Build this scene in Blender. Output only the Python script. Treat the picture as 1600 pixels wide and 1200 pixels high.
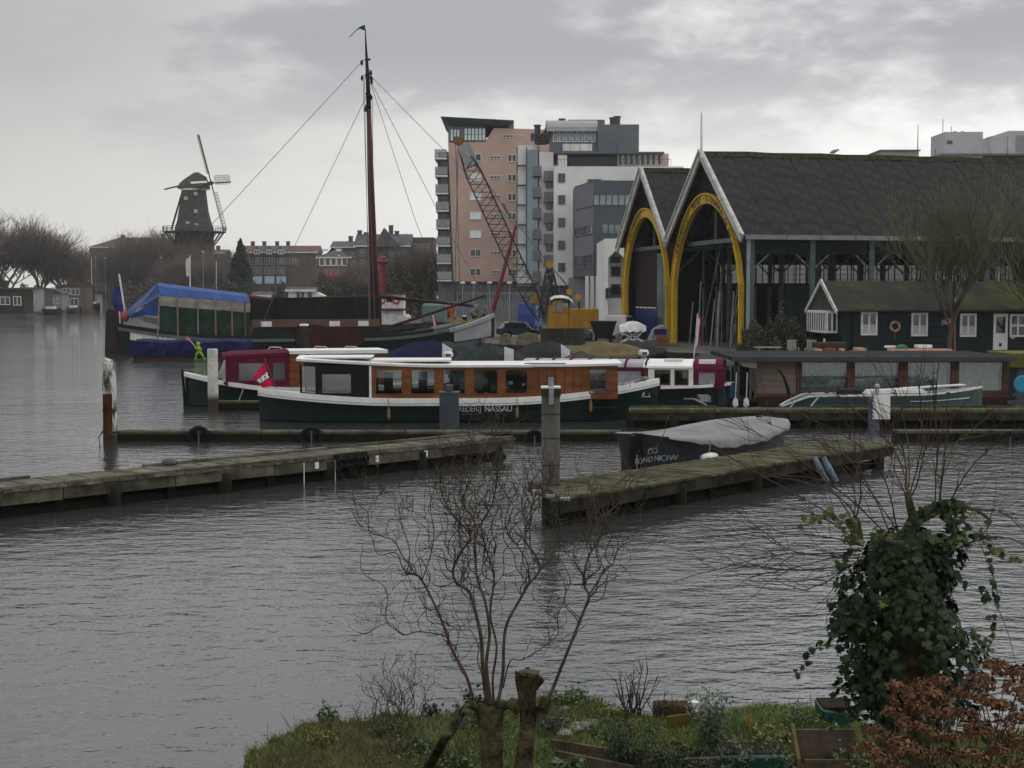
import bpy, math, random
import numpy as np
from mathutils import Matrix, Vector
R = math.radians
for o in list(bpy.data.objects): bpy.data.objects.remove(o)
SC = bpy.context.scene
COL = SC.collection
# ---------------------------------------------------------------- camera
H, F, PITCH = 4.5, 2222.0, math.atan(140/2222.0)
cam = bpy.data.objects.new('camera', bpy.data.cameras.new('camera')); COL.objects.link(cam)
cam.location = (0, 0, H); cam.rotation_euler = (math.pi/2-PITCH, 0, 0)
cam.data.lens = 36*F/1600; cam.data.sensor_width = 36; cam.data.clip_start = .1; cam.data.clip_end = 6000
SC.camera = cam
# ---------------------------------------------------------------- sky, sun, exposure
SUN_EL, SUN_AZ = R(42), R(60)          # azimuth measured clockwise from +Y (straight ahead)
world = bpy.data.worlds.new('World'); SC.world = world; world.use_nodes = True
wn, wl = world.node_tree.nodes, world.node_tree.links
for n in list(wn): wn.remove(n)
def W(t, **k):
    n = wn.new(t)
    for a, b in k.items(): setattr(n, a, b)
    return n
def wm(op, a, b=None, c=None, clamp=False):
    n = W('ShaderNodeMath', operation=op, use_clamp=clamp)
    for i, s in enumerate((a, b, c)):
        if s is None: continue
        if isinstance(s, (int, float)): n.inputs[i].default_value = s
        else: wl.new(s, n.inputs[i])
    return n.outputs[0]
out = W('ShaderNodeOutputWorld'); bg = W('ShaderNodeBackground'); bg.inputs['Strength'].default_value = .1
sky = W('ShaderNodeTexSky', sky_type='NISHITA', sun_disc=False, sun_elevation=SUN_EL, sun_rotation=SUN_AZ)
tc = W('ShaderNodeTexCoord'); sp = W('ShaderNodeSeparateXYZ'); wl.new(tc.outputs['Generated'], sp.inputs[0])
zz = wm('MAXIMUM', sp.outputs[2], 0.0)
den = wm('ADD', wm('MULTIPLY', zz, .8), .24)
cu = W('ShaderNodeCombineXYZ'); wl.new(wm('DIVIDE', sp.outputs[0], den), cu.inputs[0]); wl.new(wm('DIVIDE', sp.outputs[1], den), cu.inputs[1])
SKYOFF = (2.81, 4.83, 16.9)
def wnoise(scale, detail, off, rough=.55, dist=.4):
    mp = W('ShaderNodeMapping'); mp.inputs['Location'].default_value = off; wl.new(cu.outputs[0], mp.inputs[0])
    n = W('ShaderNodeTexNoise'); n.inputs['Scale'].default_value = scale; n.inputs['Detail'].default_value = detail
    n.inputs['Roughness'].default_value = rough; n.inputs['Distortion'].default_value = dist
    wl.new(mp.outputs[0], n.inputs['Vector']); return n.outputs['Fac']
big = wnoise(1.25, 6, SKYOFF, .52, .15); fine = wnoise(5.5, 8, (0.4, 5.2, 2.0), .60, .2)
# density of the cloud deck: thin and bright at the horizon, heavier grey banks higher up
dens = wm('ADD', wm('MULTIPLY', big, .78), wm('MULTIPLY', fine, .34))
mr = W('ShaderNodeMapRange', interpolation_type='SMOOTHSTEP'); wl.new(dens, mr.inputs['Value'])
mr.inputs['To Min'].default_value = .22; mr.inputs['From Min'].default_value = .46; mr.inputs['From Max'].default_value = .64
hz = W('ShaderNodeMapRange', interpolation_type='SMOOTHSTEP'); wl.new(zz, hz.inputs['Value'])
hz.inputs['From Min'].default_value = .045; hz.inputs['From Max'].default_value = .175
hz.inputs['To Min'].default_value = .04; hz.inputs['To Max'].default_value = 1
side = W('ShaderNodeMapRange'); wl.new(sp.outputs[0], side.inputs['Value'])
side.inputs['From Min'].default_value = -.35; side.inputs['From Max'].default_value = .3
lft = wm('MULTIPLY', wm('SUBTRACT', 1.0, side.outputs[0]), wm('ADD', wm('MULTIPLY', fine, .5), .55))
bank = wm('MULTIPLY', wm('MAXIMUM', mr.outputs[0], lft), hz.outputs[0])
lo = W('ShaderNodeMix', data_type='RGBA'); wl.new(side.outputs[0], lo.inputs['Factor'])
lo.inputs[6].default_value = (7.0, 6.85, 6.45, 1); lo.inputs[7].default_value = (11.2, 11.1, 10.8, 1)
cm = W('ShaderNodeMix', data_type='RGBA'); wl.new(bank, cm.inputs['Factor'])
wl.new(lo.outputs[2], cm.inputs[6]); cm.inputs[7].default_value = (4.3, 4.36, 4.6, 1)
# an overcast sky grows brighter towards the zenith
zen = W('ShaderNodeMapRange', interpolation_type='SMOOTHSTEP'); wl.new(zz, zen.inputs['Value'])
zen.inputs['From Min'].default_value = .17; zen.inputs['From Max'].default_value = .48; zen.inputs['To Min'].default_value = 1.0; zen.inputs['To Max'].default_value = 2.25
zm = W('ShaderNodeVectorMath', operation='SCALE'); wl.new(cm.outputs[2], zm.inputs[0]); wl.new(zen.outputs[0], zm.inputs['Scale'])
fm = W('ShaderNodeMix', data_type='RGBA'); fm.inputs['Factor'].default_value = .97
wl.new(sky.outputs[0], fm.inputs[6]); wl.new(zm.outputs[0], fm.inputs[7])
wl.new(fm.outputs[2], bg.inputs['Color']); wl.new(bg.outputs[0], out.inputs['Surface'])
sl = bpy.data.lights.new('sun', 'SUN'); sl.energy = .5; sl.angle = R(30); sl.color = (1, .97, .93)
sun = bpy.data.objects.new('sun', sl); COL.objects.link(sun)
sd = Vector((math.sin(SUN_AZ)*math.cos(SUN_EL), math.cos(SUN_AZ)*math.cos(SUN_EL), math.sin(SUN_EL)))
sun.rotation_euler = sd.to_track_quat('Z', 'Y').to_euler(); sun.location = (60, 0, 80)
vs = SC.view_settings; SC.display_settings.display_device = 'sRGB'
vs.view_transform = 'Standard'; vs.look = 'None'; vs.exposure = 0; vs.gamma = 1; vs.use_curve_mapping = False
SC.cycles.max_bounces = 8; SC.cycles.transparent_max_bounces = 24; SC.cycles.use_denoising = True
# ---------------------------------------------------------------- pixel (1600x1200) -> place
cp, sp_ = math.cos(PITCH), math.sin(PITCH)
def _dir(px, py):
    a, b = (px-800)/F, (600-py)/F
    return a, cp+b*sp_, -sp_+b*cp
def P(px, py, Y):
    a, dy, dz = _dir(px, py); t = Y/dy
    return Vector((a*t, Y, H+dz*t))
def PZ(px, py, z):
    a, dy, dz = _dir(px, py); t = (z-H)/dz
    return Vector((a*t, dy*t, z))
def X(px, Y, py=500): return P(px, py, Y).x
def Z(py, Y): return P(800, py, Y).z
# ---------------------------------------------------------------- mesh builder
WM = {}
def wmx(o): return WM.get(o.name, Matrix.Identity(4))
class MB:
    def __init__(s): s.v = []; s.f = []
    def add(s, vs, fs):
        n = len(s.v); s.v += [tuple(v) for v in vs]; s.f += [tuple(i+n for i in f) for f in fs]; return s
    def box(s, a, b, M=None):
        vs = [Vector((x, y, z)) for z in (a[2], b[2]) for y in (a[1], b[1]) for x in (a[0], b[0])]
        if M is not None: vs = [M @ v for v in vs]
        return s.add(vs, [(0,2,3,1),(4,5,7,6),(0,1,5,4),(2,6,7,3),(0,4,6,2),(1,3,7,5)])
    def beam(s, p, q, w, h=None, up=(0,0,1)):
        h = h or w; p, q = Vector(p), Vector(q); d = (q-p)
        if d.length < 1e-6: return s
        d.normalize(); up = Vector(up)
        if abs(d.dot(up)) > .98: up = Vector((1,0,0))
        sx = d.cross(up).normalized(); u = sx.cross(d).normalized()
        vs = [e+sx*(a*w/2)+u*(b*h/2) for e in (p, q) for a, b in ((-1,-1),(1,-1),(1,1),(-1,1))]
        return s.add(vs, [(0,1,2,3),(7,6,5,4),(0,4,5,1),(1,5,6,2),(2,6,7,3),(3,7,4,0)])
    def tube(s, pts, r, n=8, cap=True):
        pts = [Vector(p) for p in pts]; k = len(pts)
        rs = r if isinstance(r, (list, tuple)) else [r]*k
        base = len(s.v); ref = None
        for i, p in enumerate(pts):
            d = (pts[min(i+1, k-1)]-pts[max(i-1, 0)]).normalized()
            if ref is None: ref = Vector((0,0,1)) if abs(d.z) < .9 else Vector((1,0,0))
            a = d.cross(ref)
            if a.length < 1e-5: a = d.cross(Vector((0,1,0)))
            a.normalize(); b = d.cross(a).normalized(); ref = b.cross(d) if False else ref
            for j in range(n):
                t = 2*math.pi*j/n; s.v.append(tuple(p+(a*math.cos(t)+b*math.sin(t))*rs[i]))
        for i in range(k-1):
            for j in range(n):
                j2 = (j+1) % n
                s.f.append((base+i*n+j, base+i*n+j2, base+(i+1)*n+j2, base+(i+1)*n+j))
        if cap: s.f.append(tuple(base+j for j in range(n))[::-1]); s.f.append(tuple(base+(k-1)*n+j for j in range(n)))
        return s
    def prism(s, poly, ext):
        e = Vector(ext); n = len(poly); vs = [Vector(p) for p in poly]; vs = vs+[p+e for p in vs]
        return s.add(vs, [tuple(range(n))[::-1], tuple(range(n, 2*n))]+[(i, (i+1) % n, n+(i+1) % n, n+i) for i in range(n)])
    def lathe(s, prof, c=(0,0,0), n=16, M=None):
        b = len(s.v); c = Vector(c)
        for r, z in prof:
            for j in range(n):
                t = 2*math.pi*j/n; v = Vector((r*math.cos(t), r*math.sin(t), z))
                if M is not None: v = M @ v
                s.v.append(tuple(v+c))
        for i in range(len(prof)-1):
            for j in range(n):
                j2 = (j+1) % n; s.f.append((b+i*n+j, b+i*n+j2, b+(i+1)*n+j2, b+(i+1)*n+j))
        s.f.append(tuple(b+j for j in range(n))[::-1]); s.f.append(tuple(b+(len(prof)-1)*n+j for j in range(n)))
        return s
    def sphere(s, c, r, n=10, m=6, sc=(1,1,1)):
        prof = [(max(1e-3, math.sin(math.pi*i/m)), -math.cos(math.pi*i/m)) for i in range(m+1)]
        return s.lathe(prof, c, n, Matrix.Diagonal((r*sc[0], r*sc[1], r*sc[2])))
    def grid(s, rows, closed=False):
        b = len(s.v); k = len(rows[0])
        for r in rows: s.v += [tuple(p) for p in r]
        for i in range(len(rows)-1):
            for j in range(k if closed else k-1):
                j2 = (j+1) % k; s.f.append((b+i*k+j, b+i*k+j2, b+(i+1)*k+j2, b+(i+1)*k+j))
        return s
    def sweep(s, pts, prof):
        """prof: closed list of (side, up) offsets swept along pts, kept upright"""
        pts = [Vector(p) for p in pts]; rows = []
        for i, p in enumerate(pts):
            d = pts[min(i+1, len(pts)-1)]-pts[max(i-1, 0)]; d.z = 0; d.normalize()
            sx = Vector((d.y, -d.x, 0)); rows.append([p+sx*a+Vector((0,0,b)) for a, b in prof])
        b = len(s.v); s.grid(rows, True); n = len(prof)
        s.f.append(tuple(b+j for j in range(n))); s.f.append(tuple(b+(len(pts)-1)*n+j for j in range(n))[::-1]); return s
    def mesh(s, name, mt, M=None, smooth=False):
        me = bpy.data.meshes.new(name)
        vs = s.v if M is None else [tuple(M @ Vector(v)) for v in s.v]
        me.from_pydata(vs, [], s.f); me.materials.append(mt)
        if smooth: me.polygons.foreach_set('use_smooth', [True]*len(me.polygons))
        me.update(); return me
    def build(s, name, mt, parent=None, local=False, smooth=False, bevel=0, **k):
        M = None if (parent is None or local) else wmx(parent).inverted()
        o = bpy.data.objects.new(name, s.mesh(name, mt, M, smooth)); COL.objects.link(o)
        if parent is not None: o.parent = parent; WM[o.name] = wmx(parent)
        if bevel:
            m = o.modifiers.new('edge', 'BEVEL'); m.width = bevel; m.segments = 1; m.limit_method = 'ANGLE'
        tag(o, **k); return o
def tag(o, label=None, cat=None, group=None, kind=None):
    if label: o['label'] = label
    if cat: o['category'] = cat
    if group: o['group'] = group
    if kind: o['kind'] = kind
    return o
def thing(name, label, cat, loc=(0,0,0), rz=0, group=None):
    o = bpy.data.objects.new(name, None); COL.objects.link(o); o.empty_display_size = .3
    M = Matrix.Translation(Vector(loc)) @ Matrix.Rotation(rz, 4, 'Z'); o.matrix_basis = M; WM[o.name] = M
    return tag(o, label, cat, group)
def inst(name, me, parent, M=None):
    o = bpy.data.objects.new(name, me); COL.objects.link(o); o.parent = parent
    WM[o.name] = wmx(parent)
    if M is not None: o.matrix_basis = M; WM[o.name] = wmx(parent) @ M
    return o
def copy_tree(o, parent=None):
    c = o.copy(); COL.objects.link(c)
    if parent is not None: c.parent = parent
    for ch in list(o.children): copy_tree(ch, c)
    return c
def npmesh(name, V, Fq, mt, smooth=False):
    """numpy verts (n,3) and equal-sized faces (m,k) -> mesh"""
    me = bpy.data.meshes.new(name); V = np.asarray(V, np.float32); Fq = np.asarray(Fq, np.int32); m, k = Fq.shape
    me.vertices.add(len(V)); me.vertices.foreach_set('co', V.ravel())
    me.loops.add(m*k); me.loops.foreach_set('vertex_index', Fq.ravel())
    me.polygons.add(m); me.polygons.foreach_set('loop_start', np.arange(0, m*k, k, dtype=np.int32))
    me.polygons.foreach_set('loop_total', np.full(m, k, np.int32))
    if smooth: me.polygons.foreach_set('use_smooth', np.ones(m, bool))
    me.materials.append(mt); me.update(calc_edges=True); return me
def npobj(name, V, Fq, mt, parent=None, local=False, **k):
    V = np.asarray(V, float)
    if parent is not None and not local:
        Mi = np.array(wmx(parent).inverted()); V = V @ Mi[:3,:3].T + Mi[:3,3]
    o = bpy.data.objects.new(name, npmesh(name, V, Fq, mt)); COL.objects.link(o)
    if parent is not None: o.parent = parent; WM[o.name] = wmx(parent)
    return tag(o, **k)
def segs_np(S, n=3):
    """S: (m,8) p0 p1 r0 r1 -> prisms"""
    S = np.asarray(S, float); p0, p1, r0, r1 = S[:,:3], S[:,3:6], S[:,6:7], S[:,7:8]
    d = p1-p0; d = d/np.maximum(np.linalg.norm(d, axis=1, keepdims=True), 1e-9)
    ref = np.where(np.abs(d[:,2:3]) < .9, np.array([[0,0,1.]]), np.array([[1.,0,0]]))
    a = np.cross(d, ref); a /= np.maximum(np.linalg.norm(a, axis=1, keepdims=True), 1e-9); b = np.cross(d, a)
    m = len(S); V = np.zeros((m, 2*n, 3))
    for j in range(n):
        t = 2*math.pi*j/n; o = a*math.cos(t)+b*math.sin(t); V[:,j] = p0+o*r0; V[:,n+j] = p1+o*r1
    q = np.array([[j, (j+1) % n, n+(j+1) % n, n+j] for j in range(n)])
    Fq = (np.arange(m)[:,None,None]*(2*n)+q[None]).reshape(-1, 4)
    return V.reshape(-1, 3), Fq
def leaves_np(C, size, rng, up=0.0, aspect=.6, N=None):
    """quads (diamond leaf) at centres C with random orientation"""
    m = len(C); n = rng.normal(size=(m,3)); n[:,2] += up
    if N is not None: n = N*1.6+n*.6
    n /= np.linalg.norm(n, axis=1, keepdims=True)
    r = rng.normal(size=(m,3)); a = np.cross(n, r); a /= np.maximum(np.linalg.norm(a, axis=1, keepdims=True), 1e-9); b = np.cross(n, a)
    s = (size if np.ndim(size) else np.full(m, size))[:,None]*rng.uniform(.6, 1.3, (m,1))
    V = np.stack([C-a*s*.5, C+b*s*.5*aspect, C+a*s*.5, C-b*s*.5*aspect], 1).reshape(-1, 3)
    return V, np.arange(m*4).reshape(-1, 4)
# ---------------------------------------------------------------- materials
MT = {}
DARKER = {'varnished_wood': .58, 'dark_varnish': .7, 'bottle_green_hull': .8, 'black_paint': .5, 'maroon_canvas': .68, 'blue_tarp': .52, 'indigo_tarp': .7, 'navy_tarp': .8, 'black_green_hull': .6, 'green_black_boards': .6, 'dark_green_boards': .75, 'oxide_red_board': .7, 'red_brown_spar': .6, 'dark_wet_wood': .7, 'slate_hull': .75, 'tarred_hatch': .6, 'dark_tarred_boards': .7, 'green_tarp_side': .7, 'yellow_paint': .85, 'crane_yellow': .75, 'lime_plastic': .65, 'dark_felt_roof': .5, 'grey_fascia': .5, 'milky_vinyl': .75, 'rust_stain_plate': .6, 'deep_blue_door': .7, 'algae_float': .7, 'dark_fascia': .8, 'black_rubber': .7}
def mat(name, col, rough=.75, var=.3, scale=3, col2=None, bump=.15, bscale=25, metal=0, spec=.3, stretch=(1,1,1), rnd=0, tide=None, back=None, thr=(.35,.68)):
    if name in MT: return MT[name]
    kd = DARKER.get(name, 1); col = Vector(col)*kd; col2 = Vector(col2)*kd if col2 else None; spec = spec*(.45 if kd < 1 else 1)
    m = bpy.data.materials.new(name); MT[name] = m; m.use_nodes = True
    N, L = m.node_tree.nodes, m.node_tree.links; b = N['Principled BSDF']
    b.inputs['Roughness'].default_value = rough; b.inputs['Metallic'].default_value = metal
    b.inputs['Specular IOR Level'].default_value = spec if rough < .6 else spec*.25
    t = N.new('ShaderNodeTexCoord'); mp = N.new('ShaderNodeMapping'); mp.inputs['Scale'].default_value = stretch
    L.new(t.outputs['Object'], mp.inputs[0])
    n = N.new('ShaderNodeTexNoise'); n.inputs['Scale'].default_value = scale; n.inputs['Detail'].default_value = 8; n.inputs['Roughness'].default_value = .62
    L.new(mp.outputs[0], n.inputs['Vector'])
    rp = N.new('ShaderNodeValToRGB'); L.new(n.outputs['Fac'], rp.inputs[0])
    c = Vector(col); e = rp.color_ramp.elements
    e[0].position, e[1].position = thr
    e[0].color = (*(c*(1-var)), 1); e[1].color = (*(Vector(col2) if col2 else c*(1+var)), 1)
    res = rp.outputs[0]
    if rnd:
        oi = N.new('ShaderNodeObjectInfo'); hs = N.new('ShaderNodeHueSaturation')
        r2 = N.new('ShaderNodeMapRange'); L.new(oi.outputs['Random'], r2.inputs['Value'])
        r2.inputs['To Min'].default_value = 1-rnd; r2.inputs['To Max'].default_value = 1+rnd
        L.new(r2.outputs[0], hs.inputs['Value']); L.new(res, hs.inputs['Color']); res = hs.outputs[0]
    if tide:
        z0, z1, tcol = tide
        g = N.new('ShaderNodeNewGeometry'); sx = N.new('ShaderNodeSeparateXYZ'); L.new(g.outputs['Position'], sx.inputs[0])
        ad = N.new('ShaderNodeMath'); ad.operation = 'MULTIPLY_ADD'; L.new(n.outputs['Fac'], ad.inputs[0]); ad.inputs[1].default_value = -.35*(z1-z0)*2; L.new(sx.outputs[2], ad.inputs[2])
        mr = N.new('ShaderNodeMapRange'); L.new(ad.outputs[0], mr.inputs['Value']); mr.inputs['From Min'].default_value = z0; mr.inputs['From Max'].default_value = z1
        mx = N.new('ShaderNodeMix'); mx.data_type = 'RGBA'; L.new(mr.outputs[0], mx.inputs['Factor']); mx.inputs[6].default_value = (*tcol, 1); L.new(res, mx.inputs[7]); res = mx.outputs[2]
    L.new(res, b.inputs['Base Color'])
    if bump:
        n2 = N.new('ShaderNodeTexNoise'); n2.inputs['Scale'].default_value = bscale; n2.inputs['Detail'].default_value = 5; L.new(mp.outputs[0], n2.inputs['Vector'])
        bp = N.new('ShaderNodeBump'); bp.inputs['Strength'].default_value = bump; bp.inputs['Distance'].default_value = .02; L.new(n2.outputs['Fac'], bp.inputs['Height']); L.new(bp.outputs[0], b.inputs['Normal'])
    return m
def glass(name, tint=(.75,.8,.8), refl=1.45, base=.06, rough=.02):
    if name in MT: return MT[name]
    m = bpy.data.materials.new(name); MT[name] = m; m.use_nodes = True; N, L = m.node_tree.nodes, m.node_tree.links
    N.remove(N['Principled BSDF']); o = N['Material Output']
    tr = N.new('ShaderNodeBsdfTransparent'); tr.inputs[0].default_value = (*tint, 1)
    gl = N.new('ShaderNodeBsdfGlossy'); gl.inputs['Roughness'].default_value = rough
    fr = N.new('ShaderNodeFresnel'); fr.inputs[0].default_value = refl
    ad = N.new('ShaderNodeMath'); ad.inputs[1].default_value = base; L.new(fr.outputs[0], ad.inputs[0])
    mx = N.new('ShaderNodeMixShader'); L.new(ad.outputs[0], mx.inputs[0]); L.new(tr.outputs[0], mx.inputs[1]); L.new(gl.outputs[0], mx.inputs[2])
    L.new(mx.outputs[0], o.inputs[0]); return m
def leafmat(name, col, col2, rough=.5, spec=.35):
    """leaf colours vary per island and by place"""
    if name in MT: return MT[name]
    m = bpy.data.materials.new(name); MT[name] = m; m.use_nodes = True; N, L = m.node_tree.nodes, m.node_tree.links; b = N['Principled BSDF']
    b.inputs['Roughness'].default_value = rough; b.inputs['Specular IOR Level'].default_value = spec
    g = N.new('ShaderNodeNewGeometry'); mx = N.new('ShaderNodeMix'); mx.data_type = 'RGBA'
    oi = N.new('ShaderNodeObjectInfo'); ad = N.new('ShaderNodeMath'); ad.operation = 'ADD'; L.new(g.outputs['Random Per Island'], ad.inputs[0]); L.new(oi.outputs['Random'], ad.inputs[1])
    fr = N.new('ShaderNodeMath'); fr.operation = 'FRACT'; L.new(ad.outputs[0], fr.inputs[0])
    pw = N.new('ShaderNodeMath'); pw.operation = 'POWER'; pw.inputs[1].default_value = 1.6; L.new(fr.outputs[0], pw.inputs[0])
    L.new(pw.outputs[0], mx.inputs['Factor']); mx.inputs[6].default_value = (*col, 1); mx.inputs[7].default_value = (*col2, 1)
    L.new(mx.outputs[2], b.inputs['Base Color']); return m
ALGAE = (.018,.022,.012)
OLDWOOD = mat('old_wood', (.115,.105,.078), .85, .45, 1.6, (.20,.185,.145), .5, 40, stretch=(1,1,1), rnd=.22)
MOSSWOOD = mat('mossy_wood', (.085,.085,.048), .9, .5, 1.3, (.175,.165,.115), .5, 35, rnd=.2, tide=(.1,.5,ALGAE))
DARKWOOD = mat('dark_wet_wood', (.035,.032,.024), .8, .5, 2, (.075,.07,.045), .4, 30, rnd=.15, tide=(.0,.4,(.012,.014,.009)))
RUBBER = mat('black_rubber', (.014,.014,.015), .6, .3, 6)
BLACK = mat('black_paint', (.012,.013,.015), .45, .3, 4, bump=.05)
STEEL = mat('grey_steel', (.22,.23,.24), .5, .25, 4, metal=.3, bump=.1)
DSTEEL = mat('dark_steel', (.05,.055,.06), .55, .3, 4, metal=.2)
RUST = mat('rusty_steel', (.11,.05,.025), .85, .5, 5, (.17,.085,.04))
WHITE = mat('white_paint', (.60,.60,.58), .4, .1, 2.5, bump=.04)
OFFWHITE = mat('weathered_white', (.55,.55,.53), .6, .25, 3)
ROPE = mat('rope', (.20,.19,.16), .9, .2, 10)
GREYROPE = mat('dark_rigging', (.11,.11,.115), .8, .2, 10)
PANE = mat('dark_pane', (.02,.025,.03), .06, .3, .6, bump=0, spec=.6)
GLASS = glass('clear_glass'); DGLASS = glass('tinted_glass', (.42,.50,.50), 1.45, .06)
VINYL = glass('clear_vinyl', (.62,.64,.66), 1.45, .24, .2); HGLASS = glass('house_glass', (.84,.89,.89), 1.45, .05)
# ================================================================ setting: water, land
def water_mat():
    m = bpy.data.materials.new('canal_water'); m.use_nodes = True; N, L = m.node_tree.nodes, m.node_tree.links; b = N['Principled BSDF']
    b.inputs['Base Color'].default_value = (.032,.036,.035,1); b.inputs['Roughness'].default_value = .025; b.inputs['IOR'].default_value = 1.6; b.inputs['Specular IOR Level'].default_value = .5
    t = N.new('ShaderNodeTexCoord')
    def nz(scale, det, st, rough=.55, dist=0.):
        mp = N.new('ShaderNodeMapping'); mp.inputs['Scale'].default_value = st; mp.inputs['Rotation'].default_value = (0,0,R(-8)); L.new(t.outputs['Object'], mp.inputs[0])
        n = N.new('ShaderNodeTexNoise'); n.inputs['Scale'].default_value = scale; n.inputs['Detail'].default_value = det; n.inputs['Roughness'].default_value = rough; n.inputs['Distortion'].default_value = dist
        L.new(mp.outputs[0], n.inputs['Vector']); return n.outputs['Fac']
    def ma(op, a, b_):
        n = N.new('ShaderNodeMath'); n.operation = op
        for i, s in enumerate((a, b_)):
            if isinstance(s, float): n.inputs[i].default_value = s
            else: L.new(s, n.inputs[i])
        return n.outputs[0]
    h1 = nz(2.5, 4, (.6,1,1), .55, .25); h2 = nz(.7, 2, (.6,1,1)); h3 = nz(7.5, 2, (.6,1,1)); gust = nz(.07, 3, (1,1,1))
    g = N.new('ShaderNodeMapRange'); L.new(gust, g.inputs['Value']); g.inputs['From Min'].default_value = .35; g.inputs['From Max'].default_value = .65; g.inputs['To Min'].default_value = .7; g.inputs['To Max'].default_value = 1.35
    s = ma('ADD', ma('ADD', ma('MULTIPLY', h1, .040), ma('MULTIPLY', h2, .03)), ma('MULTIPLY', h3, .012))
    s = ma('MULTIPLY', s, g.outputs[0])
    bp = N.new('ShaderNodeBump'); bp.inputs['Strength'].default_value = 1; bp.inputs['Distance'].default_value = 1.0; L.new(s, bp.inputs['Height']); L.new(bp.outputs[0], b.inputs['Normal'])
    return m
def sheet(name, pts, mt, z, depth=3.0, **k):
    b = MB(); b.prism([Vector((x, y, z-depth)) for x, y in pts], (0,0,depth)); return b.build(name, mt, **k)
wb = MB(); wb.add([(-900,-60,0),(900,-60,0),(900,1500,0),(-900,1500,0)], [(0,1,2,3)])
wb.build('water', water_mat(), kind='structure', label='grey rippled canal water')
YARD = mat('yard_ground', (.085,.08,.07), .95, .35, .6, (.13,.125,.105), .3, 8)
FARLAND = mat('far_bank_ground', (.06,.065,.04), .95, .4, .1)
QZ = .9
quay = [(60,69), (12.2,70), (11.6,86), (5,93), (-2,104), (-2.5,127), (-27,138), (-62,240), (-100,372), (-104,398), (-104,470), (300,470), (300,69)]
sheet('quay', quay, YARD, QZ, kind='structure', label='boatyard quay of stone and trodden gravel')
sheet('far_bank', [(-600,250),(-112,284),(-126,398),(-126,470),(-600,470)], FARLAND, 1.0, kind='structure', label='far canal bank behind the houseboats')
sheet('far_ground', [(-900,470.01),(900,470.01),(900,1490),(-900,1490)], FARLAND, .97, kind='structure', label='land beyond the canal')
# quay wall: timber sheet piling with a cap beam
qb = MB(); qb.sweep([(11.6,69.9,QZ-.12),(11.5,86,QZ-.12),(5,92.9,QZ-.12),(-2.1,103.9,QZ-.12),(-2.6,126.9,QZ-.12)], [(-.15,-.15),(.15,-.15),(.15,.16),(-.15,.16)])
qb.build('quay_cap_beam', DARKWOOD, kind='structure', label='dark timber edge beam along the quay')
# ================================================================ far: mill, bridge, houses, trees
BRICK = mat('dark_brick', (.082,.062,.053), .9, .25, .6, (.115,.09,.076), 0)
BRICKR = mat('red_brick', (.125,.075,.06), .9, .25, .6, (.16,.10,.082), 0)
REDTILE = mat('red_roof_tiles', (.105,.058,.045), .9, .25, .5, (.13,.08,.062), 0)
SLATE = mat('slate_roof', (.06,.065,.072), .7, .25, .6, (.09,.095,.10), 0)
THATCH = mat('mill_thatch', (.045,.043,.04), .95, .3, .8, (.07,.066,.06), 0)
PALE = mat('pale_render', (.42,.41,.39), .85, .12, .3, bump=0)
def win(parent, M, w, h, nx=1, ny=1, fw=.08, fm=None, pm=None, dep=.06, name='window', cache={}):
    """window centred on M (x right, z up, -y outward): frame part + pane sub-part"""
    fm = fm or WHITE; pm = pm or PANE; key = (round(w,3), round(h,3), nx, ny, fw, fm.name, pm.name, dep)
    if key not in cache:
        b = MB(); W2, H2 = w/2, h/2
        b.box((-W2,-dep,-H2),(-W2+fw,0,H2)); b.box((W2-fw,-dep,-H2),(W2,0,H2)); b.box((-W2+fw,-dep,-H2),(W2-fw,0,-H2+fw)); b.box((-W2+fw,-dep,H2-fw),(W2-fw,0,H2))
        for i in range(1, nx): x = -W2+w*i/nx; b.box((x-fw/2,-dep*.9,-H2+fw),(x+fw/2,-.002,H2-fw))
        for j in range(1, ny): z = -H2+h*j/ny; b.box((-W2+fw,-dep*.8,z-fw/2),(W2-fw,-.004,z+fw/2))
        p = MB(); p.box((-W2+fw*.5,-dep*.45,-H2+fw*.5),(W2-fw*.5,-.006,H2-fw*.5))
        cache[key] = (b.mesh(name+'_frame', fm), p.mesh('pane', pm))
    a, c = cache[key]; f = inst(name, a, parent, wmx(parent).inverted() @ M); inst('pane', c, f); return f
def face(p, ang): return Matrix.Translation(Vector(p)) @ Matrix.Rotation(ang, 4, 'Z')
def at(F0, x, z, y=-.01): return F0 @ Matrix.Translation((x, y, z))
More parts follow.
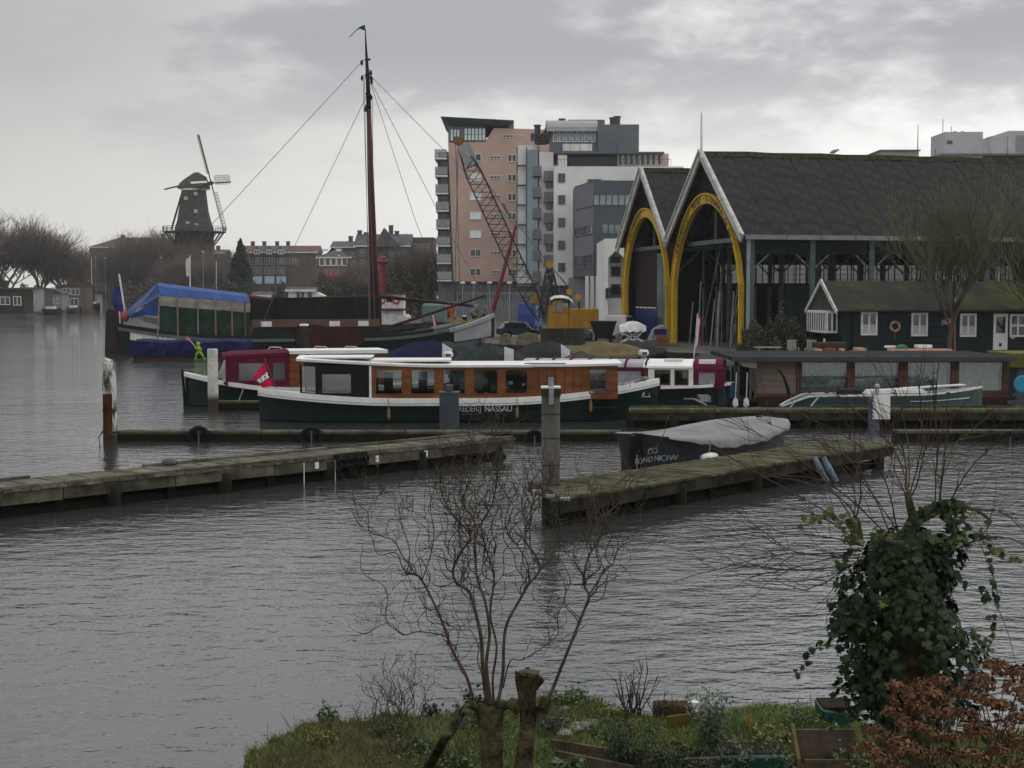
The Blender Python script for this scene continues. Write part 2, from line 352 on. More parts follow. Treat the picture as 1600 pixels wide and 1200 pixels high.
# ---- windmill
def windmill():
    Y = 385.0; s = Y/F; c = P(305, 450, Y); cx = c.x; zb = 1.0
    t = thing('windmill', 'tall octagonal windmill with thatched body, wooden stage and four sails', 'windmill', (cx, Y, zb))
    zst, zc, zt = Z(362, Y), Z(298, Y), Z(268, Y)
    wpx = lambda a: a*s
    M8 = Matrix.Rotation(R(22.5), 4, 'Z')
    b = MB(); b.lathe([(wpx(31),zb),(wpx(31),zst-3)], (cx,Y,0), 8, M8); b.build('brick_base', BRICK, t)
    b = MB(); b.lathe([(wpx(30),zst-3),(wpx(30),zst+1),(wpx(26),zst+3),(wpx(22.5),(zst+zc)/2),(wpx(19),zc)], (cx,Y,0), 8, M8); b.build('thatched_body', THATCH, t)
    for r_, z_, h_ in ((20,zc,.5),(28.6,zst+1.2,.3)): b = MB(); b.lathe([(wpx(r_),z_),(wpx(r_),z_+h_)], (cx,Y,0), 8, M8); b.build('white_band', OFFWHITE, t)
    # cap: boat shaped, facing right towards the camera
    ca = R(-13); C = Matrix.Translation((cx,Y,zc+.5)) @ Matrix.Rotation(ca, 4, 'Z'); hc = (zt-zc-.5)*.95
    b = MB(); prof = [(-4.4,.7,.42),(-3.2,.92,.60),(.2,1,1.0),(1.6,.98,1.0),(4.1,.85,.72)]; rows = []
    for x, w, h in prof:
        rows.append([C @ Vector((x*.88, w*3.0*a, h*hc*z)) for a, z in ((-.92,0),(-.98,.12),(-.62,.5),(-.25,.86),(0,1),(.25,.86),(.62,.5),(.98,.12),(.92,0))])
    b.grid(rows); b.f.append(tuple(range(9))); b.f.append(tuple(range(36,45))[::-1]); b.build('cap', THATCH, t)
    # stage
    r0, r1 = wpx(28), wpx(49); st = MB(); st.lathe([(r0,zst-.25),(r1,zst-.25),(r1,zst),(r0,zst)], (cx,Y,0), 16); st.build('stage', THATCH, t)
    rl = MB(); stt = MB()
    for k in range(24):
        a = 2*math.pi*k/24; e = Vector((math.cos(a), math.sin(a), 0)); q = Vector((cx,Y,0))
        rl.beam(q+e*r1*.98+Vector((0,0,zst)), q+e*r1*.98+Vector((0,0,zst+1.3)), .14)
        a2 = a+2*math.pi/24; e2 = Vector((math.cos(a2), math.sin(a2), 0))
        for h in (.7, 1.3): rl.beam(q+e*r1*.98+Vector((0,0,zst+h)), q+e2*r1*.98+Vector((0,0,zst+h)), .1)
        stt.beam(q+e*r1*.92+Vector((0,0,zst-.3)), q+e*wpx(31)+Vector((0,0,zst-3.6)), .2)
    rl.build('stage_railing', DSTEEL, t); stt.build('stage_strut', DSTEEL, t)
    # tail beams
    tb = MB(); hub = P(330, 286, Y-1.5)
    for px in (268, 276): tb.beam(P(287,293,Y+4), P(px,358,Y+5), .4)
    tb.beam(P(281,290,Y+3), P(257,296,Y+4), .35); tb.build('tail_beam', DARKWOOD, t)
    # sails
    sf = Vector((math.cos(ca), math.sin(ca), .22)).normalized()           # shaft direction
    upv = Vector((0,0,1)); u = (upv-sf*upv.dot(sf)).normalized(); v = sf.cross(u)
    b = MB(); b.beam(hub-sf*3, hub+sf*.4, .9); b.build('sail_shaft', DARKWOOD, t)
    th0 = R(6)
    for k in range(4):
        a = th0+k*math.pi/2; d = u*math.cos(a)+v*math.sin(a); w = -u*math.sin(a)+v*math.cos(a); Ls = 13.2
        b = MB(); b.beam(hub, hub+d*Ls, .34, .3); 
        for i in range(13):
            q = hub+d*(2.6+i*.86); b.beam(q+w*.1, q+w*1.9+sf*.25, .09)
        for o in (.7, 1.3, 1.9): b.beam(hub+d*2.6+w*o+sf*(.13*o), hub+d*12.9+w*o+sf*(.13*o), .09)
        sl_ = b.build('sail', DARKWOOD, t)
        bd = MB(); p0, p1 = hub+d*2.6-w*.15, hub+d*12.9-w*.15
        bd.add([p0, p1, p1-w*.55, p0-w*.55, p0+sf*.04, p1+sf*.04, p1-w*.55+sf*.04, p0-w*.55+sf*.04], [(0,1,2,3),(7,6,5,4),(0,4,5,1),(1,5,6,2),(2,6,7,3),(3,7,4,0)]); bd.build('leading_board', OFFWHITE, sl_)
    for px, py in ((295,311),(310,304),(311,331),(299,350),(313,353)):
        q = P(px, py, Y); rr = wpx(19+ (py-298)*.14)
        win(t, Matrix.Translation((q.x, Y-rr*.98, q.z)), .85, .8, 2, 1, .16)
windmill()
# ---- generic gabled / flat houses
def block(name, label, cat, pxa, pxb, pyt, Y, deep, wallm, roofm=None, pyr=None, rows=(), ww=1.1, wh=1.6, nx=2, ny=2, cols=None, chim=(), group=None, base=1.0, hip=False, wfm=None):
    xa, xb = X(pxa, Y), X(pxb, Y); zt = Z(pyt, Y)
    t = thing(name, label, cat, ((xa+xb)/2, Y, base), 0, group)
    b = MB(); b.box((xa,Y,base),(xb,Y+deep,zt)); b.build('wall', wallm, t)
    if roofm is not None:
        zr = Z(pyr, Y+deep/2); o = .4; b = MB(); i = (deep*.45 if hip else 0)
        A = [(xa-o,Y-o,zt),(xb+o,Y-o,zt),(xb+o,Y+deep+o,zt),(xa-o,Y+deep+o,zt),(xa-o*(not hip)+i,Y+deep/2,zr),(xb+o*(not hip)-i,Y+deep/2,zr)]
        b.add([Vector(v)+Vector((0,0,.02)) for v in A], [(0,1,5,4),(2,3,4,5),(1,2,5),(3,0,4),(3,2,1,0)]); rf = b.build('roof', roofm, t)
        g = MB(); g.box((xa-o,Y-o-.12,zt-.25),(xb+o,Y-o,zt+.08)); g.build('gutter', OFFWHITE, rf)
    else:
        zr = zt; b = MB(); b.box((xa-.15,Y-.15,zt),(xb+.15,Y+deep+.15,zt+.35)); rf = b.build('roof', roofm or SLATE, t)
    for px, py in chim:
        q = P(px, py, Y+deep*.5); c = MB(); c.box((q.x-.55,q.y-.4,zr-2.0 if roofm else zt+.35),(q.x+.55,q.y+.4,q.z)); c.box((q.x-.65,q.y-.5,q.z),(q.x+.65,q.y+.5,q.z+.18)); c.build('chimney', BRICK, rf)
    for py in rows:
        for px in cols:
            q = P(px, py, Y); win(t, Matrix.Translation((q.x, Y-.01, q.z)), ww, wh, nx, ny, .14, wfm or mat('dull_window_frame', (.26,.255,.24), .7, .15))
    return t
block('long_building', 'long brick building with a red tiled hipped roof behind bare trees', 'building', 142, 262, 386, 430, 16, BRICK, REDTILE, 371, (400,415,430), 1.4, 2.0, 2, 2, (156,170,184,198,212,226,240,254), hip=True, chim=((255,366),(192,368)))
block('grey_building', 'low grey house tucked between the windmill and the dark conifer', 'house', 330, 352, 395, 420, 10, SLATE, SLATE, 390, (405,), 2.0, 1.6, 2, 1, (344,), chim=((341,385),))
rowg = 'brick terrace houses across the water'
rwl = ['brick terrace house beside the dark conifer, at the near end of the row', 'brick terrace house second along from the dark conifer', 'brick terrace house in the middle of the gabled row', 'brick terrace house with blue shopfront, next to the blank gable', 'plain tall brick house closing the gabled row, blank side wall']
for i, (a, b_) in enumerate(((372,392),(393,410),(411,430),(431,447),(448,496))):
    t = block('terrace_house', rwl[i], 'house', a, b_, 394, 430+i*1.5, 12, [BRICKR,BRICK,BRICK,BRICK,BRICK][i], REDTILE if i in (0,4) else SLATE, 384, (408,423,437) if i < 4 else (408,), 1.5, 1.9, 2, 2, (a+6, b_-5) if i < 4 else (453,462), chim=((a+2,378),), group=rowg)
    if i < 4:
        q = P((a+b_)/2, 396, 429.2+i*1.5); w = (b_-a)*.28*430/F; g = MB()
        g.prism([(q.x-w,q.y,q.z-.6),(q.x+w,q.y,q.z-.6),(q.x+w,q.y,q.z+.6),(q.x,q.y,q.z+2.4),(q.x-w,q.y,q.z+.6)], (0,1.6,0)); d = g.build('dormer', BRICK, t)
        win(t, Matrix.Translation((q.x, q.y-.01, q.z+.45)), 1.6, 1.4, 2, 1, .2)
    if i in (1, 2, 3):
        q = P((a+b_)/2, 437, 429+i*1.5); s_ = MB(); s_.box((q.x-1.4,q.y+.3,q.z-1.2),(q.x+1.4,q.y+.6,q.z+1.0)); s_.build('shopfront', mat('pale_blue_paint', (.30,.45,.55), .5, .1), t)
t = block('corner_house', 'red brick house with slate roof and a wide white bay of upper windows', 'house', 497, 548, 402, 330, 11, BRICKR, SLATE, 387, (426,), 1.5, 1.4, 2, 1, (511,523,534), hip=True)
for px in (503,512.5,521.5,530,538.5):
    q = P(px, 409, 330); win(t, Matrix.Translation((q.x, 329.9, q.z)), 1.25, 1.9, 1, 1, .2)
for px in (509, 530):
    q = P(px, 391, 333); b = MB(); b.box((q.x-.6,332.2,q.z-.25),(q.x+.6,332.5,q.z+.25)); b.build('skylight', WHITE, t)
q0, q1 = P(496,428,329.4), P(535,432,329.4); b = MB(); b.box((q0.x,328.4,q1.z),(q1.x,329.9,q0.z)); b.build('red_awning', mat('red_cloth', (.42,.03,.04), .7, .15), t)
t = block('tall_house', 'tall dark brick house with chimneys and dormer behind the barge mast', 'house', 556, 640, 384, 360, 14, BRICK, SLATE, 366, (395,412), 1.2, 1.8, 2, 2, (566,612,622,632), chim=((562,361),(572,364),(611,353),(620,362),(634,367)))
q = P(606, 372, 358); b = MB(); b.prism([(q.x-3.5,358,q.z-2.2),(q.x+3.2,358,q.z-2.2),(q.x-1.0,358,q.z+2.6)], (0,4,0)); b.build('gable', SLATE, t)
block('side_house', 'lower dark house with grey roof box left of the tall house', 'house', 519, 556, 386, 370, 12, BRICK, SLATE, 377, (398,), 1.2, 1.6, 2, 2, (550,), chim=((548,370),))
block('flat_roof_house', 'long dark flat roofed house beside the pink tower', 'house', 640, 678, 373, 370, 14, BRICK, None, None, (386,398), 1.3, 1.6, 2, 2, (648,658,668))
t = block('white_hut', 'small white wooden hut with grey roof on the quay behind the barge', 'hut', 451, 491, 453, 200, 4, WHITE, SLATE, 448.5, (), chim=())
for px, w in ((466,.35),(473,.3),(484,.5)):
    q = P(px, 459, 200); win(t, Matrix.Translation((q.x,199.98,q.z)), w+.1, 1.0, 1, 1, .05, BLACK)
b = MB(); q = P(498, 452, 200); b.prism([(X(491,200),199.99,Z(455,200)),(X(505,200),199.99,Z(462,200)),(X(505,200),199.99,QZ),(X(491,200),199.99,QZ)], (0,3.9,0)); b.build('lean_to', WHITE, t)
t = block('low_shed', 'low dark shed with pale gable beside the white hut', 'shed', 396, 421, 462, 205, 4, DARKWOOD, SLATE, 456, ())
# red pillar with a cap (lighthouse-like column)
c = P(598, 450, 215); t = thing('red_column', 'slim red iron column with a wide lantern head behind the mast', 'column', (c.x,215,QZ))
b = MB(); b.tube([(c.x,215,QZ),(c.x,215,Z(412,215))], [.55,.42], 10); b.build('shaft', mat('red_iron', (.19,.02,.03), .5, .2), t)
b = MB(); b.lathe([(.5,Z(413,215)),(1.1,Z(410,215)),(1.1,Z(408,215)),(.55,Z(407,215)),(.45,Z(402,215)),(.1,Z(399,215))], (c.x,215,0), 12); b.build('lantern_head', MT['red_iron'], t)
# ---- bridge
t = thing('bridge', 'low dark road bridge crossing the far end of the canal', 'bridge', (-115,402,0))
b = MB(); b.box((-129,400,Z(459,400)),(-60,408,Z(455.5,400))); b.build('deck', mat('bridge_green', (.035,.045,.042), .6, .2), t)
b = MB()
for i in range(36):
    x = -129+i*1.9; b.beam((x,400.2,Z(455.5,400)), (x,400.2,Z(449,400)), .09)
for h in (449, 452): b.beam((-129,400.2,Z(h,400)), (-60,400.2,Z(h,400)), .1)
b.build('railing', MT['bridge_green'], t)
for px in (157, 193): x = X(px,402); b = MB(); b.box((x-1.0,400.5,-1),(x+1.0,407.5,Z(459,400)-.01)); b.build('pier', PALE, t)
# ---- left bank houseboats and small boats
def houseboat_far(px0, px1, pyt, pyw, label, wallm, roofm, gable=False, wins=()):
    Y = 10000/(pyw-460); xa, xb = X(px0,Y), X(px1,Y); t = thing('houseboat', label, 'houseboat', ((xa+xb)/2, Y, 0), 0, 'houseboats along the far left bank')
    b = MB(); b.box((xa-.4,Y-.4,-.4),(xb+.4,Y+6,.75)); b.build('hull', DSTEEL, t)
    zt = Z(pyt, Y); b = MB(); b.box((xa,Y,.75),(xb,Y+5.5,zt)); b.build('wall', wallm, t)
    b = MB()
    if gable: b.prism([(xa-.3,Y-.3,zt+.005),(xb+.3,Y-.3,zt+.005),((xa+xb)/2,Y-.3,zt+1.2)], (0,6,0))
    else: b.box((xa-.4,Y-.4,zt),(xb+.4,Y+5.9,zt+.3))
    b.build('roof', roofm, t)
    for px, py, w, h in wins: q = P(px,py,Y); win(t, Matrix.Translation((q.x,Y-.01,q.z)), w, h, 2, 1, .12)
houseboat_far(-40, 38, 452, 496, 'dark flat roofed houseboat at the near end of the far left bank', DARKWOOD, SLATE, False, ((8,470,2,1.6),(27,470,1.6,1.8),(-15,470,2,1.6)))
houseboat_far(41, 57, 451, 492, 'narrow pale houseboat cabin between two darker ones', STEEL, SLATE, False, ((46,466,.8,1.6),(52,466,.8,1.6)))
houseboat_far(58, 71, 452, 490.5, 'grey planked houseboat with small windows', DSTEEL, SLATE, False, ((64,467,.9,1.5),))
houseboat_far(77, 97, 459, 489, 'small pale gabled houseboat cabin', STEEL, SLATE, True, ((83,470,.7,1.6),(90,470,.7,1.6)))
houseboat_far(97, 136, 446, 487.5, 'tall tan houseboat with reddish roof near the bridge', mat('tan_wood', (.12,.09,.065), .8, .2), REDTILE, False, ((104,455,2,1.6),(118,456,2,1.6),(116,472,2.2,2)))
def small_far_boat(px0, px1, pyt, pyw, label, hm, mast=None):
    Y = 10000/(pyw-460); xa, xb = X(px0,Y), X(px1,Y); t = thing('small_boat', label, 'boat', ((xa+xb)/2,Y,0))
    L = xb-xa; zt = Z(pyt,Y); b = MB(); rows = []
    for i in range(9):
        f = i/8; w = math.sin(math.pi*min(1,max(0,.08+.84*f)))**.6*1.5; x = xa+L*f; sh = .25*(2*f-1)**2
        rows.append([(x,Y-w,zt+sh),(x,Y-w*.85,zt*.4),(x,Y-w*.4,-.3),(x,Y+w*.4,-.3),(x,Y+w*.85,zt*.4),(x,Y+w,zt+sh)])
    b.grid(rows, True); b.build('hull', hm, t, smooth=False)
    b = MB(); b.box((xa+L*.25,Y-.9,zt+.02),(xa+L*.7,Y+.9,zt+.6)); b.build('cabin', WHITE, t)
    if mast: b = MB(); b.tube([(xa+L*.5,Y,zt),(xa+L*.5,Y,Z(mast,Y))], [.12,.07], 6); b.build('mast', OFFWHITE, t)
small_far_boat(133, 156, 475, 487, 'black moored boat with a tall white mast near the bridge', BLACK, 402)
small_far_boat(105, 126, 481, 489.5, 'small grey open boat moored by the tan houseboat', DSTEEL)
small_far_boat(66, 95, 483, 491.5, 'dark boat heaped with orange covers beside the gabled houseboat', DARKWOOD)
# ---- lamps, poles, flags
def lamp(px, py, Y, label, arm=0, grp='street lamps on the far bank'):
    q = P(px, py, Y); t = thing('street_lamp', label, 'street lamp', (q.x,Y,1), 0, grp)
    b = MB(); b.tube([(q.x,Y,1.0),(q.x,Y,q.z)], [.1,.06], 6); b.build('pole', STEEL, t)
    b = MB(); b.sphere((q.x+arm,Y,q.z+.05), .32, 8, 5, (1,1,.5)); b.build('lamp_head', mat('lamp_glass', (.45,.45,.43), .3, .05, bump=0), t)
for px, py, Y, l in ((149,402,396,'street lamp with pale head just left of the long building'),(164,403,396,'street lamp with pale head in front of the long building'),(252,403,396,'street lamp with pale head beside the windmill base'),(317,394,300,'taller lamp standing before the windmill base'),(529,400,300,'thin lamp before the corner house')):
    lamp(px, py, Y, l)
def flagpole(px, pyt, pyb, Y, label, lean=0, cloth=None, base=1.0):
    q = P(px, pyt, Y); p = P(px+lean, pyb, Y); t = thing('flagpole', label, 'flagpole', p)
    b = MB(); b.tube([p, q], [.09,.06], 6); b.build('pole', WHITE, t)
    if cloth: 
        m, dx, h = cloth; b = MB(); rows = []
        for i in range(7):
            z = q.z-.3-h*i/6; rows.append([(q.x+dx*k/4, Y+.12*math.sin(k*2+i), z-.35*abs(dx)*k/4) for k in range(5)])
        b.grid(rows); b.build('flag', m, t)
flagpole(297, 399, 455, 200, 'white flagpole with drooping white flag before the windmill', 0, (OFFWHITE,-.6,2.5))
flagpole(338, 408, 455, 300, 'bare white pole beside the conifer')
flagpole(1096, 176, 246, 92, 'tall bare flagpole standing on the front gable of the large shed', 0)
# ---- bare trees
TWIGFAR = mat('far_bare_twigs', (.13,.112,.095), .95, .3, 3, bump=0); BARK = mat('bark', (.075,.065,.05), .95, .4, 6, (.11,.10,.08), .4, 20)
def tree_segs(seed, h, spread, up=.5, levels=5, kids=4, r0=.3, first=.25, rmin=.012, lr=(.55,.8)):
    rng = np.random.default_rng(seed); big, fine_ = [], []
    def rec(p, d, L, r, lv):
        n = 3 if lv < 2 else 2; pts = [p]
        for i in range(n):
            d = d+rng.normal(size=3)*.13; d[2] += .05*up; d /= np.linalg.norm(d)
            q = pts[-1]+d*L/n; ra = r*(1-.35*i/n); rb = r*(1-.35*(i+1)/n)
            (big if lv < 2 else fine_).append((*pts[-1], *q, max(ra,rmin), max(rb,rmin))); pts.append(q)
        if lv >= levels: return
        k = kids+int(rng.integers(0, 2))+(3 if lv == 0 else 0)
        for j in range(k):
            f = rng.uniform(.3, 1) if lv else rng.uniform(.4, 1.0)
            i = min(n-1, int(f*n)); b0 = pts[i]+(pts[i+1]-pts[i])*(f*n-i)
            az = rng.uniform(0, 2*math.pi); e = np.array([math.cos(az)*spread, math.sin(az)*spread, rng.uniform(.1, 1)*up])
            nd = d*.75+e*(.75 if lv else .85); nd /= np.linalg.norm(nd)
            rec(b0, nd, L*rng.uniform(*lr)*(1.35 if lv == 0 else 1), r*.55, lv+1)
    rec(np.zeros(3), np.array([0,0,1.]), h*first, r0, 0)
    A, B = np.array(big), np.array(fine_); top = max(B[:,5].max(), A[:,5].max()); k = h/top
    A[:,:6] *= k; B[:,:6] *= k; return A, B
TREES = {}
def tree_mesh(key, *a, tm=None, **k):
    if key not in TREES:
        A, B = tree_segs(*a, **k); V, Fq = segs_np(A, 6); V2, F2 = segs_np(B, 3)
        TREES[key] = (npmesh('trunk', V, Fq, BARK), npmesh('crown', V2, F2, tm or TWIGFAR))
    return TREES[key]
def place_tree(key, px, pyt, Y, base, label, group, wide=1, rot=0, name='bare_tree'):
    a, b = TREES[key]; h = P(px, pyt, Y).z-base; t = thing(name, label, 'tree', (X(px,Y),Y,base), rot, group); S = Matrix.Diagonal((h*wide,h*wide,h,1))
    inst('trunk', a, t, S); inst('crown', b, t, S)
for i in range(3): tree_mesh('far%d' % i, 11+i, 1.0, .85, up=.75, levels=5, kids=5, r0=.020, first=.14, rmin=.0009, lr=(.6,.9))
tree_mesh('tall', 31, 1.0, .55, up=.9, levels=6, kids=4, r0=.02, first=.22, rmin=.0016)
FT = [(10,318,332,1.15,'broad bare tree at the far left edge of the bank'),(70,326,345,1.1,'broad bare tree second along the far left bank'),(-35,330,318,1.1,'bare tree cut by the left edge of the view'),(98,362,372,1.0,'smaller bare tree sloping to the water on the left bank'),(127,374,395,1.0,'low bare tree left of the long building'),
      (173,372,410,.9,'bare tree before the left end of the long building'),(198,353,412,.9,'bare tree before the middle of the long building'),(221,351,409,.85,'bare tree before the right part of the long building'),(238,343,414,.8,'tallest bare tree before the long building'),(262,358,413,.75,'bare tree close on the left of the windmill'),
      (321,388,372,1.0,'bare tree in front of the windmill base'),(336,380,415,.9,'bare tree between windmill and conifer'),(281,392,374,1.0,'small bare tree in front of the windmill foot')]
for i, (px, py, Y, w, l) in enumerate(FT): place_tree('far%d' % (i % 3), px, py, Y, 1.0, l, 'bare trees on the far bank', w, i*1.7)
for i, (px, py, Y, w, l) in enumerate(((662,362,235,.9,'bare brownish tree close left of the pink tower'),(640,385,235,1.1,'low spreading tree behind the white wheelhouse'),(560,400,260,1.2,'low bare tree between corner house and mast'),(585,412,250,1.3,'scrubby bare tree just behind the mast'),(676,378,228,.8,'bare tree touching the balconies of the pink tower'),(615,405,240,1.1,'scrubby bare tree right of the red column'))):
    place_tree('far%d' % ((i+1) % 3), px, py, Y, QZ, l, 'bare trees behind the barge', w, i*2.3)
# conifer, hedges and evergreen bushes
CONI = leafmat('conifer_needles', (.016,.028,.022), (.03,.048,.034), .7, .2); BUSH = leafmat('bush_leaves', (.022,.032,.015), (.05,.06,.028), .6, .25)
BROWNB = leafmat('winter_scrub', (.065,.055,.04), (.12,.10,.07), .8, .15)
def conifer(px, pyt, pyb, wpx_, Y, label):
    rng = np.random.default_rng(5); h = P(px,pyt,Y).z-1.0; w = wpx_/2*Y/F; n = 16000
    f = rng.beta(1.1, 1.5, n); a = rng.uniform(0, 2*math.pi, n); rr = (1-f)**.8*w*(.72+.28*np.sin(a*5+f*23))*rng.uniform(.55, 1.05, n)
    C = np.stack([X(px,Y)+np.cos(a)*rr, Y+np.sin(a)*rr, 1.0+h*(.02+.98*f)+rng.normal(size=n)*.15], 1)
    t = thing('conifer', label, 'tree', (X(px,Y),Y,1)); V, Fq = leaves_np(C, .55, rng, .3); npobj('crown', V, Fq, CONI, t, kind='stuff')
    b = MB(); b.tube([(X(px,Y),Y,.9),(X(px,Y),Y,1+h*.9)], [.4,.08], 8); b.build('trunk', BARK, t)
conifer(377, 374, 455, 66, 300, 'dark green conifer with a pointed top right of the windmill')
def bush(name, px0, px1, pyt, Y, base, label, m, size=.3, n=5000, deep=2.5, seed=1, cat='bush', group=None):
    rng = np.random.default_rng(seed); xa, xb = X(px0,Y), X(px1,Y); h = Z(pyt,Y)-base
    k = max(3, int((xb-xa)/(h*.7))+1); cs = [(xa+(xb-xa)*(i+.5)/k+rng.normal()*.1*h, Y+rng.uniform(0, deep*.4), rng.uniform(.75, 1.05)*h, (xb-xa)/k*.85) for i in range(k)]
    C = []
    for x, y, hh, w in cs:
        m_ = n//k; v = rng.normal(size=(m_,3)); v /= np.linalg.norm(v, axis=1, keepdims=True); v[:,2] = np.abs(v[:,2]); rad = rng.uniform(.6, 1.02, (m_,1))**.6
        C.append(np.array([x,y,base])+v*rad*np.array([w, deep*.6, hh])*(1+.13*np.sin(v[:,0:1]*7+v[:,2:3]*9)))
    C = np.concatenate(C); t = thing(name, label, cat, ((xa+xb)/2,Y,base), 0, group); V, Fq = leaves_np(C, size, rng, .4); npobj('foliage', V, Fq, m, t, kind='stuff')
    b = MB()
    for x, y, hh, w in cs: b.tube([(x,y,base-.05),(x,y,base+hh*.6)], [.06,.03], 5)
    b.build('stem', BARK, t); return t
bush('hedge', 330, 440, 437, 290, 1, 'dark evergreen hedge running below the terrace houses', BUSH, .5, 7000, 4, 3, 'hedge')
bush('scrub_bush', 495, 575, 428, 255, QZ, 'brown winter scrub behind the white hut', BROWNB, .45, 7000, 4, 4)
bush('evergreen_bush', 498, 545, 436, 250, QZ, 'dark green bush under the red awning', BUSH, .45, 4000, 3, 6)
bush('scrub_bush', 600, 690, 425, 222, QZ, 'olive brown scrub at the foot of the pink tower', BROWNB, .4, 9000, 4, 7)
bush('scrub_bush', 0, 150, 440, 405, 1, 'grey brown undergrowth along the far left bank', BROWNB, .7, 9000, 5, 8)
bush('scrub_bush', 196, 335, 440, 395, 1, 'dark undergrowth at the foot of the trees by the windmill', BROWNB, .7, 9000, 5, 9)
# ================================================================ apartment blocks and roofs behind the sheds
PINK = mat('pink_render', (.44,.315,.265), .9, .1, .25, bump=0); CREAM = mat('cream_render', (.62,.615,.59), .9, .1, .25, bump=0)
GREYCL = mat('grey_cladding', (.115,.13,.135), .6, .12, .3, bump=0); DARKCL = mat('slate_cladding', (.05,.065,.075), .5, .15, .3, bump=0); MIDCL = mat('mid_grey_cladding', (.15,.155,.17), .6, .1, .3, bump=0)
COPPER = mat('green_copper_roof', (.05,.085,.075), .6, .15, .3, bump=0); BLUEP = mat('blue_paint', (.05,.06,.22), .5, .2, 2); SKYPANE = mat('sky_pane', (.42,.48,.49), .06, .15, .3, bump=0, metal=.75, spec=.6)
DULLPANE = mat('dull_sky_pane', (.15,.19,.21), .08, .2, .3, bump=0, metal=.5, spec=.6)
BALC = glass('balcony_glass', (.45,.55,.56), 1.5, .12, .05)
def pbox(b, px0, px1, py0, py1, Y, deep, dy=0): b.box((X(px0,Y),Y+dy,Z(py1,Y)),(X(px1,Y),Y+deep,Z(py0,Y)))
def pw(t, px, py, Y, wpx_, hpx, nx=1, ny=1, fw=.08, fm=None, pm=None, dep=.1):
    q = P(px, py, Y); win(t, Matrix.Translation((q.x,Y-.01,q.z)), wpx_*Y/F, hpx*Y/F, nx, ny, fw, fm, pm, dep)
def railing(parent, p0, p1, h, m, n=8, name='railing', panel=None):
    p0, p1 = Vector(p0), Vector(p1); b = MB(); up = Vector((0,0,h)); b.beam(p0+up, p1+up, .06)
    for i in range(n+1): q = p0.lerp(p1, i/n); b.beam(q, q+up, .04)
    r = b.build(name, m, parent)
    if panel: b = MB(); b.beam(p0+up*.5, p1+up*.5, .03, h*.8); b.build('panel', panel, r)
# pink tower
Y = 210; t = thing('apartment_tower', 'pink rendered apartment tower with green slanted roof and corner balconies', 'apartment building', (X(780,Y),Y,QZ))
b = MB(); zt = Z(232,Y); zb = Z(440,Y); xl, xr = X(701,Y), X(880,Y)
b.prism([(X(709,Y),Y,zb),(xr,Y,zb),(xr,Y,Z(203,Y)),(X(772,Y),Y,Z(200,Y)),(X(758,Y),Y,Z(222,Y)),(xl,Y,Z(223,Y))], (0,20,0)); b.build('wall', PINK, t)
b = MB(); b.box((X(712,Y),Y+1,QZ),(X(880,Y),Y+19,zb)); b.build('ground_floor', MIDCL, t)
for i in range(10):
    pw(t, 716+i*9.2, 456, Y+.98, 8, 24, 1, 1, .1, GREYCL, None)
for i, py in enumerate((246,277,307,337,366,395,425)):
    pw(t, 743, py, Y, 18, 12, 2, 1, .1, WHITE, SKYPANE if 0 < i < 5 else None); pw(t, 774, py, Y, 17, 5, 3, 1, .08, CREAM)
    pw(t, 800, py+1, Y, 14, 12, 2, 1, .1, CREAM)
pw(t, 794, 213, Y, 17, 5, 3, 1, .08, CREAM); pw(t, 815, 213, Y, 4, 5, 1, 1, .08, CREAM); pw(t, 836, 214, Y, 4, 5, 1, 1, .08, CREAM)
g = MB(); g.box((X(701,Y),Y+.3,Z(222,Y)+.01),(X(757,Y),Y+16,Z(197,Y))); pent = g.build('penthouse', MIDCL, t)
for k in range(6): pw(t, 728+k*5.6, 210, Y+.28, 5.2, 19, 1, 2, .05, DARKCL, SKYPANE, .12)
for k in range(3): pw(t, 706+k*5, 211, Y+.28, 4.6, 18, 1, 1, .05, DARKCL, SKYPANE, .12)
zr0, zr1 = Z(196.5,Y), Z(184,Y)
b = MB(); b.add([(X(702,Y),Y-.2,zr0),(X(796,Y),Y-.2,Z(197,Y)),(X(796,Y),Y+16,zr0),(X(702,Y),Y+16,zr0),(X(690,Y),Y-1.6,zr1),(X(803,Y),Y-1.6,Z(190,Y)),(X(803,Y),Y+17,zr1),(X(690,Y),Y+17,zr1)], [(3,2,1,0),(4,5,6,7),(0,1,5,4),(1,2,6,5),(2,3,7,6),(3,0,4,7)]); b.build('roof', COPPER, t)
b = MB(); b.tube([(X(772,Y),Y+5,zr1-1),(X(772,Y),Y+5,Z(179,Y))], .12, 6); b.build('vent_pipe', STEEL, t)
b = MB(); b.box((X(684,Y),Y+.8,QZ+2.5),(X(709,Y),Y+14,Z(236,Y))); b.build('side_wall', GREYCL, t)
for i in range(8):
    z = Z(247+i*27.2,Y); x0, x1 = X(680+i*.5,Y), X(699+i,Y); b = MB(); b.box((x0,Y-.6,z-.22),(x1,Y+6,z)); bl = b.build('balcony', CREAM, t)
    railing(bl, (x0+.05,Y-.55,z), (x1,Y-.55,z), 1.1, STEEL, 5, 'balcony_railing', BALC) if False else None
    r = MB(); r.box((x0+.03,Y-.56,z+.1),(x1,Y-.52,z+1.15)); r.box((x0+.03,Y-.5,z+.1),(x0+.07,Y+5.9,z+1.15)); r.build('balcony_screen', BALC, bl)
    r = MB(); r.box((x0,Y-.6,z+1.16),(x1,Y-.5,z+1.22)); r.box((x0,Y-.49,z+1.16),(x0+.1,Y+5.9,z+1.22)); r.build('handrail', STEEL, bl)
for i in range(7): pw(t, 694, 260+i*27.2, Y+.78, 12, 16, 2, 1, .08, DARKCL, None)
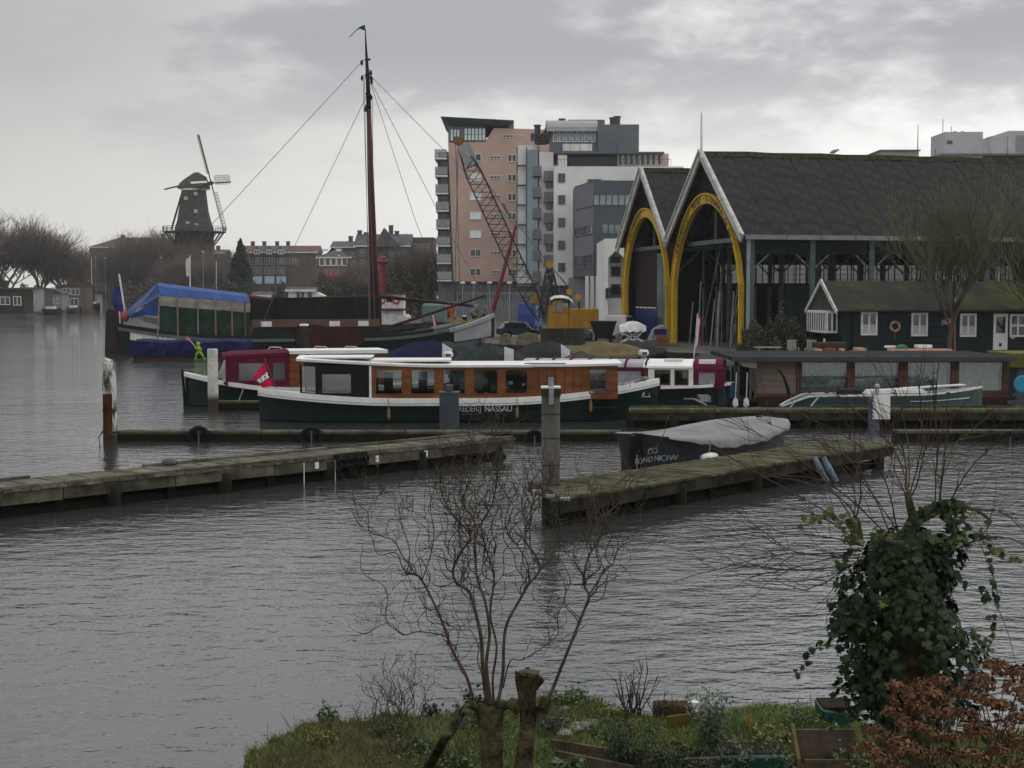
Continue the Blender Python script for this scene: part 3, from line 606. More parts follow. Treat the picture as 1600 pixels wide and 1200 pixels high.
# cream block
Y = 184; t = thing('apartment_block', 'cream rendered apartment block with stacked grey balconies and roof terraces', 'apartment building', (X(940,Y),Y,QZ))
b = MB(); pbox(b, 865, 1066, 260, 446, Y, 22); b.build('wall', CREAM, t)
b = MB(); pbox(b, 843, 865, 235, 446, Y, 22, 2.2); pbox(b, 809, 843, 223, 446, Y, 22, 3.2); b.build('recessed_wall', CREAM, t)
b = MB(); pbox(b, 866, 915, 446, 474, Y, 20, 1); b.build('ground_floor', DARKCL, t)
for i in range(5): pw(t, 872+i*9, 459, Y+.98, 8, 22, 1, 1, .08, GREYCL)
for py in (278,312,347.5,383,417.6): pw(t, 877.5, py, Y, 11, 14, 2, 1, .1, GREYCL, PANE)
for i, py in enumerate((290,316)): pw(t, 929, py, Y, 22, 20, 2, 1, .1, GREYCL, PANE) if i == 0 else None
b = MB(); pbox(b, 824, 842, 231, 430, Y, 2.5, 2.8); b.build('stair_glazing', DULLPANE, t)
b = MB()
for i in range(7): z = Z(256+i*31.3,Y); b.box((X(808,Y),Y+2.6,z-.12),(X(843,Y),Y+2.79,z+.12))
for px in (808,823,842): x = X(px,Y); b.box((x-.08,Y+2.5,Z(430,Y)),(x+.08,Y+2.59,Z(226,Y)))
b.build('mullion', DARKCL, t)
for i in range(7):
    z = Z(272+i*33,Y)
    if i < 6:
        b = MB(); b.box((X(833,Y),Y+.6,z-.2),(X(846,Y),Y+2.19,z)); b.box((X(833,Y),Y+.6,z+.02),(X(846,Y),Y+.7,z+1.1)); b.box((X(833,Y),Y+.71,z+.02),(X(833,Y)+.1,Y+2.1,z+1.1)); bl = b.build('balcony', MIDCL, t)
        pw(t, 840, 288+i*33-5, Y+3.18, 9, 20, 1, 1, .1, GREYCL)
        z2 = z-.6; b = MB(); b.box((X(850,Y),Y+1.0,z2-.2),(X(864.5,Y),Y+2.19,z2)); b.box((X(850,Y),Y+1.0,z2+.02),(X(864.5,Y),Y+1.1,z2+1.1)); b.build('balcony', MIDCL, t)
        pw(t, 858, 290+i*33-6, Y+2.18, 9, 20, 1, 1, .1, GREYCL)
# terrace level
b = MB(); pbox(b, 889, 1047, 240, 259.9, Y, 16, 3.5); b.build('terrace_storey', DARKCL, t)
b = MB(); pbox(b, 1036, 1047.5, 236, 259.9, Y, 16, 3.3); b.build('brick_end', PINK, t)
for i in range(8): pw(t, 969+i*8.7, 250, Y+3.48, 8, 18, 1, 1, .14, WHITE)
b = MB(); pbox(b, 868, 1038, 235.5, 238, Y, 18, 1.2); b.build('terrace_roof', GREYCL, t)
railing(t, (X(868,Y),Y+.3,Z(260,Y)), (X(1047,Y),Y+.3,Z(260,Y)), .95, DSTEEL, 40, 'terrace_railing')
b = MB(); pbox(b, 872, 886, 240, 259.9, Y, 3.4, 1.5); b.build('pillar', CREAM, t)
b = MB(); pbox(b, 935, 1000, 190, 235.4, Y, 14, 3); b.build('plant_room', GREYCL, t)
b = MB(); pbox(b, 893, 953, 169, 206, Y, 22, 12); b.build('lift_house', GREYCL, t)
b = MB(); pbox(b, 862, 934.8, 199, 235.4, Y, 14, 4); b.build('pavilion_wall', MIDCL, t)
for i in range(7): pw(t, 868+i*9.8, 212, Y+3.98, 8.6, 20, 1, 1, .14, WHITE, DULLPANE)
rows = []; 
for x in (X(855,Y), X(936,Y)): rows.append([(x, Y+3+(6-6*math.cos(a)), Z(201,Y)+2.0*math.sin(a)) for a in [math.pi*k/10 for k in range(11)]])
b = MB(); b.grid(rows); b.f += [tuple(range(11)), tuple(range(11,22))[::-1]]; b.build('pavilion_roof', mat('zinc_roof', (.19,.20,.20), .5, .1, 1, bump=0), t)
b = MB(); pbox(b, 878, 925, 223, 234, Y, 1.6, 1.4); b.build('parapet', CREAM, t)
railing(t, (X(877,Y),Y+1.3,Z(236,Y)), (X(964,Y),Y+1.3,Z(236,Y)), 1.5, BLUEP, 6, 'blue_railing')
b = MB()
for px in (877.5, 964): x = X(px,Y); b.box((x-.12,Y+1.2,Z(236,Y)),(x+.12,Y+1.29,Z(222,Y)))
b.build('blue_post', BLUEP, t)
for px, pt, pb in ((841,186,202),(881,176,196),(963,174,190),(970,172,190)):
    b = MB(); x, z0, z1 = X(px,Y), Z(pb,Y), Z(pt,Y); b.tube([(x,Y+8,z0-1),(x,Y+8,z1)], .42, 10); b.tube([(x,Y+8,z1),(x,Y+8,z1+.2)], .52, 10); b.box((x-.9,Y+7.2,z0-.6),(x+.9,Y+8.8,z0+.3)); b.build('chimney_flue', DSTEEL, t)
bush('roof_shrub', 838, 856, 203, Y+2, Z(222,Y), 'yellowish shrub growing on the cream block roof terrace', BROWNB, .3, 1200, 1.5, 12)
# dark office
Y = 166; an = R(-35)
t = thing('office_block', 'dark slate clad office block with ribbon windows beside the cream block', 'office building', (X(960,Y),Y,QZ))
xc = X(927,Y); b = MB(); yl = Y+9; xl = X(898,yl)
poly = [(xc,Y),(X(1040,Y),Y),(X(1040,Y)+1,Y+14),(xl,yl+6),(xl,yl)]
b.prism([(x,y,Z(431,Y)) for x, y in poly], (0,0,Z(282,Y)-Z(431,Y))); b.build('wall', DARKCL, t)
b = MB(); b.prism([(x+(1.2 if i in (0,4) else -.5),y+1.2,QZ) for i, (x, y) in enumerate(poly)], (0,0,Z(431,Y)-QZ-.01)); b.build('ground_floor', MIDCL, t)
d = Vector((xc-xl, Y-yl, 0)); L_ = d.length; fa = math.atan2(d.y, d.x); FL = face((xl,yl,0), fa); FR = face((xc,Y,0), 0)
for py0, py1, k in ((304,321,0),(350,366,1),(396,418,2)):
    z0, z1 = Z(py1,Y), Z(py0,Y); b = MB(); M = FL @ Matrix.Translation((L_*.5,-.05,0)); b.box((-L_*.5+.05,-.03,z0),(L_*.5-.05,.03,z1), M); b.build('window_band', MIDCL, t)
    for i in range(6):
        win(t, FL @ Matrix.Translation((L_*(i+.5)/6,-.09,(z0+z1)/2)), L_/6-.25, (z1-z0)*.9, 1, 1, .08, MIDCL, MIDCL if k == 0 else PANE) if k else None
    n = 9
    for i in range(n):
        if k == 0 or (k == 1 and i > 0) or (k == 2 and i < 2): q = P(932+i*9.8+(4 if k else 0), 312, Y); win(t, Matrix.Translation((q.x,Y-.01,(z0+z1)/2)), 9.4*Y/F, z1-z0, 1, 1, .06, DARKCL, DULLPANE)
for zz_, hh in ((Z(296,Y),1.6),(Z(337,Y),2.0),(Z(382,Y),2.2)): b = MB(); b.box((.02,-.04,zz_-hh/2),(L_-.02,.0,zz_+hh/2), FL); b.build('spandrel', MIDCL, t)
for i in range(4): x = X(917+i*8,Y-.2); b = MB(); b.box((x-.2,Y-.4,QZ),(x+.2,Y,Z(431,Y)-.02)); b.build('column', CREAM, t)
b = MB(); x = X(957,Y); b.box((x-1.2,Y+4,Z(282,Y)),(x+.2,Y+6,Z(277,Y))); b.box((x-1.8,Y+4,Z(282,Y)),(x-1.3,Y+5,Z(279,Y))); b.build('roof_unit', STEEL, t)
# small white building
Y = 150; t = thing('white_building', 'white building with a notched gable front left of the sheds', 'building', (X(960,Y),Y,QZ))
b = MB(); b.prism([(X(944,Y),Y,QZ),(X(950,Y),Y,QZ),(X(950,Y),Y,Z(403,Y)),(X(962,Y),Y,Z(391,Y)),(X(975,Y),Y,Z(403,Y)),(X(975,Y),Y,Z(446,Y)),(X(1010,Y),Y,Z(446,Y)),(X(1010,Y),Y,Z(372,Y)),(X(944,Y),Y,Z(373,Y))], (0,2,0)); b.box((X(944.3,Y),Y+2.01,QZ),(X(1009,Y),Y+14,Z(373.5,Y))); b.build('wall', CREAM, t)
for py, h in ((406,10),(424,16),(452,16)): pw(t, 962, py, Y+2, 15, h, 1, 1, .12, DARKCL)
b = MB(); pbox(b, 946, 975, 450, 466, Y, 0, -.4); b.build('glass_screen', BALC, t)
# plant building seen above the shed ridge
Y = 240; t = thing('plant_building', 'pale industrial building with rooftop plant seen above the shed ridge', 'building', (X(1560,Y),Y,QZ))
GREYW = mat('grey_white_panel', (.36,.37,.38), .7, .08, .3, bump=0)
b = MB(); pbox(b, 1440, 1700, 262, 470, Y, 30, 2); b.build('wall', BRICKR, t)
b = MB(); b.box((X(1471,Y),Y,Z(262,Y)),(X(1530,Y),Y+8,Z(206,Y))); b.build('stair_tower', GREYW, t)
pw(t, 1484, 222, Y, 8, 5, 1, 1, .05, DARKCL)
b = MB(); b.prism([(X(1530,Y),Y+.5,Z(240,Y)),(X(1545,Y),Y+.5,Z(240,Y)),(X(1545,Y),Y+.5,Z(216,Y)),(X(1536,Y),Y+.5,Z(219,Y)),(X(1530,Y),Y+.5,Z(225,Y))], (0,8,0)); b.box((X(1545.1,Y),Y+.5,Z(240,Y)),(X(1570,Y),Y+9,Z(212,Y))); b.box((X(1570.1,Y),Y+.3,Z(240,Y)),(X(1660,Y),Y+9,Z(204,Y))); b.build('plant_room', GREYW, t)
for i in range(8): z = Z(236-i*3.4,Y); b = MB(); b.box((X(1582,Y),Y+.18,z-.12),(X(1660,Y),Y+.29,z+.12)); b.build('louvre', STEEL, t)
b = MB()
for px, py in ((1476,183),(1489,194)): b.tube([(X(px,Y),Y+3,Z(206,Y)),(X(px,Y),Y+3,Z(py,Y))], .06, 5)
for px in (1495,1507): b.tube([(X(px,Y),Y+3,Z(206,Y)),(X(px,Y),Y+3,Z(202,Y))], .25, 6)
b.build('antenna', DSTEEL, t)
b = MB(); pbox(b, 1465, 1700, 240, 243, Y, 12, -.5); b.build('roof_edge', GREYCL, t)
Y = 220; t = thing('roof_box_building', 'beige flat topped building just showing over the shed ridge', 'building', (X(1400,Y),Y,QZ))
b = MB(); pbox(b, 1372, 1431, 236, 470, Y, 10); b.build('wall', mat('beige_render', (.27,.25,.22), .9, .1, .3, bump=0), t)
b = MB(); pbox(b, 1370, 1433, 234, 235.9, Y, 10.3, -.3); b.build('parapet', GREYCL, t)
b = MB(); b.tube([(X(1432,Y),Y+1,Z(242,Y)),(X(1432,Y),Y+1,Z(193,Y))], [.1,.05], 5); b.build('antenna_mast', STEEL, t)
# pale building behind the open side of the shed
Y = 135; t = thing('pale_warehouse', 'pale panelled warehouse glimpsed through the open shed', 'warehouse', (X(1300,Y),Y,QZ))
b = MB(); pbox(b, 1090, 1700, 408, 500, Y, 10); b.build('wall', mat('grey_panel_wall', (.27,.265,.255), .85, .15, .3, bump=0), t)
for i in range(9): b = MB(); z = Z(412+i*8,Y); b.box((X(1090,Y),Y-.04,z-.04),(X(1700,Y),Y-.005,z+.04)); b.build('panel_joint', STEEL, t)
# site fence and ground things in front of the tower
Y = 150; t = thing('steel_fence', 'grey upright bar fence in front of the pink tower ground floor', 'fence', (X(775,Y),Y,QZ))
for i in range(34):
    x = X(715+i*3.9,Y); b = MB(); b.beam((x,Y,QZ),(x,Y,Z(457,Y)), .07); b.build('bar', STEEL, t)
for py in (458,478): b = MB(); b.beam((X(714,Y),Y+.08,Z(py,Y)),(X(846,Y),Y+.08,Z(py,Y)), .09); b.build('rail', STEEL, t)
for px in (723,740,765,796): lamp(px, 443, 160, ['street lamp before the pink tower, leftmost','street lamp before the pink tower, second from the left','street lamp before the pink tower, third from the left','street lamp before the pink tower, rightmost'][(723,740,765,796).index(px)], 0, 'street lamps before the tower')
# ================================================================ the two open boat sheds
GREENBLK = mat('green_black_boards', (.014,.022,.021), .6, .3, 3, (.022,.032,.03), .2, 20); FRAMEG = mat('green_grey_iron', (.06,.085,.085), .55, .25, 3)
FRAMEI = mat('lightened_green_iron', (.11,.135,.135), .6, .25, 3); YELLOW = mat('yellow_paint', (.62,.39,.02), .5, .12, 1.5, bump=.05); CORR = mat('corrugated_roof', (.038,.039,.038), .85, .4, .9, (.062,.064,.061), .2, 12, rnd=.05)  # FRAMEI: frame iron lightened in colour to read inside the unlit shed
MOSS = mat('roof_moss', (.020,.022,.010), .95, .5, 3, (.045,.048,.018), .5, 20); BARGE = mat('weathered_bargeboard', (.42,.42,.39), .7, .25, 2.5, (.52,.52,.49)); GUTTER = mat('zinc_gutter', (.17,.18,.19), .5, .15, 2)
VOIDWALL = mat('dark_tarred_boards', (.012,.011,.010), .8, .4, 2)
SA = R(13); SO = Vector((X(1167,92),92,QZ)); SF = face(SO, SA); EV, RG = 8.45-QZ, 14.1-QZ; SL = 36.0
GLY = {}
def glyph(ch):
    if ch not in GLY:
        c = bpy.data.curves.new('g','FONT'); c.body = ch; c.extrude = 0; o = bpy.data.objects.new('g', c); me = bpy.data.meshes.new_from_object(o)
        vs = [v.co.copy() for v in me.vertices]; fs = [tuple(p.vertices) for p in me.polygons]
        w = max([v.x for v in vs], default=.3); x0 = min([v.x for v in vs], default=0)
        bpy.data.objects.remove(o); bpy.data.curves.remove(c); bpy.data.meshes.remove(me); GLY[ch] = (vs, fs, x0, w)
    return GLY[ch]
def flat_text(mb, s, M, h, xs=1.0, bold=0, gap=.12):
    """letters of cap height h along local x of M, standing in local z"""
    x = 0; k = h/.69
    for ch in s:
        if ch == ' ': x += .3*k*xs; continue
        vs, fs, x0, w = glyph(ch)
        for dx in ((0, bold) if bold else (0,)): mb.add([M @ Vector((x+dx+(v.x-x0)*k*xs, -.002*(dx>0), v.y*k)) for v in vs], fs)
        x += ((w-x0)+gap)*k*xs
    return x
def shed(y0, W, label, text, arch_a, top, side=False):
    t = thing('boat_shed', label, 'boat shed', SF @ Vector((0, y0, 0)), SA, 'open boat sheds'); y1 = y0+W; ym = (y0+y1)/2
    M = SF; wp = lambda x, y, z: M @ Vector((x, y, z))
    # arch curve in (u, z), u from the centre of the gable
    spring = 5.1-QZ; n = 28
    def curve(a, zt):
        us = [-a+2*a*i/n for i in range(n+1)]
        return [(-a, 0)]+[(u, spring+(zt-spring)*max(0,1-(u/a)**2)**.68) for u in us]+[(a, 0)]
    co, ci = curve(arch_a, top), curve(arch_a-.42, top-.66)
    b = MB(); D = .34
    ro = [wp(-.25, ym-u, z) for u, z in co]; ri = [wp(-.25, ym-u, z) for u, z in ci]; ro2 = [wp(-.25+D, ym-u, z) for u, z in co]; ri2 = [wp(-.25+D, ym-u, z) for u, z in ci]
    k = len(ro); b.v += [tuple(v) for v in ro+ri+ro2+ri2]
    for i in range(k-1): b.f += [(i,k+i,k+i+1,i+1), (2*k+i,2*k+i+1,3*k+i+1,3*k+i), (k+i,3*k+i,3*k+i+1,k+i+1), (i,i+1,2*k+i+1,2*k+i)]
    ar = b.build('arch', YELLOW, t)
    # rim flange
    b = MB(); b.sweep([wp(-.3, ym-u, z) for u, z in co], [(-.06,-.05),(.06,-.05),(.06,.05),(-.06,.05)]); b.build('arch_rim', YELLOW, ar)
    # lettering along the arch, each letter set square to the curve
    mid = [((co[i][0]+ci[i][0])/2, (co[i][1]+ci[i][1])/2) for i in range(1, n+2)]
    S = [0]
    for i in range(1, len(mid)): S.append(S[-1]+math.hypot(mid[i][0]-mid[i-1][0], mid[i][1]-mid[i-1][1]))
    tot = S[-1]; lm = MB(); hh = .46; step = .50; s0 = tot/2-step*(len(text[0])+.5); seq = [(ch, s0+step*i) for i, ch in enumerate(text[0])]+[(ch, tot/2+step*(i+.9)) for i, ch in enumerate(text[1])]
    if text[1]: seq.append(('dot', tot/2-.05))
    for ch, s in seq:
        if ch == ' ' or s < 0 or s > tot-.1: continue
        i = max(j for j in range(len(S)-1) if S[j] <= s+1e-9); f = (s-S[i])/(S[i+1]-S[i]); u = mid[i][0]+(mid[i+1][0]-mid[i][0])*f; z = mid[i][1]+(mid[i+1][1]-mid[i][1])*f
        a = math.atan2(mid[i+1][1]-mid[i][1], mid[i+1][0]-mid[i][0]); ca, sa = math.cos(a), math.sin(a)
        if ch in ('dot', '*'): lm.add([wp(-.262, ym-(u+.09*math.cos(q)), z+.09*math.sin(q)) for q in [k2*math.pi/5 for k2 in range(10)]], [tuple(range(10))]); continue
        vs, fs, x0, w = glyph(ch); kx, kz = .34/max(.3,(w-x0)), hh/.69
        for off in (-.045,0,.045): lm.add([wp(-.262-(off+.045)*.03, ym-(u+ca*((v.x-x0)*kx-.18+off)-sa*(v.y*kz-hh/2)), z+sa*((v.x-x0)*kx-.18+off)+ca*(v.y*kz-hh/2)) for v in vs], fs)
    lm.build('lettering', BLACK, ar)
    # gable boards above the arch (vertical boards, each its own piece)
    nb = int(W/.42)
    for i in range(nb):
        ua, ub = -W/2+W*i/nb, -W/2+W*(i+1)/nb; um = (ua+ub)/2
        zt = lambda u: EV+(RG-EV)*(1-abs(u)/(W/2))
        zo = lambda u: (spring+(top-spring)*max(0,1-(u/arch_a)**2)**.68-.25) if abs(u) < arch_a else 0
        if zt(um)-zo(um) < .1: continue
        b = MB(); b.prism([wp(.0+(i % 2)*.015, ym-ua-.012, zo(ua)), wp((i % 2)*.015, ym-ub+.012, zo(ub)), wp((i % 2)*.015, ym-ub+.012, zt(ub)-.1), wp((i % 2)*.015, ym-ua-.012, zt(ua)-.1)], M.to_3x3() @ Vector((.06,0,0))); b.build('gable_board', GREENBLK, t)
    for sgn in (-1, 1):
        p, q = Vector((-.55, ym+sgn*(W/2+.25*(1 if not side or sgn > 0 else 1.6)), EV-.35)), Vector((-.55, ym, RG+.1)); b = MB(); b.beam(M @ p, M @ q, .16, .62, (0,0,1)); bb = b.build('bargeboard', BARGE, t)
        b = MB(); p2, q2 = p+Vector((-.12,0,.26)), q+Vector((-.12,0,.26)); b.beam(M @ p2, M @ q2, .1, .14); b.build('edge_strip', BARGE, bb)
    # corrugated roof: courses of sheets
    slope = math.hypot(W/2+.35, RG-EV+.2); nc, ns = 7, 17; cw, sw = slope/nc, SL/ns
    pm = MB(); nw = 8; rows = []
    for v in (0, 1): rows.append([(sw*i/(nw*4), (cw+.14)*v, .085*math.cos(i*2*math.pi/4)) for i in range(nw*4+1)])
    pm.grid(rows); me = pm.mesh('roof_sheet', CORR, smooth=True)
    for sgn in (-1, 1):
        e = M @ Vector((-.5, ym+sgn*(W/2+.35), EV-.12)); r = M @ Vector((-.5, ym, RG+.12)); up = (r-e).normalized(); xd = M.to_3x3() @ Vector((1,0,0)); nrm = xd.cross(up); nrm = nrm if nrm.z > 0 else -nrm
        for c in range(nc):
            for s in range(ns):
                o = e+up*(cw*c)+xd*(sw*s)+nrm*(.02*(c % 2)+.03*c*0)
                Mx = Matrix(((xd.x,up.x,nrm.x,o.x),(xd.y,up.y,nrm.y,o.y),(xd.z,up.z,nrm.z,o.z),(0,0,0,1))) @ Matrix.Rotation(R(-.8), 4, 'X')
                if sgn > 0 and c > 4 and False: continue
                inst('roof_sheet', me, t, wmx(t).inverted() @ Mx)
    b = MB(); b.sweep([M @ Vector((-.6+SL*i/20, ym, RG+.16+.03*((i*7) % 3))) for i in range(21)], [(-.34,-.28),(0,.10),(.34,-.28),(.26,-.33),(0,0),(-.26,-.33)]); rc = b.build('ridge_cap', MOSS, t)
    # roof trusses and the underside lining
    b = MB()
    for i in range(9):
        x = .6+i*4.2
        for sgn in (-1, 1): b.beam(wp(x, ym+sgn*W/2, EV-.3), wp(x, ym, RG-.3), .2, .3)
        b.beam(wp(x, y0, EV-.3), wp(x, y1, EV-.3), .18, .3); b.beam(wp(x, ym, EV-.3), wp(x, ym, RG-.4), .15)
    b.build('roof_truss', FRAMEI, t)
    # side columns
    for yy in ((y0, y1) if side else (y1,)):
        for i in range(9):
            x = .3+i*4.2; b = MB(); b.beam(wp(x, yy, 0), wp(x, yy, EV-.2), .34 if i else .3); cmn = b.build('column', FRAMEG if yy == y0 else FRAMEI, t)
            if i < 8:
                b = MB(); b.beam(wp(x, yy, EV-2.4), wp(x+2.1, yy, EV-.5), .1); b.beam(wp(x+4.2, yy, EV-2.4), wp(x+2.1, yy, EV-.5), .1); b.build('brace', FRAMEI, cmn)
    return t
t1 = shed(0, 14.5, 'large open fronted boat shed with yellow lettered arch and corrugated roof', ('*KROMHOUT*WERF','STOOMMACHINES'), 6.75, 11.45-QZ, True)
t2 = shed(14.5, 11.9, 'narrower boat shed with yellow arch on the left of the large shed', ('KROMHOUT',''), 5.55, 11.2-QZ)
def swp(x, y, z): return SF @ Vector((x, y, z))
# long side: gutter, downpipe, cladding, mullions
b = MB(); b.beam(swp(-.4,-.62,EV-.28), swp(SL,-.62,EV-.28), .2, .3); g = b.build('gutter', GUTTER, t1)
for i in range(1, 15): b = MB(); b.beam(swp(i*2.4,-.735,EV-.45), swp(i*2.4,-.735,EV-.1), .03, .05); b.build('gutter_bracket', DSTEEL, g)
b = MB(); b.tube([swp(-.12,-.45,0), swp(-.12,-.45,EV-.35)], .12, 8); b.build('downpipe', mat('painted_pipe', (.20,.24,.25), .5, .15), t1)
for i in range(int((SL-2.6)/.9)):
    x = 2.6+i*.9; b = MB(); b.box((x+.01,-.06+(i % 2)*.02,.0),(x+.89,.0+(i % 2)*.02,4.0), SF); b.build('cladding_board', GREENBLK, t1)
b = MB(); b.box((2.6,-.12,4.0),(SL,.04,4.15), SF); b.build('sill_beam', GREENBLK, t1)
b = MB(); b.box((.2,-.09,EV-1.35),(SL,-.02,EV-.3), SF); b.build('eaves_boarding', GREENBLK, t1)
for i in range(int((SL-2.8)/.42)): 
    if i % 10 == 9: continue
    b = MB(); b.beam(swp(2.8+i*.42,-.03,4.15), swp(2.8+i*.42,-.03,EV-1.35), .07, .05); b.build('mullion', BLACK, t1)
# far wall of the second shed: boards below, open glazing bars above; closed back end
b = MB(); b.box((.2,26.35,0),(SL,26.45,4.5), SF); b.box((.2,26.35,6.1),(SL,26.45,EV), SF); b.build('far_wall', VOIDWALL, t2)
b = MB(); b.box((.3,26.33,4.5),(8.4,26.43,6.1), SF); b.build('far_wall_panel', VOIDWALL, t2)  # panel added to close off the bright view and keep the shed dark
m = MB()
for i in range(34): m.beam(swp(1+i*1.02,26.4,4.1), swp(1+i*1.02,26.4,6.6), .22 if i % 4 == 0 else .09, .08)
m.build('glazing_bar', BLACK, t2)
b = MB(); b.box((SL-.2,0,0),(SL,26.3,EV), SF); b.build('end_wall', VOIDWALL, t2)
b = MB(); b.box((13,14.6,0),(SL-.3,14.75,3.4), SF); b.build('added_dark_wall', VOIDWALL, t2)  # partition added to darken the inside of the shed
for i in range(26):
    if i % 4: b = MB(); b.beam(swp(1.4+i*1.05,14.5,0), swp(1.4+i*1.05,14.5,EV-.3), .13); b.build('inner_post', FRAMEI, t2)
b = MB(); b.beam(swp(.5,14.5,4.3), swp(SL,14.5,4.3), .2, .3); b.build('inner_beam', GREENBLK, t2)
# doors inside the small shed
DOORB = mat('brown_black_door', (.022,.016,.014), .7, .3, 2); BLUED = mat('deep_blue_door', (.012,.022,.115), .5, .2, 2); TEAL = mat('teal_glazing', (.045,.075,.085), .15, .25, 1, bump=0, spec=.6)
for i in range(5): ya = 19.9+i*1.05; b = MB(); b.box((.62,ya,2.6),(.70,ya+1.03,7.4), SF); b.build('door_leaf', DOORB, t2)
for i in range(5): ya = 19.9+i*1.05; b = MB(); b.box((.60,ya,.02),(.70,ya+1.03,2.58), SF); d = b.build('door_panel', BLUED, t2); b = MB(); b.box((.57,ya+.1,2.5),(.599,ya+.9,2.6), SF); b.build('white_strip', WHITE, d)
for i in range(3): ya = 16.0+i*1.3; b = MB(); b.box((.62,ya,.4),(.68,ya+1.2,6.8), SF); b.build('glazed_leaf', TEAL, t2)
b = MB(); q0 = swp(1.2,18.2,6.2); b.tube([q0+Vector((.45*math.cos(a)*SF.to_3x3()[1][0]*0,.45*math.cos(a),.45*math.sin(a))) for a in [k*math.pi/5-.9 for k in range(8)]], .05, 5); b.tube([q0+Vector((0,.1,.2)), swp(1.2,18.1,8.2)], .04, 5)
tag(b.build('chain_hoist_hook', STEEL), 'grey hoist hook hanging inside the smaller shed', 'hook')
# clutter inside the large shed: leaning poles, ladder, lamp, orange rib
rr = random.Random(4)
lp = ['thin pale pole leaning steeply in the large shed','dark pole leaning behind the tricolour flag','grey pole leaning at mid arch','long pale pole slanting highest in the large shed','short stake by the arch foot','slim pole leaning near the ladder','pole leaning deep inside the large shed','thick post leaning close to the flag','brown pole standing at the left arch leg','pale stick standing right of the flag','thin dark stake near the centre of the arch','grey stake near the right arch leg']
for i in range(12):
    y = 11.8-i*.78; hh = rr.uniform(2.4, 5.2); ln = rr.uniform(-.3, .9)
    if i == 3: hh, ln = 7.2, -2.2
    b = MB(); b.tube([swp(.25+.4*rr.random(), y, 0), swp(.5+.6*rr.random(), y+ln, hh)], .05 if i != 7 else .1, 6)
    tag(b.build('leaning_pole', [STEEL, OLDWOOD, STEEL, OLDWOOD, DARKWOOD][i % 5]), lp[i], 'pole', 'poles leaning inside the large shed')
t = thing('ladder', 'grey ladder standing inside the large shed behind the flag', 'ladder', swp(3,10.3,0))
for dy in (-.25,.25): b = MB(); b.beam(swp(3,10.3+dy,0), swp(3.8,10.3+dy,5.6), .07); b.build('stile', STEEL, t)
for i in range(15): f = (i+1)/16; b = MB(); b.beam(swp(3+.8*f,10.05,5.6*f), swp(3+.8*f,10.55,5.6*f), .045); b.build('rung', STEEL, t)
t = thing('wooden_hull_frame', 'orange primed rib of a boat under repair inside the large shed', 'boat frame', swp(6,5,2.6))
b = MB(); b.tube([swp(6,8-i*.6,3.0+.35*math.sin(i*.5)) for i in range(9)], .14, 6); b.build('rib', mat('orange_primer', (.30,.07,.02), .7, .3, 5), t)
for i in (0, 4, 8): b = MB(); b.tube([swp(6,8-i*.6,0), swp(6,8-i*.6,3.0+.35*math.sin(i*.5))], .06, 6); b.build('prop', DARKWOOD, t)
for i, (x, y, w, h, l) in enumerate(((7,3,2.4,1.6,'dark covered heap low in the large shed, near the right arch leg'),(8,7.5,3,1.9,'dark covered heap in the middle of the large shed'),(7,11,2,1.4,'dark heap behind the leaning poles'))):
    b = MB(); b.sphere(swp(x,y,h*.35), 1, 10, 6, (w,w*.7,h*.65)); tag(b.build('covered_heap', VOIDWALL), l, 'tarpaulin heap')
b = MB(); b.tube([swp(7,6.9,7.6), swp(7,6.9,6.9)], .015, 4); lt = thing('hanging_lamp', 'small reddish lamp hanging in the large shed', 'lamp', swp(7,6.9,6.4)); b.build('cable', BLACK, lt)
b = MB(); b.lathe([(.1,.5),(.3,.15),(.28,.0),(.12,-.2)], swp(7,6.9,6.4), 10); b.build('lamp_shade', mat('red_lamp', (.28,.05,.03), .4, .1), lt)
t = thing('scaffold_tower', 'slim grey scaffold tower standing inside the large shed', 'scaffold', swp(9,11,0))
for dx, dy in ((0,0),(1.4,0),(0,1.8),(1.4,1.8)): b = MB(); b.tube([swp(9+dx,11+dy-1,0), swp(9+dx,11+dy-1,8)], .05, 6); b.build('standard', STEEL, t)
for z in (2,4,6,7.6): b = MB(); [b.beam(swp(9,10+dy,z), swp(10.4,10+dy,z), .05) for dy in (0,1.8)]; [b.beam(swp(9+dx,10,z), swp(9+dx,11.8,z), .05) for dx in (0,1.4)]; b.build('ledger', STEEL, t)
b = MB(); b.box((9,10,7.0),(9.04,11.6,8.3), SF); b.build('board', PALE, t)
# gull on the ridge
q = swp(9.4,7.25,RG+.3); t = thing('gull', 'gull sitting on the ridge of the large shed', 'gull', q)
b = MB(); b.lathe([(.02,-.3),(.09,-.2),(.13,0),(.11,.15),(.06,.24)], q+Vector((0,0,.16)), 8, Matrix.Rotation(R(70),4,'Y')); b.sphere(q+Vector((.27,0,.27)), .08, 8, 6); b.tube([q+Vector((.33,0,.27)), q+Vector((.42,0,.25))], [.02,.005], 5)
for s in (-.05,.05): b.tube([q+Vector((.03,s,-.02)), q+Vector((.03,s,.1))], .012, 4)
b.build('body', mat('gull_grey', (.25,.26,.27), .8, .3, 8), t)
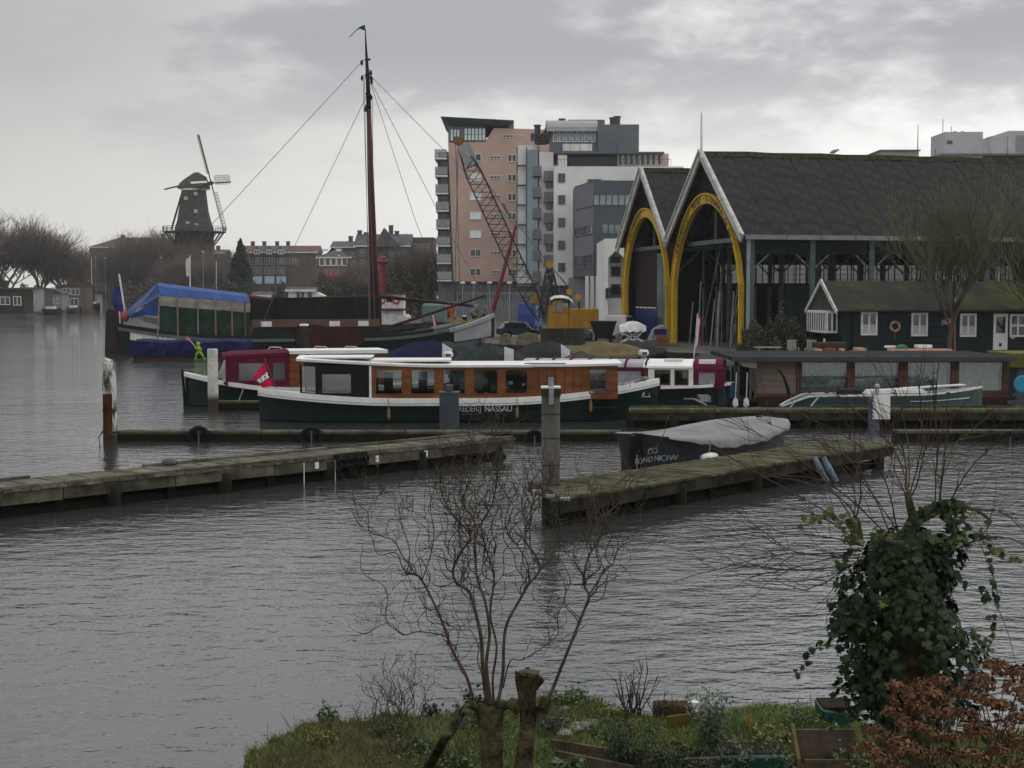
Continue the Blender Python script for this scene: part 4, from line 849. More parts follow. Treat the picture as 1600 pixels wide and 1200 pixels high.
# ================================================================ dark green house with the mossy roof
HY = 80; HA = R(5); HO = Vector((X(1316,HY),HY,QZ)); HF = face(HO, HA); HL, HW = 17, 5.0; he, hr = Z(481,HY)-QZ, Z(443,HY+2.5)-QZ
HG = mat('dark_green_boards', (.014,.027,.026), .55, .25, 3, (.02,.036,.034), .1, 15); ROOFB = mat('bitumen_roof', (.05,.045,.04), .95, .3, 1)
def moss_roof():
    m = mat('mossy_roof', (.048,.043,.038), .95, .35, .45, (.052,.066,.016), .6, 14, thr=(.47,.66)); return m
t = thing('green_house', 'long dark green boarded house with white windows and a mossy roof', 'house', HO, HA)
hw = lambda x, y, z: HF @ Vector((x, y, z))
for i in range(9): z0 = .35+i*(he-.35)/9; b = MB(); b.box((-.02+.0,-.02-(i % 2)*.012,z0),(HL,.1,z0+(he-.35)/9-.015), HF); b.build('wall_board', HG, t)
b = MB(); b.box((.0,.101,0),(HL,HW,he-.01), HF); b.box((-.03,-.06,0),(HL,.1,.34), HF); b.build('wall', HG, t)
b = MB(); b.prism([hw(-.02,0,he),hw(-.02,HW,he),hw(-.02,HW/2,hr)], HF.to_3x3() @ Vector((.1,0,0))); b.build('gable', mat('grey_green_board', (.07,.095,.095), .6, .2, 3), t)
for i in range(5): b = MB(); b.box((-.06,.5+i*.9,he-.05),(-.021,.58+i*.9,he+.35), HF); b.build('batten', HG, t)
nx_, ny_ = 90, 12; rng = np.random.default_rng(8); rows = []
for sgn in (-1, 1):
    rows = []
    for j in range(ny_+1):
        f = j/ny_; rows.append([hw(-.45+(HL+.9)*i/nx_, HW/2+sgn*(HW/2+.4)*(1-f), he-.22+(hr-he+.28)*f+.10+rng.uniform(0,.05)*(i > 25)+.05*math.sin(i*.9+j)*math.sin(j*.7)*(i > 25)) for i in range(nx_+1)])
    b = MB(); b.grid(rows); b.build('roof', moss_roof(), t, smooth=True)
b = MB(); b.prism([hw(-.4,-.35,he-.2),hw(-.4,HW+.35,he-.2),hw(-.4,HW/2,hr+.05)], HF.to_3x3() @ Vector((HL+.8,0,0))); b.build('roof_deck', ROOFB, t)
for sgn in (-1, 1): b = MB(); b.beam(hw(-.48,HW/2+sgn*(HW/2+.5),he-.28), hw(-.48,HW/2,hr+.16), .09, .24); b.build('bargeboard', BARGE, t)
b = MB(); b.beam(hw(-.4,-.5,he-.12), hw(HL,-.5,he-.12), .12, .12); b.build('gutter', DSTEEL, t); b = MB(); b.tube([hw(.55,-.1,.3),hw(.55,-.12,he-.1)], .05, 6); b.build('downpipe', BLACK, t)
CURT = mat('net_curtain', (.42,.42,.41), .9, .15, 6)
def hwin(px, py, w, h, nx, ny, curt=True):
    x = 0
    for _ in range(20): x += (px-(800+F*hw(x,-.03,0).x/hw(x,-.03,0).y))*HY/F
    z = Z(py, hw(x,0,0).y)-QZ; f = win(t, HF @ Matrix.Translation((x,-.05,z)), w, h, nx, ny, .11, WHITE, PANE, .09)
    if curt:
        c = MB(); c.box((-w/2+.12,-.052,-h/2+.12),(w/2-.12,-.048,-h*.04)); inst('curtain', c.mesh('curtain', CURT), f)
for px, py in ((1357,505.5),(1435.5,507),(1511.5,508)): hwin(px, py, .95, 1.32, 2, 1)
hwin(1589, 508.5, .95, 1.3, 2, 2, False)
x = 0
for _ in range(20): x += (1562-(800+F*hw(x,0,0).x/hw(x,0,0).y))*HY/F
z0 = Z(546.5,hw(x,0,0).y)-QZ; z1 = Z(490,hw(x,0,0).y)-QZ; M = HF @ Matrix.Translation((x,-.05,0)); b = MB(); b.box((-.42,-.05,z0),(.42,0,z1), M); dr = b.build('door', WHITE, t)
b = MB(); b.box((-.27,-.06,z0+.95),(.27,-.051,z1-.18), M); b.build('door_pane', PANE, dr); b = MB(); b.box((-.08,-.062,z0+.2),(.08,-.052,z0+.38), M); b.build('cat_flap', BLACK, dr)
b = MB(); b.box((.62,-.02,z0+.62),(.86,.0,z0+.84), M); b.build('house_plate', mat('pinkish_plate', (.5,.42,.42), .5, .05), t)
# white bay window on the gable
bw = Z(485.5,HY)-QZ; bl = Z(521,HY)-QZ
b = MB(); b.box((-.75,.7,bl),(-.03,4.3,bl+.12), HF); b.box((-.75,.7,bw-.14),(-.03,4.3,bw), HF); bay = b.build('bay_window', WHITE, t)
for i in range(9): y = .75+i*.435; b = MB(); b.box((-.75,y,bl+.12),(-.66,y+.1,bw-.14), HF); b.build('glazing_bar', WHITE, bay)
b = MB(); b.box((-.71,.72,bl+.13),(-.06,4.28,bw-.15), HF); b.build('pane', PANE, bay)
for i in range(3): xx = -.7+i*.28; b = MB(); b.box((xx,.62,bl+.12),(xx+.08,.7,bw-.14), HF); b.build('glazing_bar', WHITE, bay)
# life ring
q = None; x = 0
for _ in range(20): x += (1397-(800+F*hw(x,0,0).x/hw(x,0,0).y))*HY/F
zc = Z(510,hw(x,0,0).y)-QZ; t = thing('life_ring', 'orange and white life ring hung on the dark green house wall', 'life ring', hw(x,-.12,zc))
LRO = mat('faded_orange', (.36,.17,.10), .6, .2, 5)
for k in range(8):
    b = MB(); b.tube([hw(x+.25*math.cos(a), -.12, zc+.25*math.sin(a)) for a in [k*math.pi/4+j*math.pi/20 for j in range(6)]], .075, 8, False); b.build('segment', LRO if k % 2 else mat('ring_pale', (.42,.30,.25), .6, .2, 5), t)
b = MB(); b.tube([hw(x+.02,-.06,zc-.32),hw(x+.03,-.06,zc-.75)], .02, 5); b.build('line', ROPE, t)
# flag with staff in front of the house
q = P(1492, 471, 77); p = P(1492, 545, 77); t = thing('flagpole', 'slim orange brown flagpole with small tricolour pennant before the green house', 'flagpole', p)
b = MB(); b.tube([p-Vector((0,0,.5)), q], [.06,.04], 8); b.build('pole', mat('varnished_pole', (.20,.08,.03), .4, .2, 3), t); b = MB(); b.sphere(q+Vector((0,0,.06)), .07, 8, 6); b.build('finial', WHITE, t)
for k, (m_, nm) in enumerate(((mat('flag_red', (.45,.06,.03), .8, .1), 'red_stripe'),(mat('flag_yellow', (.55,.36,.03), .8, .1),'yellow_stripe'))):
    z1 = P(1492,495+k*6.5,77).z; z0 = P(1492,501+k*6,77).z; b = MB(); b.grid([[(q.x-.02-.46*i/5, 77+.05*math.sin(i*1.7), z+.03*i*(k-.5)-.012*i) for i in range(6)] for z in (z1, z0)]); b.build(nm, m_, t)
b = MB(); b.grid([[(q.x-.48-.12*i, 77+.05*math.sin(i+8), z-.05*i) for i in range(3)] for z in (P(1492,498,77).z, P(1492,506,77).z)]); b.build('blue_tail', mat('flag_blue', (.10,.18,.30), .8, .1), t)
# garden: hedge, conifer shrub, chairs, table, small post
bush('hedge', 1166, 1290, 502, 84, QZ, 'dark green clipped hedge between the large shed and the green house', BUSH, .13, 16000, 2.6, 21, 'hedge')
bush('conifer_shrub', 1209, 1244, 482, 84.5, QZ, 'pointed dark shrub rising above the hedge', BUSH, .12, 5000, 1.6, 22)
bush('bush', 1205, 1240, 530, 80, QZ, 'lower mid green bush in front of the hedge', leafmat('olive_leaves', (.035,.05,.014), (.07,.085,.03), .6, .2), .1, 4000, 1.5, 23)
GREYW2 = mat('silvered_teak', (.25,.24,.20), .85, .25, 4, (.34,.32,.28))
def chair(px, Y, rot, label):
    t = thing('garden_chair', label, 'garden chair', (X(px,Y),Y,Z(549,Y)-.50), rot, 'garden chairs'); b = MB
    for i in range(5): m = MB(); m.box((-.25+i*.105,.18,.45),(-.25+i*.105+.07,.21,1.05)); m.build('back_slat', GREYW2, t, local=True)
    m = MB(); m.box((-.28,.175,1.05),(.28,.215,1.13)); m.build('back_rail', GREYW2, t, local=True)
    for i in range(5): m = MB(); m.box((-.27,-.26+i*.09,.41),(.27,-.2+i*.09,.44)); m.build('seat_slat', GREYW2, t, local=True)
    for sx in (-.27,.23):
        for y, h in ((-.27,.64),(.17,.45)): m = MB(); m.box((sx,y,0),(sx+.05,y+.05,h)); m.build('leg', GREYW2, t, local=True)
        m = MB(); m.box((sx-.02,-.29,.64),(sx+.07,.2,.68)); m.build('armrest', GREYW2, t, local=True)
chair(1239.5, 78, R(8), 'slatted garden chair facing out, left of the pair by the green house'); chair(1267, 78, R(-25), 'slatted garden chair turned aside, nearer the bay window')
t = thing('garden_table', 'weathered slatted table beside the hedge', 'garden table', (X(1200,78),78,Z(549,78)-.5)); 
for i in range(6): m = MB(); m.box((-.72,-.36+i*.12,.70),(.72,-.26+i*.12,.74)); m.build('slat', GREYW2, t, local=True)
for sx in (-.55,.5):
    for y in (-.3,.25): m = MB(); m.box((sx,y,0),(sx+.06,y+.06,.695)); m.build('leg', GREYW2, t, local=True)
sheet('garden_terrace', [(12.4,70.1),(45,70.1),(45,79.8),(12.0,79.8)], YARD, Z(549,78)-.52, .6, kind='structure', label='paved garden edge in front of the green house')
for px, l in ((1288,'small pale bollard beside the bay window'),): q = P(px,529,79); b = MB(); b.tube([(q.x,79,QZ),(q.x,79,q.z)], .06, 8); tag(b.build('bollard', OFFWHITE), l, 'bollard')
# sloop with pinkish wooden rail lying behind the houseboat
WPINK = mat('pale_new_wood', (.42,.27,.18), .7, .15, 3)
def wood_stack(px0, px1, pyt, pyb, Y, label):
    t = thing('timber_stack', label, 'timber', ((X(px0,Y)+X(px1,Y))/2,Y,Z(549,Y)-.5)); z0, z1 = Z(pyb,Y), Z(pyt,Y); n = max(2, int((z1-z0)/.12))
    for i in range(n): m = MB(); h = (z1-z0)/n; m.box((X(px0,Y)+.15*((i*7) % 3),Y-.5,z0+h*i),(X(px1,Y)-.12*((i*5) % 3),Y+.5,z0+h*i+h-.012)); m.build('plank', WPINK, t)
    m = MB(); m.box((X(px0,Y)+.3,Y-.4,Z(549,Y)-.5),(X(px1,Y)-.3,Y+.4,z0)); m.build('bearer', DARKWOOD, t)
wood_stack(1272, 1290, 544.5, 553, 71, 'short stack of pale boards left of the dark crate'); wood_stack(1308, 1325, 544, 553, 71, 'short stack of pale boards right of the dark crate'); wood_stack(1332, 1358, 543, 553, 71.2, 'uneven heap of pale boards in the middle')
wood_stack(1386, 1492, 545, 553, 71, 'long stack of pale boards under the tree')
def slab(px0, px1, pyt, pyb, Y, deep, m_, name, label, cat):
    b = MB(); b.box((X(px0,Y),Y,Z(pyb,Y)),(X(px1,Y),Y+deep,Z(pyt,Y))); tag(b.build(name, m_, bevel=.03), label, cat)
slab(1274, 1324, 535, 543.6, 71.3, .8, mat('brown_cushion', (.05,.035,.028), .8, .2, 4), 'covered_bench', 'brown padded bench top over the pale boards', 'bench'); slab(1290.5, 1307.5, 544, 556, 71, .6, mat('orange_crate', (.20,.06,.02), .6, .2, 4), 'crate', 'orange brown crate between two board stacks', 'crate')
b = MB(); b.lathe([(.32,0),(.28,.12),(.1,.2)], P(1409,544.5,71.2), 12); tag(b.build('green_cover', mat('green_tarp', (.03,.12,.05), .6, .2)), 'green rounded cover lying on the long board stack', 'cover')
slab(1386, 1402, 540.5, 544.4, 71.4, .5, OFFWHITE, 'white_box', 'white box on the left end of the long board stack', 'box'); slab(1434, 1458, 539, 544.4, 71.4, .6, OFFWHITE, 'white_box', 'longer white box in the middle of the long board stack', 'box')
# quay trees
TWIGN = mat('olive_twigs', (.115,.11,.065), .9, .35, 4, bump=0)
tree_mesh('quay', 57, 1.0, .75, tm=TWIGN, up=1.0, levels=4, kids=5, r0=.012, first=.26, rmin=.0010, lr=(.6,.95))
tree_mesh('quay2', 58, 1.0, .75, tm=TWIGN, up=1.0, levels=4, kids=5, r0=.011, first=.26, rmin=.0010, lr=(.6,.95))
place_tree('quay', 1484, 228, 76, Z(549,76)-.3, 'bare tree with fine upright twigs before the green house', 'bare trees beside the green house', 1.0, 0)
place_tree('quay2', 1612, 262, 79, Z(549,79)-.3, 'bare tree at the right edge behind the houseboat', 'bare trees beside the green house', 1.1, 2)
# ================================================================ yard: crane, vehicles, stores
CRY = mat('crane_yellow', (.40,.20,.02), .55, .25, 1.2, (.47,.25,.035), .1); CRG = mat('crane_lattice', (.04,.038,.035), .7, .3, 3)
Y = 112; t = thing('lattice_crane', 'old yellow crawler crane with grey lattice jib', 'crane', (X(885,Y),Y,QZ))
q = lambda px, py, dy=0: P(px, py, Y+dy)
b = MB(); b.box((X(888,Y),Y-1.2,Z(513,Y)),(X(934,Y),Y+1.4,Z(482,Y))); b.build('engine_house', CRY, t, bevel=.06)
b = MB(); b.box((X(856,Y),Y-1.2,Z(513,Y)),(X(887.6,Y),Y+1.4,Z(478,Y))); b.prism([(X(862,Y),Y-1.15,Z(478,Y)),(X(879,Y),Y-1.15,Z(478,Y)),(X(878,Y),Y-1.15,Z(469,Y)),(X(866,Y),Y-1.15,Z(469,Y))], (0,2.2,0)); cb = b.build('cab', CRY, t, bevel=.04)
b = MB(); b.prism([(X(862,Y),Y-1.23,Z(488,Y)),(X(866.5,Y),Y-1.23,Z(488,Y)),(X(867,Y),Y-1.23,Z(472,Y)),(X(864.5,Y),Y-1.23,Z(472,Y))], (0,.03,0)); b.box((X(869,Y),Y-1.24,Z(487,Y)),(X(879,Y),Y-1.205,Z(473,Y))); b.build('cab_window', mat('dusty_pane', (.16,.17,.16), .3, .2, 2, spec=.5), cb)
b = MB(); rows = [[(X(px,Y), y, Z(py,Y)+.25*math.cos((y-Y)*1.1)) for y in (Y-1.3,Y-.7,Y,Y+.7,Y+1.4)] for px, py in ((859,470),(866,466.5),(878,466),(888,468),(895,475))]
b.grid(rows); b.build('tarpaulin', WHITE, cb, smooth=True)
b = MB(); b.box((X(845,Y),Y-1.6,QZ),(X(925,Y),Y-.9,Z(516,Y))); b.box((X(845,Y),Y+.9,QZ),(X(925,Y),Y+1.6,Z(516,Y))); b.box((X(862,Y),Y-.89,Z(526,Y)),(X(910,Y),Y+.89,Z(513.2,Y))); b.build('crawler_track', DSTEEL, t, bevel=.2)
# jib
def lattice(p, q_, w0, wm_, w1, n, m_, name, parent):
    p, q_ = Vector(p), Vector(q_); d = (q_-p).normalized(); s = d.cross(Vector((0,1,0))).normalized(); y = Vector((0,1,0)); b = MB(); pr = None
    for i in range(n+1):
        f = i/n; w = w0+(wm_-w0)*min(1,f/.14) if f < .86 else w1+(wm_-w1)*(1-f)/.14; c = p.lerp(q_, f); cur = [c+s*(a*w/2)+y*(e*w/2) for a, e in ((-1,-1),(1,-1),(1,1),(-1,1))]
        if pr:
            for k in range(4): b.beam(pr[k], cur[k], .105); b.beam(pr[k] if i % 2 else pr[(k+1) % 4], cur[(k+1) % 4] if i % 2 else cur[k], .055)
        pr = cur
    return b.build(name, m_, parent)
jb = lattice(q(846,500), q(722,232), .5, 1.25, .5, 26, CRG, 'jib', t)
b = MB(); b.box((-.45,-.4,-.3),(.25,.4,.25), Matrix.Translation(q(719,221)) @ Matrix.Rotation(R(25),4,'Y')); b.lathe([(.3,-.2),(.3,.2)], q(714,219), 12, Matrix.Rotation(R(90),4,'X')); b.build('jib_head', mat('rusty_yellow', (.16,.09,.03), .8, .4, 3), jb)
b = MB(); b.box((-.5,-.45,-.9),(.5,.45,.9), Matrix.Translation(q(731,243)) @ Matrix.Rotation(R(-24),4,'Y')); b.build('jib_plate', STEEL, jb)
lattice(q(846,497,-.9), q(859,420,-.4), .4, .55, .4, 8, CRG, 'gantry', t); lattice(q(873,480,.8), q(859,420,.4), .3, .4, .3, 8, CRG, 'gantry', t)
for px, py, r_ in ((859,413,.30),(890,456,.26),(903,465,.28),(836,467,.42)):
    b = MB(); c = q(px,py); Mx = Matrix.Rotation(R(90),4,'X'); b.lathe([(r_*.45,-.12),(r_,-.12),(r_,.12),(r_*.45,.12)], c, 14, Mx); b.build('sheave', mat('sheave_yellow', (.36,.22,.03), .7, .3, 4), t)
b = MB()
for a, e in (((727,235),(792,330)),((792,330),(858,412)),((858,412),(892,455)),((858,414),(904,464)),((716,224),(709,520)),((712,224),(719,470))): b.tube([q(*a), q(*e)], .03, 4)
b.tube([q(786,318),q(794,334)], .12, 6); b.build('cable', GREYROPE, t)
b = MB(); b.beam(q(892,455), q(888,482), .15); b.beam(q(904,464), q(905,482), .15); b.build('sheave_bracket', CRG, t)
slab(847, 913, 513, 536, 104, 2.2, mat('olive_planks', (.04,.04,.03), .9, .4, 3), 'ballast_box', 'dark olive planked box standing on the quay below the crane', 'container') if False else None
t = thing('planked_bin', 'dark olive planked bin standing on the quay below the crane', 'bin', (X(880,101),101,QZ))
for i in range(14): b = MB(); x0 = X(846+i*4.85,101); b.box((x0+.01,101-.02*(i % 2),QZ-.02),(x0+.2,101.12,Z(513,101))); b.build('plank', mat('olive_planks', (.04,.04,.03), .9, .4, 3, rnd=.2), t)
b = MB(); b.box((X(846,101),101.13,QZ),(X(914,101),103.2,Z(514,101))); b.build('body', MT['olive_planks'], t)
def vehicle(px0, px1, pyt, pyb, Y, label, paint, cat='van', kindv='van', rot=0, L=4):
    x0, x1 = X(px0,Y), X(px1,Y); z0, z1 = QZ, Z(pyt,Y); h = z1-z0; t = thing('parked_'+kindv, label, cat, ((x0+x1)/2,Y,z0), rot, 'vehicles parked in the yard'); b = MB()
    pr = [(-.5,.14),(.5,.14),(.5,.5),(.33,.58),(.2,.97),(-.46,1),(-.5,.6)] if kindv == 'van' else [(-.5,.2),(.5,.2),(.5,.5),(.28,.58),(.12,.98),(-.28,1),(-.45,.62),(-.5,.58)]
    b.prism([(a*L,-.85,c*h) for a, c in pr], (0,1.7,0)); b.build('body', paint, t, local=True, bevel=.08)
    b = MB(); b.box((-.4*L,-.87,.62*h),(.12*L,-.852,.9*h)); b.build('side_window', PANE, t, local=True); b = MB(); b.prism([(.21*L,-.7,.94*h),(.325*L,-.7,.62*h),(.335*L,-.7,.62*h),(.22*L,-.7,.94*h)], (0,1.4,0)); b.build('windscreen', PANE, t, local=True)
    for a in (-.3,.3):
        for s in (-.86,.7): b = MB(); b.lathe([(.12,-.02),(.31,-.02),(.31,.18),(.12,.18)], (a*L,s,.31), 14, Matrix.Rotation(R(-90),4,'X')); b.build('wheel', RUBBER, t, local=True)
    b = MB(); b.box((.5*L-.02,-.75,.36*h),(.5*L+.02,-.45,.46*h)); b.box((.5*L-.02,.45,.36*h),(.5*L+.02,.75,.46*h)); b.build('headlight', PANE, t, local=True)
vehicle(813, 843, 473, 497, 138, 'bright blue van parked behind the crane jib', mat('van_blue', (.02,.05,.19), .35, .1, 1), 'van', 'van', R(78), 3.9)
vehicle(782, 838, 502, 520, 118, 'dark blue car parked left of the crane', mat('car_navy', (.02,.028,.05), .3, .1, 1), 'car', 'car', R(12), 3.4)
vehicle(955, 984, 492, 520, 116, 'white van half hidden behind the dark skip', mat('van_white', (.55,.56,.57), .35, .1, 1), 'van', 'van', R(74), 3.8)
def skip(px0, px1, pyt, pyb, Y, label):
    x0, x1 = X(px0,Y), X(px1,Y); b = MB(); zt, zb = Z(pyt,Y), Z(pyb-7,Y); t = thing('skip', label, 'skip', ((x0+x1)/2,Y,QZ))
    for s in (0, 1): pass
    b.prism([(x0+.35,Y,zb),(x1-.35,Y,zb),(x1,Y,zt),(x0,Y,zt)], (0,1.6,0)); b.build('bin', BLACK, t); b = MB(); b.box((x0-.05,Y-.08,zt),(x1+.05,Y+1.7,zt+.1)); b.build('rim', DARKWOOD, t)
    for x in (x0+.25, x1-.5): b = MB(); b.box((x,Y+.1,QZ-.3),(x+.22,Y+.3,zb+.2)); b.build('leg', BLACK, t)
skip(924, 963, 504, 536, 103, 'black tapered skip on legs beside the crane')
for px0, px1, py0, py1, l in ((962,973,520,533,'low dark pallet left of the white trestle'),(780,800,521,532,'tan heap of planks by the dark blue car'),(806,842,520,533,'brown covered heap in front of the dark blue car')):
    Y_ = 101; b = MB(); xa, xb = X(px0,Y_), X(px1,Y_); zt = Z(py0,Y_); b.prism([(xa,Y_,QZ-.02),(xb,Y_,QZ-.02),(xb-.1,Y_,zt-.1),((xa+xb)/2,Y_,zt),(xa+.15,Y_,zt-.2)], (0,1.2,0)); tag(b.build('yard_heap', mat('tan_cover', (.13,.11,.075), .9, .35, 3)), l, 'heap', bevel_ := None)
t = thing('trestle', 'white crossed trestle carrying a grey shrouded load on the quay edge', 'trestle', (X(989,98),98,QZ))
for y in (97.6, 98.6):
    for a, e in (((970,536),(1000,516)),((1008,536),(976,516)),((985,536),(1006,516)),((992,536),(972,516))): b = MB(); b.beam((X(a[0],98),y,Z(a[1],98)), (X(e[0],98),y,Z(e[1],98)), .1); b.build('leg', WHITE, t)
b = MB(); rows = []
for i in range(9):
    f = i/8; px = 967+42*f; w = .2+.75*math.sin(math.pi*min(.97,max(.03,f)))**.5; zt = Z(516-14.5*math.sin(math.pi*min(.95,max(.08,f)))**.4,98); zb = Z(517,98)
    rows.append([(X(px,98),98-w,zb-.08*(i % 2)),(X(px,98),98-w*.8,(zb+zt)/2+.12),(X(px,98),98-w*.2,zt),(X(px,98),98+w*.3,zt-.05),(X(px,98),98+w,zb)])
b.grid(rows); b.f += [tuple(range(5)), tuple(range(40,45))[::-1]]; tag(b.build('shrouded_load', OFFWHITE, smooth=True), 'grey white shrouded load on the white trestle', 'tarpaulin load')
q0 = P(1020,528,100); t = thing('covered_cart', 'cart with blue and grey covers before the shed door', 'cart', q0)
b = MB(); b.prism([(X(1013,100),100,Z(534,100)),(X(1046,100),100,Z(534,100)),(X(1045,100),100,Z(512,100)),(X(1036,100),100,Z(507,100)),(X(1022,100),100,Z(514,100))], (0,1.4,0)); b.build('cover', mat('grey_cover', (.20,.20,.19), .8, .25, 3), t, bevel=.1)
b = MB(); b.box((X(1022,100),99.9,Z(522,100)),(X(1041,100),99.99,Z(514,100))); b.build('blue_panel', BLUED, t)
b = MB(); b.box((X(1026,100),99.86,Z(537,100)),(X(1044,100),99.89,Z(524,100))); b.build('board', mat('reddish_board', (.18,.07,.04), .7, .3), t)
# tricolour on a slanting staff in front of the large arch
p, q = P(1082,560,74), P(1090,490,74); p.z = .3; t = thing('boat_flag', 'red white and blue flag hanging on a slanting staff before the large arch', 'flag', p)
b = MB(); b.tube([p, q], .03, 6); b.build('staff', OFFWHITE, t)
for k, (m_, nm) in enumerate(((mat('flag_crimson', (.36,.03,.07), .8, .15), 'red_stripe'),(WHITE,'white_stripe'),(mat('flag_cobalt', (.09,.10,.34), .8, .15),'blue_stripe'))):
    b = MB(); rows = []
    for j in range(9):
        f = j/8; rows.append([(q.x+.03-.13*f-.05*(2-k)*0+(.20-.10*(k+i/2))*(1 if j else .4)*.9, 74+.04*math.sin(j*1.3+k*2+i), q.z-.05-1.5*f-.12*(k+i/2)) for i in range(3)])
    b.grid(rows); b.build(nm, m_, t, smooth=True)
# ================================================================ boats
HULLG = mat('bottle_green_hull', (.004,.015,.011), .25, .2, 1.5, bump=.03, spec=.5); MAROON = mat('maroon_canvas', (.12,.017,.037), .8, .2, 2.5, bump=.2, bscale=12); VARN = mat('varnished_wood', (.24,.075,.018), .32, .4, 2.5, (.33,.115,.03), .08, 40, spec=.5, stretch=(.5,.5,3), rnd=.12)
VARND = mat('dark_varnish', (.13,.045,.015), .35, .3, 3); BLUETARP = mat('blue_tarp', (.03,.095,.34), .55, .2, 1.2, bump=.35, bscale=4); GREENTARP = mat('green_tarp_side', (.018,.05,.036), .75, .3, 1.0, (.035,.07,.05), .5, 3); BEIGET = mat('beige_tarp', (.22,.21,.18), .8, .2, 2, bump=.3, bscale=6)
NAVYT = mat('navy_tarp', (.014,.017,.045), .7, .3, 1.5, bump=.3, bscale=5); INDIGO = mat('indigo_tarp', (.016,.016,.075), .65, .3, 1.2, bump=.3, bscale=5); SPAR = mat('red_brown_spar', (.10,.026,.022), .5, .3, 2); HULLB = mat('black_green_hull', (.010,.016,.016), .45, .4, 1.2, (.02,.028,.027), .08); TEALR = mat('grey_teal_rail', (.085,.115,.11), .6, .2, 2); LEE = mat('oxide_red_board', (.055,.02,.018), .7, .3, 1.2, bump=.1)
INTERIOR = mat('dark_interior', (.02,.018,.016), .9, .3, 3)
def ease(f): return max(0., min(1., f))
class Hull:
    """local frame x along the boat, y away from the viewer; sections defined by functions of f in 0..1"""
    def __init__(s, L, beam, sheer, bilge=.55, ent=.35, run=.25, bowr=.5, x0=0, stern=.0, depth=.35, flare=.9):
        s.L, s.x0, s.beam, s.sheer, s.ent, s.run, s.stern, s.depth, s.flare, s.bilge = L, x0, beam, sheer, ent, run, stern, depth, flare, bilge
    def half(s, f):
        f = min(1., max(0., f)); a = 1.0
        if f < s.run: a = s.stern+(1-s.stern)*math.sin(math.pi/2*f/s.run)**.75
        if f > 1-s.ent: a = min(a, math.sin(math.pi/2*(1-f)/s.ent)**.75)
        return max(.02, a)*s.beam/2
    def X(s, f): return s.x0+s.L*f
    def rows(s, n=30, top=1.0, off=0):
        out = []
        for i in range(n+1):
            f = i/n; h = s.half(f); z = s.sheer(f)*top; hb = h*s.flare; k = 1-.12*max(0,(f-.85)/.15)*0; d = -s.depth
            x = s.X(f); rk = lambda zz: x-(.0 if .06 < f < .94 else 0)
            sec = [(h+off, z), (hb*1.0+off, z*.5), (hb*.96+off, .05), (hb*s.bilge, d)]
            out.append([(x,-a,b) for a, b in sec]+[(x,a,b) for a, b in sec[::-1]])
        return out
    def build(s, t, m, n=30, name='hull'):
        b = MB(); r = s.rows(n); b.grid(r); k = 8; b.f.append(tuple(range(k))); b.f.append(tuple(range(n*k,n*k+k))[::-1]); return b.build(name, m, t, local=True, smooth=False)
    def deck(s, t, m, n=30, drop=.06, name='deck'):
        b = MB(); b.grid([[(s.X(i/n),-s.half(i/n)+.02,s.sheer(i/n)-drop),(s.X(i/n),s.half(i/n)-.02,s.sheer(i/n)-drop)] for i in range(n+1)]); return b.build(name, m, t, local=True)
    def rail(s, t, m, prof, n=40, dz=0, name='rubbing_strake', f0=0, f1=1, sides=(-1,1)):
        b = MB()
        for sg in sides: b.sweep([(s.X(f0+(f1-f0)*i/n), sg*s.half(f0+(f1-f0)*i/n), s.sheer(f0+(f1-f0)*i/n)+dz) for i in range(n+1)], prof)
        return b.build(name, m, t, local=True)
def frame_boat(name, label, cat, p0, p1, group=None):
    """p0,p1: water-level ends of the axis (left,right)"""
    p0, p1 = Vector(p0), Vector(p1); p0.z = p1.z = 0; d = p1-p0; t = thing(name, label, cat, p0, math.atan2(d.y,d.x), group); return t, d.length
def axp(px, Y): return (X(px,Y), Y, 0)
def cabin_side(t, x0, x1, y, z0, z1, wins, wood, pane, zw0, zw1, th=.06, far=False, name='cabin_side'):
    """a real wall with openings: rails above and below, posts between, glass in the openings"""
    b = MB(); b.box((x0,y-th/2,z0),(x1,y+th/2,zw0)); b.box((x0,y-th/2,zw1),(x1,y+th/2,z1)); xs = x0
    for a, c in wins: b.box((xs,y-th/2,zw0),(a,y+th/2,zw1)); xs = c
    b.box((xs,y-th/2,zw0),(x1,y+th/2,zw1)); w = b.build(name, wood, t, local=True)
    for a, c in wins:
        g = MB(); g.box((a-.02,y-.006,zw0-.02),(c+.02,y+.006,zw1+.02)); g.build('pane', pane, w, local=True)
        if not far:
            m = MB(); s_ = .035; yy = y-th/2-.02
            m.box((a,yy,zw0),(a+s_,y,zw1)); m.box((c-s_,yy,zw0),(c,y,zw1)); m.box((a+s_,yy,zw0),(c-s_,y,zw0+s_)); m.box((a+s_,yy,zw1-s_),(c-s_,y,zw1)); m.build('window_frame', wood, w, local=True)
    return w
